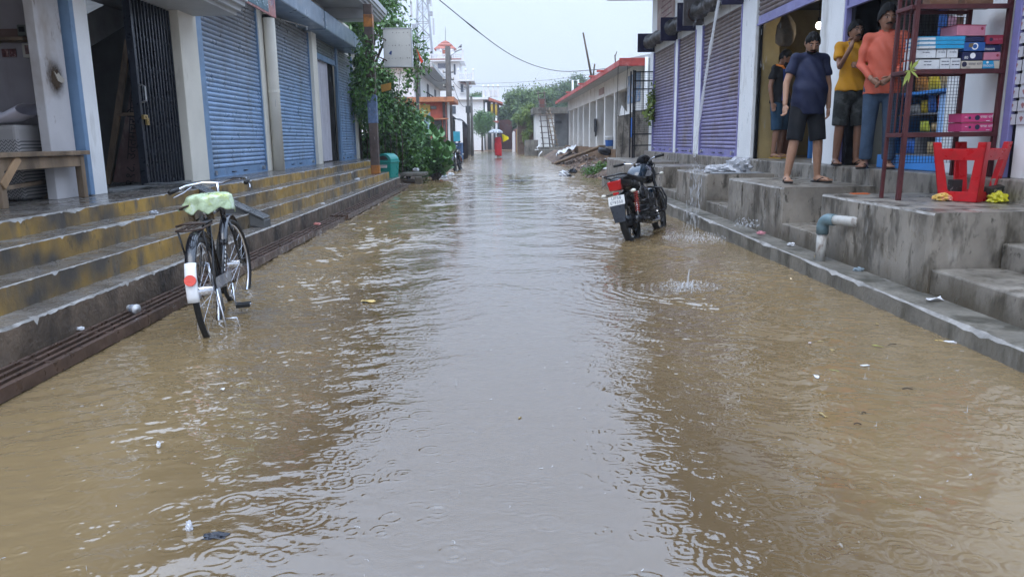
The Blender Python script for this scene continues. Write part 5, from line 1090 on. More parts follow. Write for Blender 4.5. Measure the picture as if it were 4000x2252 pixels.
# boy in the ochre room
J = stand(.07); J.update(head=(.0, -.06, 1.495), elL=(-.22, .04, 1.07), wrL=(-.21, .0, .83), haL=(-.2, -.03, .72))
bo_, bs_ = person('boy in a black, blue and orange jersey standing in the ochre room', (4.32, 11.72, .854), 38, J, skin_b, jer, djean, hem=.83, slv=.6, leg=.58, H=1.0, shoes=slipy, head_tilt=(.35, .35))
mb = MB(); mb.grid(lambda u, v: ((-.175+.11*u+.03*math.sin(v*3.1))*1.02, -.128-.012*math.sin(u*3.1), .86+.46*v), 5, 10); mb.build('jersey_panel', jblue, bs_, smooth=True)
mb = MB(); mb.tube([(-.195, -.02, 1.385), (-.15, -.1, 1.36), (-.07, -.135, 1.27)], [.014, .018, .012], 6); mb.build('jersey_piping', jor, bs_)
# ---- woman in red with umbrella, seen from behind, far down the street
WO = thing('person', 'person in a red sari wading away under an umbrella', 'person', (.0, 50.3, -.04))
red_s = mat('red_sari', (.46, .012, .018), .7, var=.15, vs=6)
mb = MB(); caps(mb, [(0, 0, 1.3), (0, -.0, 1.44)], [.05, .05]); mb.ell((0, 0, 1.5), (.075, .09, .11)); caps(mb, [(-.17, 0, 1.25), (-.2, -.03, 1.02), (-.08, -.1, 1.15)], [.045, .038, .03]); caps(mb, [(.17, 0, 1.25), (.24, 0, 1.05), (.3, -.1, 1.22)], [.045, .038, .03])
for s in (-1, 1): caps(mb, [(s*.06, 0, .5), (s*.05, .0, .1), (s*.05, -.06, .04)], [.06, .04, .03])
caps(mb, [(0, 0, .8), (0, 0, 1.25)], [.13, .14], 1.3); me = remesh(mb, .014, 3); mobj('body', me, skin_b, WO)
mb = MB(); mb.ell((0, .02, 1.52), (.085, .095, .11), 10, 14); mb.build('hair', hairm, WO, smooth=True)
mb = MB()
def sari(u, v):
    a = 2*math.pi*u; prof = [(.17, .19), (.19, .35), (.2, .6), (.215, .85), (.19, 1.05), (.21, 1.25), (.15, 1.38)]; k = v*6; i = min(5, int(k)); f = k-i
    r = prof[i][0]*(1-f)+prof[i+1][0]*f; z = prof[i][1]*(1-f)+prof[i+1][1]*f; w2 = 1+.07*math.sin(a*6+z*2)*(1.3-z)
    return (r*w2*math.cos(a)*1.1+(.07*(1-z) if math.cos(a) > 0 else 0)*max(0, 1-z), r*w2*.8*math.sin(a), z-.05*max(0, math.cos(a))*(z < .5))
mb.grid(sari, 33, 22); mb.build('sari', red_s, WO, smooth=True).modifiers.new('t', 'SOLIDIFY').thickness = .01
UM = thing('umbrella', 'pale checked umbrella held over the person in red', 'umbrella', (-.15, 50.2, 0))
def check():
    m = mat('checked_cloth', (.40, .42, .44), .6, var=.05); t = m.node_tree; b = t.nodes['Principled BSDF']; k = nd(t, 'TexChecker'); k.inputs['Scale'].default_value = 11
    t.links.new(coords(t), k.inputs[0]); k.inputs[1].default_value = (.16, .18, .20, 1); k.inputs[2].default_value = (.5, .52, .54, 1); t.links.new(k.outputs[0], b.inputs['Base Color']); return m
mb = MB(); mb.grid(lambda u, v: (.5*math.sin(v*1.45)/math.sin(1.45)*(1-.04*abs(math.sin(u*8*math.pi))*v)*math.cos(2*math.pi*u), .5*math.sin(v*1.45)/math.sin(1.45)*(1-.04*abs(math.sin(u*8*math.pi))*v)*math.sin(2*math.pi*u), 1.56+.30*math.cos(v*1.45)), 49, 9)
mb.build('canopy', check(), UM, smooth=True).modifiers.new('t', 'SOLIDIFY').thickness = .006
tb('shaft', [(0, 0, 1.15), (0, 0, 1.9)], .008, chrome, UM); tb('handle', [(0, 0, 1.15), (0, 0, 1.07), (.03, 0, 1.04)], .014, blackp, UM)
for k in range(8): a = k*math.pi/4; tb('rib', [(0, 0, 1.85), (.3*math.cos(a), .3*math.sin(a), 1.76), (.48*math.cos(a), .48*math.sin(a), 1.6)], .004, chrome, UM, 4)
mb = MB(); mb.grid(lambda u, v: (.26+.42*u*(1-.1*v)+.08*v, 50.2+.05*math.sin(u*9+v*3), 1.55-.2*u*(1-v)-.55*v*(1-.35*u)), 14, 10)
yc = tag(mb.build('yellow_cloth', mat('yellow_cloth_m', (.72, .58, .01), .7, var=.1), None, smooth=True), 'bright yellow cloth held out beside the umbrella', 'cloth'); yc.modifiers.new('t', 'SOLIDIFY').thickness = .01
# ================================================================ plants
def leaf_mat(name, a, b, rough=.45, tr=.25):
    m = bpy.data.materials.new(name); m.use_nodes = True; t = m.node_tree; p = t.nodes['Principled BSDF']
    at = nd(t, 'Attribute', attribute_name='tone'); t.links.new(mixc(t, at.outputs['Fac'], lin(a), lin(b)), p.inputs['Base Color'])
    p.inputs['Roughness'].default_value = rough; p.inputs['Specular IOR Level'].default_value = .5
    return m
def leaves(name, blobs, n, size, m, parent, seed=1, droop=.4, asp=.45, shell=.55, quad=True, floor=-9):
    """leaf blades spread through ellipsoids (cx, cy, cz, rx, ry, rz, weight)"""
    r = np.random.default_rng(seed); W_ = np.array([b[6] if len(b) > 6 else b[3]*b[4]*b[5] for b in blobs]); W_ = W_/W_.sum()
    k = r.choice(len(blobs), n, p=W_); B_ = np.array([b[:6] for b in blobs])[k]
    d = r.normal(size=(n, 3)); d /= np.linalg.norm(d, axis=1)[:, None]; rad = (shell+(1-shell)*r.random(n))*(1+.16*r.normal(size=n))
    # clumps: leave gaps by keeping leaves near random twig directions
    c = B_[:, :3]+d*B_[:, 3:6]*rad[:, None]; c += r.normal(size=(n, 3))*size*.6; c = c[c[:, 2] > floor]; n = len(c); d = d[:n]
    s = size*r.uniform(.55, 1.25, n)
    u = d*.6+r.normal(size=(n, 3))*.7; u[:, 2] -= droop; u /= np.linalg.norm(u, axis=1)[:, None]
    q = np.cross(u, d+r.normal(size=(n, 3))*.5); q /= np.linalg.norm(q, axis=1)[:, None]+1e-9; nn = np.cross(u, q)
    P0 = c-u*s[:, None]*.5; P1 = c+q*(s*asp*.5)[:, None]+nn*(s*.06)[:, None]; P2 = c+u*s[:, None]*.5-nn*(s*.1)[:, None]; P3 = c-q*(s*asp*.5)[:, None]+nn*(s*.06)[:, None]
    co = np.stack([P0, P1, P2, P3], 1).reshape(-1, 3).astype(np.float32)
    me = bpy.data.meshes.new(name); me.vertices.add(4*n); me.vertices.foreach_set('co', co.ravel()); me.loops.add(4*n); me.loops.foreach_set('vertex_index', np.arange(4*n, dtype=np.int32))
    me.polygons.add(n); me.polygons.foreach_set('loop_start', np.arange(n, dtype=np.int32)*4); me.polygons.foreach_set('use_smooth', np.ones(n, dtype=bool)); me.update()
    tone = np.clip(r.normal(.45, .28, n), 0, 1); a = me.attributes.new('tone', 'FLOAT', 'POINT'); a.data.foreach_set('value', np.repeat(tone, 4).astype(np.float32))
    me.materials.append(m); o = bpy.data.objects.new(name, me); COL.objects.link(o)
    if parent is not None: o.parent = parent
    return o
bark = mat('bark', (.08, .06, .045), .85, var=.4, vs=6, bump=.8, bs=20)
L_far = leaf_mat('far_leaf', (.06, .11, .03), (.17, .25, .07), .6); L_far2 = leaf_mat('far_leaf_dark', (.045, .085, .028), (.115, .18, .055), .6)
L_vine = leaf_mat('vine_leaf', (.03, .09, .018), (.13, .27, .05), .35); L_tree = leaf_mat('tree_leaf', (.035, .095, .018), (.13, .26, .05), .4)
L_bush = leaf_mat('broad_leaf', (.045, .14, .03), (.18, .36, .10), .35); L_yel = leaf_mat('yellow_green_leaf', (.08, .14, .02), (.22, .28, .05), .5)
def tree(name, label, base, blobs, n, size, m, trunk_r=.15, seed=1, group=None, trunk_top=None, **k):
    t_ = thing(name, label, 'tree', base, group=group); bl = [(b[0]-base[0], b[1]-base[1], b[2]-base[2], *b[3:]) for b in blobs]
    top = Vector(trunk_top)-Vector(base) if trunk_top else Vector(np.mean([b[:3] for b in bl], axis=0))
    mb = MB(); mb.tube([(0, 0, -.2), top*.35+Vector((.05*trunk_r, 0, 0)), top*.7+Vector((.3*trunk_r, .2*trunk_r, 0)), top], [trunk_r*1.2, trunk_r, trunk_r*.8, trunk_r*.4], 10)
    for b in bl[:7]: c = Vector(b[:3]); mb.tube([top*.55, (top*.6+c)/1.8 if False else top.lerp(c, .5)*.98, c], [trunk_r*.45, trunk_r*.3, trunk_r*.12], 6)
    mb.build('trunk', bark, t_, smooth=True); leaves('crown', bl, n, size, m, t_, seed, **k); return t_
FT = 'trees closing the end of the street'
def blobset(cx, cy, z0, z1, r, n, seed):
    q = np.random.default_rng(seed); return [(cx+q.uniform(-.75, .75)*r, cy+q.uniform(-.5, .5)*r, z0+(z1-z0)*(.25+.65*q.random()), r*q.uniform(.3, .5), r*q.uniform(.3, .5), r*q.uniform(.28, .45)) for _ in range(n)]
for (x, y, z1, r, n, m, sd, l) in ((2.9, 95, 8.0, 2.3, 7000, L_far, 1, 'tall rounded tree rising behind the brick wall'), (5.4, 101, 8.6, 2.2, 6000, L_far, 2, 'tree behind the bamboo ladder, second from the brick wall'), (8.0, 106, 9.2, 2.6, 6000, L_far2, 3, 'dark tree just left of the tall far tree'),
     (12.0, 112, 10.4, 3.4, 8000, L_far2, 4, 'tallest far tree above the colonnade roof'), (.6, 98, 5.6, 2.4, 5000, L_far2, 5, 'low dark tree beside the house with yellow columns'), (4.5, 90, 4.6, 2.6, 5000, L_far2, 6, 'low dense tree filling in behind the vine wall')):
    tree('far_tree', l, (x, y, 0), blobset(x, y, -1.2, z1, r, 24, sd)+[(x, y, z1*.72, r*.75, r*.6, z1*.22)], int(n*1.7), .34, m, .2, sd, FT, trunk_top=(x, y, z1*.75), droop=.5, shell=.35)
tree('street_tree', 'small round tree in front of the white houses', (-1.65, 80, 0), blobset(-1.65, 80, 1.3, 4.1, 1.25, 12, 21)+[(-1.65, 80, 2.7, 1.1, 1, 1.1)], 6500, .2, L_tree, .1, 22, trunk_top=(-1.65, 80, 2.6), droop=.5, shell=.4)
# tree and vines by the last blue shutter
tree('overhanging_tree', 'bright leafy tree hanging over the blank white sign', (-4.6, 24.5, 0), [(-3.9, 23.5, 4.9, .9, .9, .7), (-3.1, 23.2, 4.4, .7, .7, .55), (-2.6, 23, 4.0, .55, .5, .45), (-2.3, 23, 3.5, .42, .4, .4), (-2.5, 23, 3.15, .3, .4, .3), (-4.6, 24, 4.4, .9, .9, .9), (-3.4, 24, 5.3, .8, .7, .5), (-2.55, 22.6, 2.8, .25, .3, .35), (-4.4, 24, 5.4, 1.2, .8, .6)], 6500, .17, L_tree, .12, 31, trunk_top=(-4.1, 24, 4.3), droop=.7, asp=.42, shell=.3)
vn = thing('climbing_vine', 'dark climbing vine covering the wall behind the roof post', 'plant', (-3.6, 22.6, 0))
leaves('foliage', [(-.55, -.6, 2.75, .35, .3, .55), (-.2, -.9, 2.3, .4, .3, .6), (.1, -.5, 1.9, .5, .4, .6), (.35, -.2, 2.3, .45, .4, .5), (.5, .2, 1.5, .5, .5, .7), (-.3, -.2, 3.2, .4, .35, .5), (.2, 0, 2.9, .55, .4, .5), (0, .2, 1.2, .7, .4, .7), (.8, .5, 1.9, .4, .4, .6), (-.4, -.4, 3.7, .35, .3, .4), (-.1, .3, .9, .9, .4, .5)], 17000, .12, L_vine, vn, 33, droop=.7, asp=.6, shell=.25)
leaves('post_foliage', [(.55, -4.18, 2.55, .2, .12, .3), (.6, -4.18, 3.0, .18, .12, .35), (.45, -4.1, 2.3, .25, .2, .25), (.55, -4.15, 3.4, .15, .1, .25), (.3, -3.2, 2.6, .3, .3, .5), (.2, -2.8, 3.1, .3, .3, .5)], 2300, .11, L_vine, vn, 34, droop=.8, asp=.6, shell=.2)
mb = MB()
for k in range(9): x = -.6+k*.17; mb.tube([(x, -.1, .1), (x+.06, -.25, 1.2), (x-.05, -.3, 2.2), (x+.1, -.3, 3.2)], [.02, .015, .012, .006], 5)
mb.build('stems', bark, vn)
L_low = thing('shrub', 'dense dark green shrub low behind the green bin', 'shrub', (-2.75, 23.2, 0))
leaves('foliage', [(-.3, 0, .6, .5, .4, .5), (.1, .1, .8, .5, .4, .5), (.35, -.2, .55, .4, .4, .45), (-.1, -.3, 1.1, .5, .3, .4)], 6000, .12, L_vine, L_low, 35, droop=.4, asp=.6, shell=.2)
mb = MB()
for k in range(7): a = k*.9; mb.tube([(0, 0, 0), (.25*math.cos(a), .2*math.sin(a), .5), (.4*math.cos(a), .3*math.sin(a), .9)], [.018, .012, .006], 5)
mb.build('stems', bark, L_low)
L_mid = thing('shrub', 'lighter green leafy shrub between the vine and the paddle-leaf bush', 'shrub', (-2.75, 25.4, 0))
leaves('foliage', [(-.2, 0, 1.2, .5, .4, .6), (.25, -.1, .9, .45, .4, .6), (-.45, .1, 1.8, .4, .4, .5), (.1, .2, 1.75, .35, .4, .45), (.3, -.3, .4, .5, .4, .4), (-.3, -.4, .5, .5, .4, .4)], 5200, .15, L_bush, L_mid, 37, droop=.4, asp=.55, shell=.2)
tb('stems', [(0, 0, 0), (.05, 0, .8), (-.1, 0, 1.7)], [.04, .03, .01], bark, L_mid, 6)
# broad-leaved bush: rosettes of big leaves at the shoot tips, every leaf its own object
BB_ = thing('broad_leaf_bush', 'bush with big pale green paddle leaves at the water edge', 'shrub', (-1.95, 23.4, 0))
def big_leaf(seed):
    mb = MB(); mb.grid(lambda u, v: ((.5-abs(v-.5)*0)*0+(v-.5)*.16*math.sin(math.pi*min(1, .12+u*.93))**.7*1.25, u*.28, .03*math.sin(u*2.4)-.05*u*u+.02*abs(v-.5)*2), 6, 4); me = mb.mesh('leaf'); me.polygons.foreach_set('use_smooth', [True]*len(me.polygons)); return me
blm = [mat('paddle_leaf_'+n_, c, .33, var=.2, vs=9, bump=.1, rnd=.25, spec=.5) for n_, c in (('a', (.11, .25, .06)), ('b', (.19, .36, .13)), ('c', (.07, .18, .04)))]
blmesh = [];
for m_ in blm: me = big_leaf(1); me.materials.append(m_); blmesh.append(me)
stm = MB(); rr = random.Random(5); nleaf = 0
for k in range(30):
    a = rr.uniform(0, 6.28); q = rr.random()**.5; top = Vector((.66*q*math.cos(a), .5*q*math.sin(a), 1.62*(1-.55*q*q)*(rr.uniform(.75, 1.05) if k % 3 else rr.uniform(.3, .6))))
    if k == 0: top = Vector((-.02, -.1, 1.72))
    stm.tube([(top.x*.15, top.y*.15, 0), (top.x*.6, top.y*.6, top.z*.55), top], [.02, .015, .009], 6)
    for i in range(10):
        f = .3+.7*i/9; p = Vector((top.x*(.3+.7*f), top.y*(.3+.7*f), top.z*f)); o = bpy.data.objects.new('leaf', blmesh[rr.randrange(3)]); COL.objects.link(o); o.parent = BB_
        o.location = p; o.rotation_euler = (rr.uniform(.15, .9)+(.5 if i > 7 else -.1), rr.uniform(-.3, .3), i*2.4+rr.uniform(-.3, .3)); s_ = rr.uniform(.75, 1.2); o.scale = (s_, s_, s_); nleaf += 1
stm.build('stems', bark, BB_)
wd_ = thing('weeds', 'bright green weeds on the mud bank behind the motorcycle', 'plant', (3.15, 24.2, .05))
leaves('foliage', [(-.2, 0, .1, .35, .4, .14), (.25, .3, .18, .4, .5, .2), (.5, .1, .2, .25, .4, .2)], 1500, .1, L_tree, wd_, 41, droop=-.4, asp=.35, shell=.1, floor=-.02)
# ================================================================ bin
BN = thing('dustbin', 'teal green dustbin with a swing lid at the end of the steps', 'dustbin', (-2.9, 19.95, .0), (0, 0, R(-20)))
teal = mat('teal_plastic', (.008, .25, .21), .35, var=.1, spec=.5)
mb = MB(); mb.add([(-.18, -.2, .02), (.18, -.2, .02), (.18, .2, .02), (-.18, .2, .02), (-.22, -.24, .66), (.22, -.24, .66), (.22, .24, .66), (-.22, .24, .66)], [(0, 3, 2, 1), (4, 5, 6, 7), (0, 1, 5, 4), (1, 2, 6, 5), (2, 3, 7, 6), (3, 0, 4, 7)]); mb.build('bin_body', teal, BN, bevel=.02, seg=3)
mb = MB(); mb.box(-.235, .235, -.255, .255, .64, .68); mb.build('bin_rim', teal, BN, bevel=.012)
mb = MB(); mb.prism([(.225*math.cos(a)-.0, .68+.2*math.sin(a)) for a in np.linspace(0, math.pi, 12)], .46, 'y', -.23); mb.build('bin_lid', teal, BN, bevel=.01)
mb = MB(); mb.prism([(.15*math.cos(a), .70+.12*math.sin(a)) for a in np.linspace(.1, math.pi-.1, 10)], .01, 'y', -.236); mb.build('lid_opening', dark, BN)
mb = MB(); mb.cbox((0, -.235, .56), (.22, .004, .1), (R(-3.6), 0, 0)); mb.build('bin_label', plate, BN); text('label_lettering', 'Uxpremo', .05, mat('label_red', (.3, .02, .03), .5), BN, face_mtx((0, -.239, .57), (1, 0, 0), (0, 0, 1)))
mb = MB(); mb.torus((0, -.214, .22), .04, .007, (0, 1, 0), 16, 5, .3, 5.2); mb.build('recycle_mark', whitep, BN)
# ================================================================ orange house, slab house, stall
OH = thing('orange_house', 'low orange house with a flat slab roof behind the bushes', 'building')
orw = mat('orange_wall', (.42, .09, .05), .7, var=.25, vs=2, bump=.2, dirt=[((.22, .05, .03), 3, .55, .8, (1, 1, .3))]); ors = mat('orange_slab', (.42, .17, .08), .7, var=.25, dirt=[((.18, .07, .04), 4, .55, .75, (1, 1, .4))])
P('front_wall', orw, OH, (-5.6, -2.84, 40, 43, 0, 3.12)); P('roof_slab', ors, OH, (-5.8, -2.2, 39.5, 43.5, 3.12, 3.36)); P('corner_post', mat('dark_post', (.07, .05, .045), .8), OH, (-2.84, -2.7, 39.9, 40.1, 0, 3.12)); P('corner_post', white, OH, (-2.62, -2.5, 40.2, 40.35, 0, 3.12))
P('window_ledge', ors, OH, (-3.4, -2.55, 39.75, 39.998, 2.24, 2.31)); P('window_opening', dark, OH, (-3.3, -2.9, 39.96, 39.995, 1.45, 2.2)); P('vent_slit', grey_pl, OH, (-3.47, -3.16, 39.93, 39.996, 2.77, 2.93))
ypat = mat('yellow_wall_ad', (.46, .32, .07), .7, var=.25, vs=3, dirt=[((.2, .13, .06), 4, .55, .75, (1, 1, 1))]); P('painted_advert', ypat, OH, (-4.1, -3.48, 39.97, 39.994, 1.5, 3.0))
mb = MB(); mb.prism([(-4.0, 2.0), (-3.485, 2.65), (-3.485, 1.6), (-4.0, 1.6)], .008, 'y', 39.955); mb.build('advert_wedge', mat('pale_blue_ad', (.25, .36, .42), .6), OH)
SH = thing('slab_house', 'grey two storey house with a sloping roof line and balcony', 'building')
P('house_wall', white, SH, (-9, -4.7, 44, 64, 0, 5.2)); P('roof_slab', soff, SH, (-9, -3.55, 43.5, 64.5, 5.2, 5.42)); P('balcony_slab', soff, SH, (-4.7, -3.9, 44, 63, 2.75, 2.95))
for i in range(12): tb('balcony_baluster', [(-4.0, 44.4+i*1.5, 2.95), (-4.0, 44.4+i*1.5, 3.85)], .03, black_m, SH, 6)
tb('balcony_rail', [(-4.0, 44, 3.85), (-4.0, 63, 3.85)], .035, black_m, SH, 6)
for i in range(3): P('balcony_door', mat('dark_door', (.06, .06, .07), .5), SH, (-4.72, -4.66, 46+i*6, 47.2+i*6, 2.96, 4.9))
SL = thing('market_stall', 'dark stall with a black tarpaulin roof beside the big pole', 'stall')
tarp = mat('black_tarp', (.02, .02, .024), .45, var=.3, bump=.4, bs=6)
mb = MB(); mb.grid(lambda u, v: (-3.0+1.0*u, 46.6+6*v, 2.62-.42*u*u+.07*math.sin(u*8+v*5)), 10, 14); mb.build('tarpaulin', tarp, SL, smooth=True).modifiers.new('t', 'SOLIDIFY').thickness = .03
for i in range(7): tb('stall_post', [(-2.1, 46.7+i*.95, 0), (-2.12, 46.7+i*.95, 2.25)], .035, rust if i % 2 else black_m, SL, 6)
P('stall_counter', mat('stall_blue', (.05, .12, .25), .6, var=.4), SL, (-2.75, -2.25, 47, 52.3, 0, 1.0)); P('stall_back', dark, SL, (-3.0, -2.9, 46.6, 52.5, 0, 2.5)); P('cyan_sheet', mat('cyan_sheet', (.05, .42, .55), .5), SL, (-2.72, -2.3, 46.62, 46.65, 1.1, 1.7))
# white multi-storey tower house
TW = thing('tower_house', 'tall white house with a red pyramid roof cabin', 'building')
fw_ = mat('far_white', (.78, .77, .76), .7, var=.05, vs=.4); redt = mat('red_tile', (.40, .13, .085), .7, var=.2, vs=2); gl = mat('window_glass', (.07, .08, .1), .15, var=.4, vs=2)
P('house_wall', fw_, TW, (-12, -3.8, 100, 108, 0, 8.6), bevel=0); P('tower_wall', fw_, TW, (-8.3, -4.8, 100.01, 106, 8.6, 11.1), bevel=0); P('cabin_wall', fw_, TW, (-7.7, -5.5, 100.4, 103, 11.1, 12.7), bevel=0)
mb = MB(); cx, cy = -6.6, 101.7
for (r0, z0, r1, z1) in ((1.45, 12.66, .85, 13.15), (.95, 13.17, .5, 13.5), (.55, 13.52, .1, 13.8)):
    mb.add([(cx-r0, cy-r0, z0), (cx+r0, cy-r0, z0), (cx+r0, cy+r0, z0), (cx-r0, cy+r0, z0), (cx-r1, cy-r1, z1), (cx+r1, cy-r1, z1), (cx+r1, cy+r1, z1), (cx-r1, cy+r1, z1)], [(0, 1, 2, 3), (4, 7, 6, 5), (0, 4, 5, 1), (1, 5, 6, 2), (2, 6, 7, 3), (3, 7, 4, 0)])
ro = mb.build('pyramid_roof', redt, TW); tb('lightning_rod', [(cx, cy, 13.8), (cx+.05, cy, 15.4)], .03, grey_pl, ro, 5)
P('terrace_slab', fw_, TW, (-8.7, -4.2, 99.3, 106, 11.0, 11.2), bevel=0); P('terrace_band', redt, TW, (-8.7, -4.5, 99.27, 99.298, 11.2, 11.32), bevel=0)
bal = MB(); bal.lathe([(.06, 0), (.1, .15), (.05, .35), (.09, .5), (.06, .6)], 8); b0 = bal.build('baluster', fw_, TW, smooth=True)
def rail(parent, x0, x1, y, z, n, post=3):
    for i in range(n): o = inst(b0, parent, (x0+(x1-x0)*(i+.5)/n, y, z))
    P('handrail', fw_, parent, (x0, x1, y-.08, y+.08, z+.6, z+.72), bevel=0)
    for i in range(post):
        x = x0+(x1-x0)*i/(post-1); P('rail_post', fw_, parent, (x-.13, x+.13, y-.13, y+.13, z, z+.95), bevel=0); mb = MB(); mb.ell((x, y, z+1.12), (.14, .14, .2), 8, 8); mb.build('urn', fw_, parent, smooth=True)
b0.location = (-8.5, 99.45, 11.2); rail(TW, -8.5, -4.3, 99.45, 11.2, 16, 4)
P('balcony_slab', fw_, TW, (-5.0, -2.9, 98.8, 106, 8.5, 8.75), bevel=0); rail(TW, -4.9, -3.0, 98.95, 8.75, 8, 3)
P('window', mat('picture_tile_b', (.2, .2, .24), .5, var=.6, vs=6), TW, (-7.55, -6.55, 99.97, 99.999, 10.2, 10.8), bevel=0); P('window', redt, TW, (-6.95, -6.2, 100.36, 100.399, 11.75, 12.5), bevel=0); P('window', gl, TW, (-5.52, -5.3, 99.97, 99.999, 9.4, 10.7), bevel=0)
aw = MB(); aw.add([(-4.7, 99.2, 9.2-.9), (-3.4, 99.2, 8.3-.2), (-3.4, 100, 8.4), (-4.7, 100, 8.45)], [(0, 1, 2, 3)]); aw.build('awning', redt, TW)
w_ = P('window', gl, TW, (-4.7, -4.35, 99.95, 99.999, 7.2, 8.2), bevel=0); P('window_sill', fw_, w_, (-4.8, -4.2, 99.8, 99.949, 7.1, 7.2), bevel=0); w_ = P('window', gl, TW, (-6.1, -5.4, 99.95, 99.999, 4.5, 5.5), bevel=0)
for z in (9.2, 9.5): P('wall_band', fw_, TW, (-8.3, -6.2, 99.9, 99.999, z, z+.1), bevel=0)
# house with the yellow columns
YH = thing('balustrade_house', 'white two storey house with yellow columns and a roof balustrade', 'building')
P('house_wall', fw_, YH, (-4.5, -1.55, 85, 96, 0, 5.75), bevel=0); P('roof_slab', fw_, YH, (-4.5, -.9, 84.6, 96, 5.5, 5.75), bevel=0); P('porch_wall', grey_pl, YH, (-1.55, .2, 88, 96, 0, 5.3), bevel=0)
mb = MB(); mb.prism([(-1.0, 5.75), (.6, 5.15), (.6, 5.0), (-1.0, 5.4)], 6, 'y', 84.6); mb.build('porch_awning', redt, YH); P('porch_floor', redt, YH, (-1.5, .1, 84.8, 88, 3.0, 3.2), bevel=0)
ycol = mat('yellow_column', (.55, .38, .05), .6)
for x in (-1.25, -.6, -.15):
    mb = MB(); mb.tube([(x, 85, 0), (x, 85, 5.2)], .12, 12); c_ = mb.build('column', fw_, YH, smooth=True)
    if x > -1: mb = MB(); mb.tube([(x, 85, 3.75), (x, 85, 5.0)], .135, 12); mb.build('column_band', ycol, c_, smooth=True)
for i in range(8): tb('porch_baluster', [(-1.4+.2*i, 84.95, 3.2), (-1.4+.2*i, 84.95, 4.1)], .025, black_m, YH, 5)
P('window', gl, YH, (-1.5, -1.3, 84.97, 85.02, 3.6, 4.9), bevel=0); rail(YH, -1.5, .1, 84.9, 5.75, 7, 4)
rg = thing('roof_garden', 'green potted plants on the flat roof of the balustrade house', 'plant', (-2.3, 85.4, 5.75)); leaves('foliage', [(0, 0, .3, .6, .3, .3), (-.4, 0, .25, .4, .3, .25), (.5, 0, .35, .3, .3, .3)], 500, .16, L_far, rg, 51, shell=.2); P('planter', mat('green_planter', (.08, .2, .1), .6), rg, (-.9, .8, -.2, .2, .01, .18))
# brick wall closing the street
BW2 = thing('brick_wall', 'low red brick wall closing the end of the street', 'wall')
def brickmat():
    m = mat('far_bricks', (.2, .07, .05), .85, var=.2, vs=2); t = m.node_tree; b = t.nodes['Principled BSDF']; k = nd(t, 'TexBrick'); k.inputs['Scale'].default_value = 3.2
    mp = nd(t, 'Mapping'); mp.inputs['Rotation'].default_value = (R(90), 0, 0); t.links.new(coords(t), mp.inputs[0]); t.links.new(mp.outputs[0], k.inputs[0])
    k.inputs[1].default_value = (.20, .065, .045, 1); k.inputs[2].default_value = (.14, .05, .035, 1); k.inputs[3].default_value = (.12, .09, .08, 1); t.links.new(k.outputs[0], b.inputs['Base Color']); return m
P('wall_body', brickmat(), BW2, (-.1, 1.75, 92, 92.3, 0, 3.2)); mb = MB(); mb.prism([(-.1, 3.2), (.3, 3.45), (1.3, 3.5), (1.75, 3.2)], .3, 'y', 92); mb.build('wall_top', brickmat(), BW2); P('wall_return', brickmat(), BW2, (1.75, 2.0, 66, 92.3, 0, 2.2))
# poles, lamp, wires
pole_m = mat('concrete_pole', (.10, .09, .08), .8, var=.3, vs=4, bump=.3)
def pole(label, x, y, h, r, ins=(), lean=0.):
    p_ = thing('utility_pole', label, 'pole', (x, y, 0), group='utility poles down the left side'); mb = MB(); mb.tube([(0, 0, -.2), (lean, 0, h)], [r, r*.72], 8); mb.build('pole_shaft', pole_m, p_, smooth=True)
    for z in ins:
        pc('cross_arm', black_m, p_, (-.3, 0, z), (.3, 0, z), .05, bevel=0)
        for s in (-.28, .28): mb = MB(); mb.lathe([(.03, 0), (.05, .03), (.03, .06), (.045, .09), (.02, .12)], 8, (s, 0, z+.02)); mb.build('insulator', offw, p_, smooth=True)
    return p_
p1 = pole('thick dark pole with a street lamp and three cross arms', -2.74, 44, 6.35, .2, (4.14, 4.53, 4.94)); p2 = pole('pole carrying the transformer box down the street', -2.35, 62, 5.75, .15, (5.3,)); pole('shorter pole just right of the transformer', -1.95, 58, 4.4, .12); pole('leaning thin pole in the bushes behind the blank sign', -2.62, 26, 4.2, .06, lean=-.1)
lmp = bpy.data.objects.new('street_lamp', None); COL.objects.link(lmp); lmp.parent = p1; tb('lamp_arm', [(.18, 0, 5.6), (.18, 0, 5.85), (.45, 0, 6.05)], .03, steel, lmp); mb = MB(); mb.cbox((.62, 0, 6.14), (.42, .16, .08), (0, R(-20), 0)); mb.build('lamp_head', steel, lmp, bevel=.02)
P('transformer_box', mat('transformer', (.06, .06, .06), .6), p2, (-.2, .32, -.25, .2, 3.3, 3.85)).location = (0, 0, 0)
bird = thing('bird', 'small grey bird perched on the street lamp', 'bird', (-2.02, 44, 6.25)); mb = MB(); mb.ell((0, 0, .07), (.05, .09, .06), 8, 10, Euler((0, 0, R(60))).to_matrix()); mb.ell((.04, .02, .16), (.035, .035, .035), 8, 8); mb.tube([(-.06, -.03, .05), (-.15, -.07, -.02)], [.03, .01], 6); mb.tube([(.07, .035, .16), (.1, .05, .15)], [.012, .002], 5); mb.build('bird_body', mat('grey_feather', (.1, .1, .11), .8), bird, smooth=True)
wirem = mat('black_cable', (.015, .015, .015), .6)
def wire(label, a, b, sag, r=.012, n=24, extra=None):
    a = Vector(a); b = Vector(b); pts = [a.lerp(b, i/n)-Vector((0, 0, 4*sag*(i/n)*(1-i/n))) for i in range(n+1)]; mb = MB(); mb.tube(pts, r, 5)
    if extra: mb.tube([pts[extra]+Vector((-.25, -.02, .03)), pts[extra], pts[extra]+Vector((.25, .03, -.04))], [.01, .04, .01], 6)
    return tag(mb.build('cable', wirem, None, smooth=True), label, 'cable')
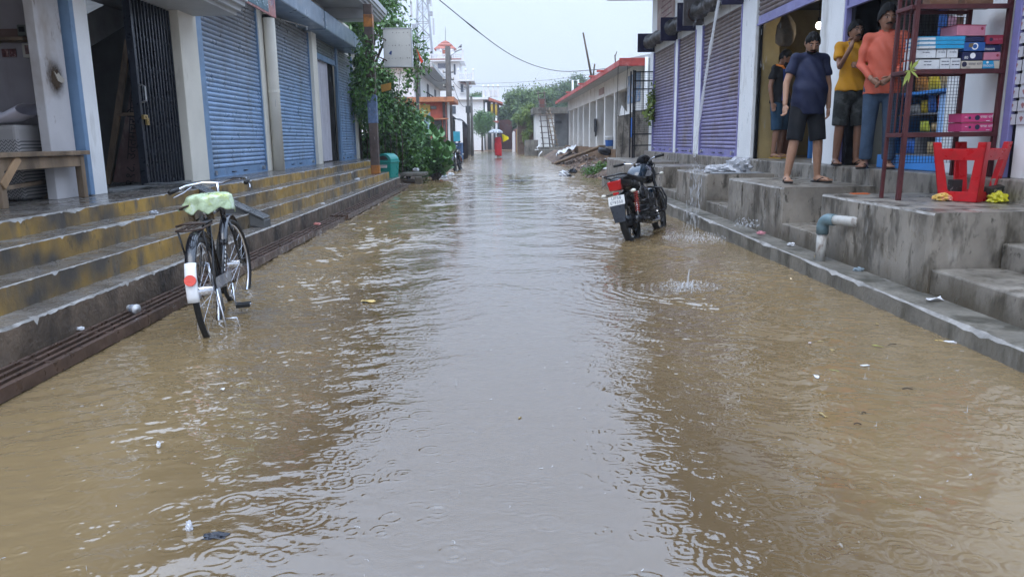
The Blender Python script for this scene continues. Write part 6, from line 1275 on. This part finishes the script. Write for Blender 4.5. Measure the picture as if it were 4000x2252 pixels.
cp_ = [Vector(p) for p in ((-4.5, 7, 5.9), (-3.0, 12, 5.1), (-1.26, 18, 4.3), (.47, 24, 3.72), (2.1, 27, 3.5), (3.6, 25.5, 3.42), (4.2, 25, 3.4))]; wp = []
for i in range(1, 5):
    for k in range(8):
        t_ = k/8; a, b, c, d = cp_[i-1:i+3]; wp.append(.5*((2*b)+(c-a)*t_+(2*a-5*b+4*c-d)*t_*t_+(3*b-a-3*c+d)*t_**3))
wp.append(cp_[5]); mb = MB(); mb.tube(wp, [.011 if i != 11 else .022 for i in range(len(wp))], 5); tag(mb.build('cable', wirem, None, smooth=True), 'sagging service cable crossing the street to the red-edged roof', 'cable')
wire('thin far cable across the sky above the trees, upper one', (-2.3, 62, 5.6), (14, 75, 8.2), .5, .012); wire('thin far cable across the sky above the trees, lower one', (-2.3, 62, 5.4), (14, 76, 7.8), .6, .012)
for i, (a, b, sg, l) in enumerate((((-2.74, 44, 4.94), (-2.35, 62, 5.3), .5, 'cable between the lamp pole and the transformer pole'), ((-2.45, 44, 4.14), (-2.1, 58, 4.0), .7, 'slack cable hanging below the lamp pole cross arms'), ((-3.0, 44, 4.5), (-2.7, 26, 4.1), .4, 'cable from the lamp pole into the leafy tree'), ((-4.3, 39.4, 3.2), (-2.74, 43.8, 3.4), .55, 'white looped cable in front of the orange house'))): wire(l, a, b, sg, .014)
# lattice mast
LM = thing('lattice_mast', 'pale steel lattice telecom mast behind the trees', 'mast'); ms = mat('mast_steel', (.36, .37, .40), .6, metal=.3)
def half(z): return 1.9-.055*z
for sx_ in (-1, 1):
    for sy_ in (-1, 1): tb('mast_leg', [(-10.6+sx_*half(0), 115+sy_*half(0), 0), (-10.6+sx_*half(26), 115+sy_*half(26), 26)], .09, ms, LM, 6)
zs = [0]
while zs[-1] < 25: zs.append(zs[-1]+2.0)
for i in range(len(zs)-1):
    a, b = half(zs[i]), half(zs[i+1])
    for sy_ in (-1, 1):
        for sx_ in (-1, 1): tb('mast_brace', [(-10.6+sx_*a, 115+sy_*a, zs[i]), (-10.6-sx_*b, 115+sy_*b, zs[i+1])], .045, ms, LM, 5)
        tb('mast_ring', [(-10.6-b, 115+sy_*b, zs[i+1]), (-10.6+b, 115+sy_*b, zs[i+1])], .05, ms, LM, 5)
tb('mast_ladder', [(-10.6, 114.6, 0), (-10.6, 114.6, 26)], .12, ms, LM, 6)
for (x, z, h_) in ((-9.0, 16.1, 2.2), (-12.1, 18.5, 2.2), (-9.3, 20, 1.4), (-10.5, 21, 1.6)): P('antenna_panel', mat('antenna_grey', (.5, .5, .52), .5), LM, (x-.13, x+.13, 113.3, 113.5, z, z+h_), bevel=0)
for (x, z) in ((-9.4, 18.7), (-9.6, 20.4), (-11.8, 17)): P('antenna_box', ms, LM, (x-.3, x+.3, 113.4, 113.8, z, z+.6), bevel=0)
fl = thing('red_flag', 'small red flag on a stick among the leaves', 'flag'); mb = MB(); mb.prism([(-2.22, 3.7), (-2.05, 3.35), (-2.12, 3.3)], .01, 'y', 21.8); mb.build('flag_cloth', redr, fl); tb('flag_stick', [(-2.23, 21.8, 2.6), (-2.23, 21.8, 3.75)], .01, bark, fl, 5)
rpst = thing('painted_post', 'thin red and yellow painted post beside the orange house', 'post'); tb('post_shaft', [(-2.98, 30, 0), (-3.1, 30, 3.75)], .05, rust, rpst, 8); tb('post_band', [(-3.02, 30, 1.2), (-3.06, 30, 2.6)], .056, orange_p, rpst, 8)
# ================================================================ colonnade
CO = thing('colonnade_building', 'long low white building with square pillars and a red roof edge', 'building')
cw = mat('colonnade_white', (.76, .75, .72), .7, var=.1, vs=1, bump=.15, dirt=[((.33, .29, .24), 1.6, .55, .8, (1, 1, .4)), ((.5, .44, .36), 4, .6, .8, (1, 1, .3))])
redr2 = mat('red_roof_edge', (.40, .06, .05), .6, var=.25, vs=2, dirt=[((.5, .22, .2), 2.5, .5, .75, (1, .5, 1)), ((.16, .04, .04), 4, .58, .75, (1, 1, 1))])
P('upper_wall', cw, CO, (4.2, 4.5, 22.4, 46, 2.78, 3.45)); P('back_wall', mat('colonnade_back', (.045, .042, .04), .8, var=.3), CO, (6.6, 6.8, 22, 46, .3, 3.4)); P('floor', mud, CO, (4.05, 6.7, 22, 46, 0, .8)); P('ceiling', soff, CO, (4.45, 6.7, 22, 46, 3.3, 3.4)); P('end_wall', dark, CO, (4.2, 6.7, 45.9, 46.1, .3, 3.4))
for i in range(8):
    y = 27.5+i*2.5; P('pillar', cw, CO, (4.2, 4.75, y, y+.3, .78, 2.79), bevel=.01)
P('end_pier', cw, CO, (4.2, 4.6, 22.4, 24.9, .6, 2.78)); pier = mat('mossy_pier', (.30, .31, .30), .8, var=.4, vs=3, dirt=[((.05, .055, .055), 3, .5, .62, (1, 1, .4))]); P('rain_pier', pier, CO, (4.25, 4.62, 21.95, 22.35, .4, 3.4))
mb = MB(); mb.add([(3.5, 22, 3.2), (3.5, 46, 3.2), (4.6, 46, 3.42), (4.6, 22, 3.42), (3.5, 22, 3.36), (3.5, 46, 3.36), (4.6, 46, 3.56), (4.6, 22, 3.56)], [(0, 3, 2, 1), (4, 5, 6, 7), (0, 1, 5, 4), (1, 2, 6, 5), (2, 3, 7, 6), (3, 0, 4, 7)]); mb.build('roof_eave', soff, CO)
P('roof_edge', redr2, CO, (3.46, 3.499, 21.96, 46.05, 3.2, 3.36)); P('roof_edge', redr2, CO, (3.46, 4.24, 21.93, 21.965, 3.18, 3.4)); P('roof_slab', soff, CO, (4.55, 7, 22, 46.2, 3.42, 3.6))
for y in (25.2, 27.3, 31, 36.5): P('roof_spout', redr2, CO, (3.25, 3.55, y, y+.12, 3.3, 3.36))
P('blue_sign', mat('blue_sign', (.16, .28, .45), .5, var=.3, vs=4, dirt=[((.5, .45, .45), 5, .5, .6, (1, 1, 1))]), CO, (4.17, 4.198, 22.6, 24.7, 2.25, 3.1)); P('plaque', mat('pink_plaque', (.42, .3, .28), .6), CO, (4.17, 4.198, 30.3, 31.7, 2.9, 3.15))
tb('roof_vent', [(4.0, 41, 3.5), (4.0, 41, 4.2), (4.3, 41, 4.2), (4.3, 41, 3.95)], .06, white, CO, 8)
tag(tb('rain_pipe', [(4.23, 21.93, 3.42), (4.23, 21.93, .4)], .05, white, None, 10), 'white rain pipe down the mossy pier', 'pipe')
tag(tb('bamboo_pole', [(3.62, 29.5, 3.38), (3.28, 29.6, 5.1)], [.045, .03], bark, None, 8), 'long bare bamboo pole standing above the red roof edge', 'pole')
tag(tb('bamboo_pole', [(3.7, 30, 3.4), (3.78, 30, 4.0)], .03, bark, None, 8), 'short bamboo stub next to the long bamboo pole', 'pole')
an = thing('roof_stick', 'forked stick on the corner of the red-edged roof', 'stick'); tb('stick', [(3.75, 24.5, 3.4), (3.72, 24.5, 3.75)], .02, bark, an, 6); tb('stick_fork', [(3.72, 24.5, 3.68), (3.78, 24.5, 3.85)], .015, bark, an, 6)
bkt = thing('bucket', 'white bucket with a blue label at the first pillar', 'bucket', (4.08, 27.9, .8)); mb = MB(); mb.lathe([(.13, 0), (.16, .42), (.17, .43), (.17, .46)], 18); mb.build('bucket_body', whitep, bkt, smooth=True); mb = MB(); mb.lathe([(.146, .1), (.162, .32)], 18, cap=False); mb.build('bucket_label', cp['blue'], bkt, smooth=True)
hc = tag(MB().grid(lambda u, v: (4.15+.04*math.sin(u*9), 32.3+.35*u, 2.0-.75*v*(1-.3*math.sin(u*3.1))), 10, 8).build('hung_jacket', mat('dark_cloth', (.03, .03, .035), .8), None, smooth=True), 'dark jacket hanging on a pillar of the colonnade', 'jacket')
hc.modifiers.new('t', 'SOLIDIFY').thickness = .03
fg = thing('person', 'person in dark clothes sitting in the shade of the colonnade', 'person', (4.95, 28.9, .8)); mb = MB(); caps(mb, [(0, 0, .42), (0, .03, .7), (0, .02, .9)], [.13, .13, .1], 1.3); mb.ell((0, -.02, 1.1), (.08, .09, .11)); caps(mb, [(0, .02, .92), (0, 0, 1.02)], [.05, .05])
for s in (-1, 1): caps(mb, [(s*.09, 0, .4), (s*.1, -.4, .42), (s*.1, -.42, .05)], [.08, .06, .04]); caps(mb, [(s*.17, .02, .88), (s*.22, -.1, .65), (s*.1, -.3, .55)], [.05, .04, .03])
mobj('body', remesh(mb, .018, 3), mat('dark_clothes', (.03, .03, .035), .8), fg); mb = MB(); mb.ell((0, -.025, 1.11), (.078, .088, .105)); mb.build('head', skin_b, fg, smooth=True); mb = MB(); mb.ell((0, .015, 1.14), (.086, .09, .1)); mb.build('hair', hairm, fg, smooth=True)
tag(P('wooden_stool', wood, None, (4.78, 5.12, 28.75, 29.1, .8, 1.11)), 'low wooden stool under the person in the colonnade', 'stool')
# low concrete wall and the slabs before the cage
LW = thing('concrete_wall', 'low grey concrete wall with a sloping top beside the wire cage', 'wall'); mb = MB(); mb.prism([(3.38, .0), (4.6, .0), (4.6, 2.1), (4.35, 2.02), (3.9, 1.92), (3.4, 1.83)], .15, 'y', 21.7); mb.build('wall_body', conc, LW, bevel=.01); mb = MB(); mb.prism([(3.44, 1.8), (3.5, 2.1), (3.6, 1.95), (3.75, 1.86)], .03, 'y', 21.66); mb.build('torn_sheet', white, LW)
P('blue_bag', pk['blue'], LW, (3.75, 3.82, 21.62, 21.66, 1.2, 1.75))
vv_ = thing('creeper', 'bright yellow green creeper hanging beside the wire cage', 'plant', (4.0, 19.4, 1.6)); leaves('foliage', [(-.05, 0, .5, .13, .12, .3), (-.12, 0, .15, .15, .12, .2), (0, 0, .8, .07, .08, .2)], 240, .12, L_yel, vv_, 61, droop=.8, asp=.75, shell=.1); tb('stem', [(0, 0, -.3), (-.05, 0, .4), (.02, .1, 1.0)], .012, bark, vv_, 5)
# white hut, ladders, block, vine wall, posts
HU = thing('white_hut', 'small white flat-roofed hut behind the bamboo ladders', 'building'); P('front_wall', cw, HU, (2.85, 4.2, 57, 61, 0, 3.0)); P('roof_slab', conc_dark, HU, (2.6, 5.4, 56.6, 61.4, 3.0, 3.45)); P('side_room', grey_pl, HU, (4.2, 5.3, 57.6, 61, 0, 3.0)); P('vent_opening', dark, HU, (4.35, 4.8, 57.55, 57.61, 2.3, 2.5)); P('plinth', conc_dark, HU, (2.7, 5.4, 55.6, 57, 0, .6)); P('brick_stub', brickmat(), HU, (3.1, 3.5, 57.3, 57.7, 3.45, 4.1))
def ladder(label, a, b, w0, w1, n, m):
    l_ = thing('bamboo_ladder', label, 'ladder', group='bamboo ladders at the white hut'); A = Vector(a); B2 = Vector(b)
    for s in (-1, 1): tb('ladder_rail', [A+Vector((s*w0, 0, 0)), B2+Vector((s*w1, 0, 0))], [.05, .04], m, l_, 7)
    for i in range(n): f = (i+.6)/n; p = A.lerp(B2, f); w2 = w0+(w1-w0)*f+.14; tb('rung', [p+Vector((-w2, -.06, random.uniform(-.04, .04))), p+Vector((w2, -.06, random.uniform(-.04, .04)))], .03, m, l_, 6)
bam = mat('grey_bamboo', (.09, .07, .055), .8, var=.3); ladder('tall bamboo ladder leaning on the front of the white hut', (3.55, 55.6, .6), (3.2, 56.5, 4.6), .24, .22, 10, bam); ladder('slimmer bamboo ladder to the right of the tall one', (4.2, 55.8, .6), (3.7, 56.6, 3.4), .16, .12, 9, mat('pale_bamboo', (.2, .15, .1), .8))
tag(P('water_block', conc_dark, None, (1.92, 2.85, 54.3, 55.2, -.1, 1.12)), 'square concrete tank at the water edge before the hut', 'tank'); PW = thing('hose_pipe', 'bent white plastic pipe at the concrete tank', 'pipe'); tb('pipe_bend', [(2.95, 54.1, .75), (2.75, 54, .6), (2.85, 54, .45), (2.6, 54, .42)], .04, whitep, PW, 8); tb('pipe_end', [(3.05, 52.8, .35), (2.85, 52.8, .12), (2.8, 52.8, -.02)], .035, whitep, PW, 8)
tag(P('concrete_step', conc_dark, None, (2.85, 5, 53.2, 54.2, -.1, .42)), 'dark concrete step below the white hut', 'step')
VW = thing('vine_wall', 'brown wall overgrown with yellow green vines beyond the hut', 'wall', (2.2, 61, 0)); P('wall_body', mat('brown_wall', (.12, .075, .05), .85, var=.3), VW, (-.6, .65, .2, 4, 0, 2.9)); leaves('foliage', [(-.4, .2, 2.7, .5, .5, .4), (.1, .1, 3.1, .5, .5, .6), (.35, .0, 2.2, .3, .3, .7), (.0, .1, 1.4, .3, .3, .7), (-.7, .1, 2.9, .3, .4, .25), (.4, .2, 3.6, .4, .4, .4)], 3800, .17, L_yel, VW, 63, droop=.7, shell=.2)
tag(P('yellow_gate', mat('yellow_gate_m', (.5, .33, .03), .6, var=.25), None, (1.56, 1.86, 64, 64.1, 0, 1.98)), 'yellow painted gate leaf at the end of the vine wall', 'gate'); mb = MB(); mb.prism([(1.34, 0), (1.62, 0), (1.62, 1.75), (1.58, 1.9), (1.42, 1.92), (1.36, 1.7)], .1, 'y', 72); tag(mb.build('white_slab', fw_, None), 'upright white slab with a rounded top beyond the yellow gate', 'slab')
# ================================================================ debris bank
def bank(u, v):
    y = 20.6+33*u; xe = float(np.interp(y, [20.6, 22, 24, 27, 32, 36, 50, 54], [3.2, 3.2, 2.85, 3.1, 3.1, 2.75, 3.1, 3.2])); x = xe-.15+(4.4-xe+.15)*v
    return (x, y, -.06+.75*v**.8*(.75+.35*fbm(y*1.7, x*3, 1))+.06*fbm(y*6, x*7, 3)*min(1, 4*v))
mb = MB(); mb.grid(bank, 130, 22); bankm = mat('rubble_mud', (.13, .085, .055), .8, var=.5, vs=3, bump=1., bs=14, bd=.05, dirt=[((.30, .15, .06), .9, .55, .7, (1, 1, 1)), ((.055, .05, .048), 2.2, .5, .65, (1, 1, 1)), ((.3, .29, .27), 9, .66, .72, (1, 1, 1))]); struct(mb.build('bank', bankm, None, smooth=True), 'muddy bank of rubble and rubbish along the right edge')
rb_ = MB(); q = np.random.default_rng(77)
for _ in range(420):
    u, v = q.random()**1.3*.55, q.random(); p = Vector(bank(u, v)); s = q.uniform(.03, .11); rb_.cbox(p+Vector((0, 0, s*.3)), (s*q.uniform(.7, 1.8), s, s*.6), tuple(q.uniform(-.6, .6, 3)))
o = rb_.build('rubble', mat('rubble_stone', (.15, .11, .09), .85, var=.6, vs=5, dirt=[((.3, .28, .26), 4, .6, .64, (1, 1, 1))])); o['kind'] = 'stuff'; o['label'] = 'loose bricks and broken stones strewn over the mud bank'
def litterpiece(name, label, cat, m, loc, sz, rz=0., seed=1, group=None):
    r = np.random.default_rng(seed); mb = MB(); a, b, h = sz
    mb.grid(lambda u, v: ((u-.5)*a+.1*a*math.sin(v*5+seed), (v-.5)*b+.08*b*math.sin(u*6+seed), h*(.5+.5*math.sin(u*5+seed)*math.sin(v*4+seed*2))), 6, 6)
    o = tag(mb.build(name, m, None), label, cat, group); o.location = loc; o.rotation_euler = (0, 0, rz); s_ = o.modifiers.new('t', 'SOLIDIFY'); s_.thickness = .003; return o
wpap = mat('white_paper', (.62, .62, .63), .5, var=.08); dplas = mat('dark_plastic', (.02, .022, .03), .4)
tag(MB().bar((2.76, 36.1, .05), (3.95, 28.7, .9), .28, .06).build('plank', wood, None, bevel=.01), 'long pale plank lying across the rubble bank', 'plank')
tag(MB().grid(lambda u, v: (3.0+1.0*u, 38+1.8*v+.8*u, .42+.35*u+.08*math.sin(u*14+v*6)+.06*math.sin(v*17)), 16, 10).build('white_sheet', wpap, None), 'crumpled white plastic sheet on the rubble bank', 'plastic sheet')
tyre = tag(MB().lathe([(.28, 0), (.42, .05), (.46, .16), (.44, .3), (.40, .3), (.38, .14), (.26, .08)], 20, cap=False).build('black_basin', dplas, None, smooth=True), 'black basin on the bank below the bucket', 'basin'); tyre.scale = (.6, .6, .6); tyre.location = (3.85, 27.5, .62); tyre.rotation_euler = (-.2, .25, 0)
crumple('plastic_bag', 'bulging white plastic bag floating at the right water edge', 'plastic bag', film, (2.1, 24.3, -.02), (.16, .14, .13), 12); crumple('plastic_bag', 'black knotted plastic bag floating near the rubble', 'plastic bag', dplas, (2.65, 27, -.01), (.14, .14, .09), 13); crumple('plastic_bag', 'small black bag beside the bulging white one', 'plastic bag', dplas, (2.27, 24.2, -.01), (.07, .06, .05), 14)
for i in range(9):
    u = .08+.4*q.random(); p = bank(u, .1+.75*q.random()); k = ('white', 'pale', 'crumpled white', 'grey')[i % 4]
    crumple('rubbish', 'pale scrap of rubbish lying on the rubble bank', 'rubbish', wpap if i % 2 else film, (p[0], p[1], p[2]-.01), (.05+.08*q.random(), .05+.06*q.random(), .03), 80+i, 'pale rubbish scraps on the rubble bank', 14)
# rubbish at the foot of the left bushes
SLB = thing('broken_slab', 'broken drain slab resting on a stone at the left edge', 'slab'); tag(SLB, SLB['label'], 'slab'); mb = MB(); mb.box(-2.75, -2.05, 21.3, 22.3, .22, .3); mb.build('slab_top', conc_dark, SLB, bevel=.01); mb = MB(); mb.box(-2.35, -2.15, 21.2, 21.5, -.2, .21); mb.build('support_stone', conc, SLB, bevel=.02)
mb = MB(); mb.grid(lambda u, v: (-4.2+2.4*u, 20.6+6*v, -.05+.22*(1-u)*(1+.3*fbm(u*8, v*9, 2))), 20, 24); struct(mb.build('verge', bankm, None, smooth=True), 'muddy verge under the left bushes')
for i, (x, y, z, m, l) in enumerate(((-2.45, 22.6, .3, wpap, 'folded white paper on the broken slab'), (-1.75, 24.4, .0, film, 'pale plastic bag at the foot of the paddle-leaf bush'), (-1.72, 23.4, .62, cp['blue'], 'blue plastic scrap caught in the paddle-leaf bush'), (-1.6, 25.6, .02, wpap, 'white scrap beside the far motorcycle'))): crumple('rubbish', l, 'rubbish', m, (x, y, z), (.1, .09, .06), 120+i, None, 16)
mh = tag(MB().grid(lambda u, v: (.1+.9*u, 21.9+.7*v*math.sin(math.pi*u)+.3*(1-math.sin(math.pi*u)), .012), 14, 5).build('manhole_cover', mat('wet_iron', (.05, .055, .06), .25, metal=.3), None), 'dark manhole cover just awash in mid street', 'manhole cover')
tag(tb('stick', [(2.45, 18.0, .0), (2.72, 18.6, .16)], .012, bark, None, 5), 'thin stick poking out of the water by the motorcycle', 'stick')
# ================================================================ litter on the near water and ledges
def onz_(px, py, z=0.):
    v = [CM[r_][0]*(px-2000)+CM[r_][1]*(py-1126)+CM[r_][2]*2930 for r_ in range(3)]; k = (z-1.2)/v[2]; return (v[0]*k, v[1]*k, z)
leafm = mat('floating_leaf', (.30, .22, .09), .5, var=.3); leafg = mat('olive_leaf', (.24, .24, .06), .5, var=.3); twig = mat('dark_twig', (.025, .018, .012), .7); yelp = mat('yellow_wrapper', (.45, .32, .10), .4, var=.3, vs=20)
for i, (px, py, a, b, h, m, nm, l, c) in enumerate(((1438, 1178, .10, .05, .012, yelp, 'wrapper', 'yellowish wrapper floating left of mid street', 'wrapper'), (3190, 1472, .042, .02, .004, wpap, 'paper_scrap', 'small white card floating lower right', 'paper'), (3715, 1334, .07, .035, .004, wpap, 'paper_scrap', 'white folded paper floating against the right kerb', 'paper'), (3670, 1330, .03, .04, .004, yelp, 'leaf', 'brown leaf touching the white paper by the kerb', 'leaf'),
    (3265, 1448, .06, .012, .003, leafg, 'leaf', 'long olive leaf floating near the small white card', 'leaf'), (3380, 1428, .045, .014, .004, wpap, 'leaf', 'split pale leaf floating right of the olive leaf', 'leaf'), (3250, 1368, .035, .02, .005, leafm, 'leaf', 'curled tan leaf below the two pale slips', 'leaf'), (3205, 1332, .03, .01, .003, leafm, 'leaf', 'slim tan leaf beside the pinkish scrap', 'leaf'), (3163, 1338, .028, .014, .004, mat('pinkish_scrap', (.4, .33, .32), .5), 'scrap', 'pinkish scrap floating above the tan leaf', 'rubbish'),
    (3428, 1352, .05, .01, .004, leafg, 'leaf', 'green brown leaf floating near the dark bent twig', 'leaf'), (3426, 1266, .02, .012, .01, leafm, 'leaf', 'small curled leaf floating closest to the drain pipe', 'leaf'), (3215, 1620, .05, .012, .006, leafm, 'leaf', 'pale curved leaf low on the right side', 'leaf'), (870, 1360+160, .018, .018, .004, wpap, 'bottle_ring', 'tiny white ring floating left of centre', 'rubbish'), (2030, 1630, .02, .008, .004, leafm, 'leaf', 'pale sliver of leaf floating in the silvery middle', 'leaf'))):
    litterpiece(nm, l, c, m, onz_(px, py, .002+h*.2), (a, b, h), i*1.3, i+1)
for i, (px, py, L_, rz, l) in enumerate(((3485, 1345, .06, .3, 'dark bent twig floating right of centre'), (3545, 1518, .045, -.15, 'forked dark twig floating low on the right'), (3350, 1655, .03, -.2, 'short dark twig floating near the bottom right'), (3375, 1612, .02, .1, 'tiny dark twig above the short one'))):
    p = Vector(onz_(px, py, .004)); d = Vector((math.cos(rz), math.sin(rz), 0))*L_/2; tag(tb('twig', [p-d, p+Vector((0, .006, .004)), p+d], .0025, twig, None, 5), l, 'twig')
crumple('plastic_bag', 'white corner of a sunken bag sticking up bottom left', 'plastic bag', film, onz_(740, 2070, -.004), (.011, .01, .02), 31, None, 14); crumple('plastic_bag', 'dark submerged plastic bag next to the white corner, bottom left', 'plastic bag', dplas, onz_(845, 2108, -.012), (.045, .02, .014), 32, None, 16); crumple('paper_scrap', 'small white scrap poking up left of centre', 'paper', wpap, onz_(620, 1745, -.003), (.008, .008, .015), 33, None, 12)
CU = thing('paper_cup', 'white paper cup lying on the nearest drain grate', 'cup', (-2.5, 5.02, .105), (R(90), 0, R(60))); mb = MB(); mb.lathe([(.022, -.04), (.032, .04), (.034, .042)], 16); mb.build('cup_body', whitep, CU, smooth=True); mb = MB(); mb.lathe([(.0265, -.01), (.03, .022)], 16, cap=False); mb.build('cup_print', mat('cup_print', (.25, .27, .32), .5, var=.7, vs=60), CU)
for i, (x, y, z, m, sz, nm, l, c) in enumerate(((-2.6, 4.55, .08, wpap, .03, 'paper_scrap', 'crumpled white scrap on the drain grate near the cup', 'paper'), (-2.52, 10.4, .07, mat('pink_scrap', (.5, .2, .17), .6), .06, 'rubbish', 'pink crumpled scrap on the drain grate', 'rubbish'), (-2.9, 15.6, .415, wpap, .07, 'paper_cone', 'white paper cone standing on the yellow steps', 'paper'), (-3.15, 6.9, .575, film, .05, 'plastic_bag', 'clear crumpled plastic bag on the steps beside the bicycle', 'plastic bag'), (-2.7, 11.6, .26, wpap, .035, 'paper_scrap', 'flat white scrap on the broken kerb', 'paper'),
    (2.82, 8.0, .16, mat('pink_paper', (.55, .25, .28), .6), .06, 'paper_scrap', 'pink paper scrap on the right ledge', 'paper'), (2.84, 7.2, .15, wpap, .05, 'paper_scrap', 'white paper scrap on the right ledge before the pipe', 'paper'), (2.82, 6.55, .14, yelp, .025, 'wrapper', 'yellow wrapper on the ledge beside the drain pipe', 'wrapper'), (2.86, 5.85, .135, mat('grey_rag', (.2, .25, .28), .7), .05, 'rag', 'blue grey rag on the ledge by the drain pipe', 'rag'))):
    crumple(nm, l, c, m, (x, y, z), (sz*.75, sz*.6, sz*.35), 140+i, None, 14)
PB = litterpiece('paper_plane', 'folded white paper wing on the right ledge', 'paper', wpap, (2.84, 4.75, .128), (.11, .04, .03), .2, 9)
# ================================================================ roof water: streams, drops, splashes
wat = bpy.data.materials.new('falling_water'); wat.use_nodes = True; b_ = wat.node_tree.nodes['Principled BSDF']; b_.inputs['Base Color'].default_value = (.7, .72, .75, 1); b_.inputs['Roughness'].default_value = .12; b_.inputs['Alpha'].default_value = .4; b_.inputs['Specular IOR Level'].default_value = .9
q = np.random.default_rng(5)
sm = thing('roof_water', 'thin stream of rain water pouring off the right roof', 'water stream'); x0, z0 = 3.42, 4.6
def fall(x_, t_): return (x0-.16*t_*3.2, 11.3, z0-.5*9.8*(t_**2)*.9)
pts = []
for i in range(26): t_ = .25+.70*i/25; pts.append((3.52-.62*(t_-.2)/.75, 11.3+.004*math.sin(i*2), 4.6-4.35*(t_)**2+.0))
pts = [p for p in pts if p[2] > .69]
mb = MB(); mb.tube(pts, [.016+.009*math.sin(i*1.3)**2+(.006 if i % 4 == 0 else 0) for i in range(len(pts))], 7); mb.build('stream', wat, sm, smooth=True)
dr = MB()
for _ in range(170):
    y = q.uniform(10.2, 15.2) if _ < 150 else q.uniform(12, 20); side = 1 if _ < 155 else -1; x = q.uniform(3.3, 3.8) if side > 0 else q.uniform(-3.75, -3.3); z = q.uniform(.75, 3.6); L_ = q.uniform(.04, .13); dr.tube([(x, y, z), (x+.002, y, z+L_)], [.0022, .0012], 4)
for _ in range(140):
    f = q.random(); y = 10.9+q.uniform(-.1, .1); x = 2.88-.5*f+q.uniform(-.08, .08); z = max(.02, .66*(1-f)+q.uniform(-.1, .1)); dr.tube([(x, y-1.6*f, z), (x, y-1.6*f, z+q.uniform(.03, .1))], .003, 4)
o = dr.build('rain_drops', wat); o['kind'] = 'stuff'; o['label'] = 'drops of roof water falling along both rows of shops'
sp = MB()
def crown(c, r, h, n, sz):
    for _ in range(n):
        a = q.uniform(0, 6.28); k = r*q.random()**.7; z = h*q.random()**2*(1-.5*k/r); p = Vector((c[0]+k*math.cos(a), c[1]+k*math.sin(a), c[2]+z)); s = sz*q.uniform(.4, 1.3); sp.tube([p, p+Vector((q.normal()*s, q.normal()*s, s*2.2))], [s*.5, s*.2], 4)
crown((1.52, 5.95, 0), .26, .05, 480, .005); crown((2.36, 8.9, 0), .42, .08, 620, .007); crown((2.8, 8.4, .2), .16, .12, 160, .007); crown((2.95, 11.3, .68), .16, .16, 160, .008); crown((3.1, 25.0, 0), .2, .05, 30, .01)
for (x, y, h) in ((1.52, 5.95, .15), (1.47, 5.93, .05), (1.56, 5.97, .06)): sp.tube([(x, y, 0), (x+.004, y, h*.6), (x+.01, y, h)], [.012, .007, .004], 6)
for _ in range(1000):
    y = 1.6+q.random()**1.5*15; x = q.uniform(-2.4, 2.6); h = q.uniform(.004, .012)*(1+.03*y); r_ = h*.3
    if q.random() < .12: sp.tube([(x, y, 0), (x, y, h*2.4)], [r_*.4, r_*.2], 4)
    a = q.uniform(0, 6.28)
    for k in range(3): a += q.uniform(.3, .7); d = h*1.1; sp.tube([(x+d*math.cos(a), y+d*math.sin(a), .0005), (x+d*math.cos(a+.4), y+d*math.sin(a+.4), .002)], [r_*.35, r_*.35], 3, cap=False)
o = sp.build('splashes', wat); o['kind'] = 'stuff'; o['label'] = 'white splashes where roof water and rain drops hit the flood'
# ================================================================ rain haze
hz_ = bpy.data.materials.new('haze'); hz_.use_nodes = True; t = hz_.node_tree; t.nodes.clear()
o_ = t.nodes.new('ShaderNodeOutputMaterial'); pv_ = t.nodes.new('ShaderNodeVolumePrincipled'); pv_.inputs['Color'].default_value = (.86, .92, 1, 1); pv_.inputs['Density'].default_value = .001
t.links.new(pv_.outputs[0], o_.inputs['Volume'])
mb = MB(); mb.box(-60, 60, -12, 150, -1.3, 27.5); o = mb.build('haze', hz_); o['kind'] = 'stuff'; o['label'] = 'thin rain haze filling the street'
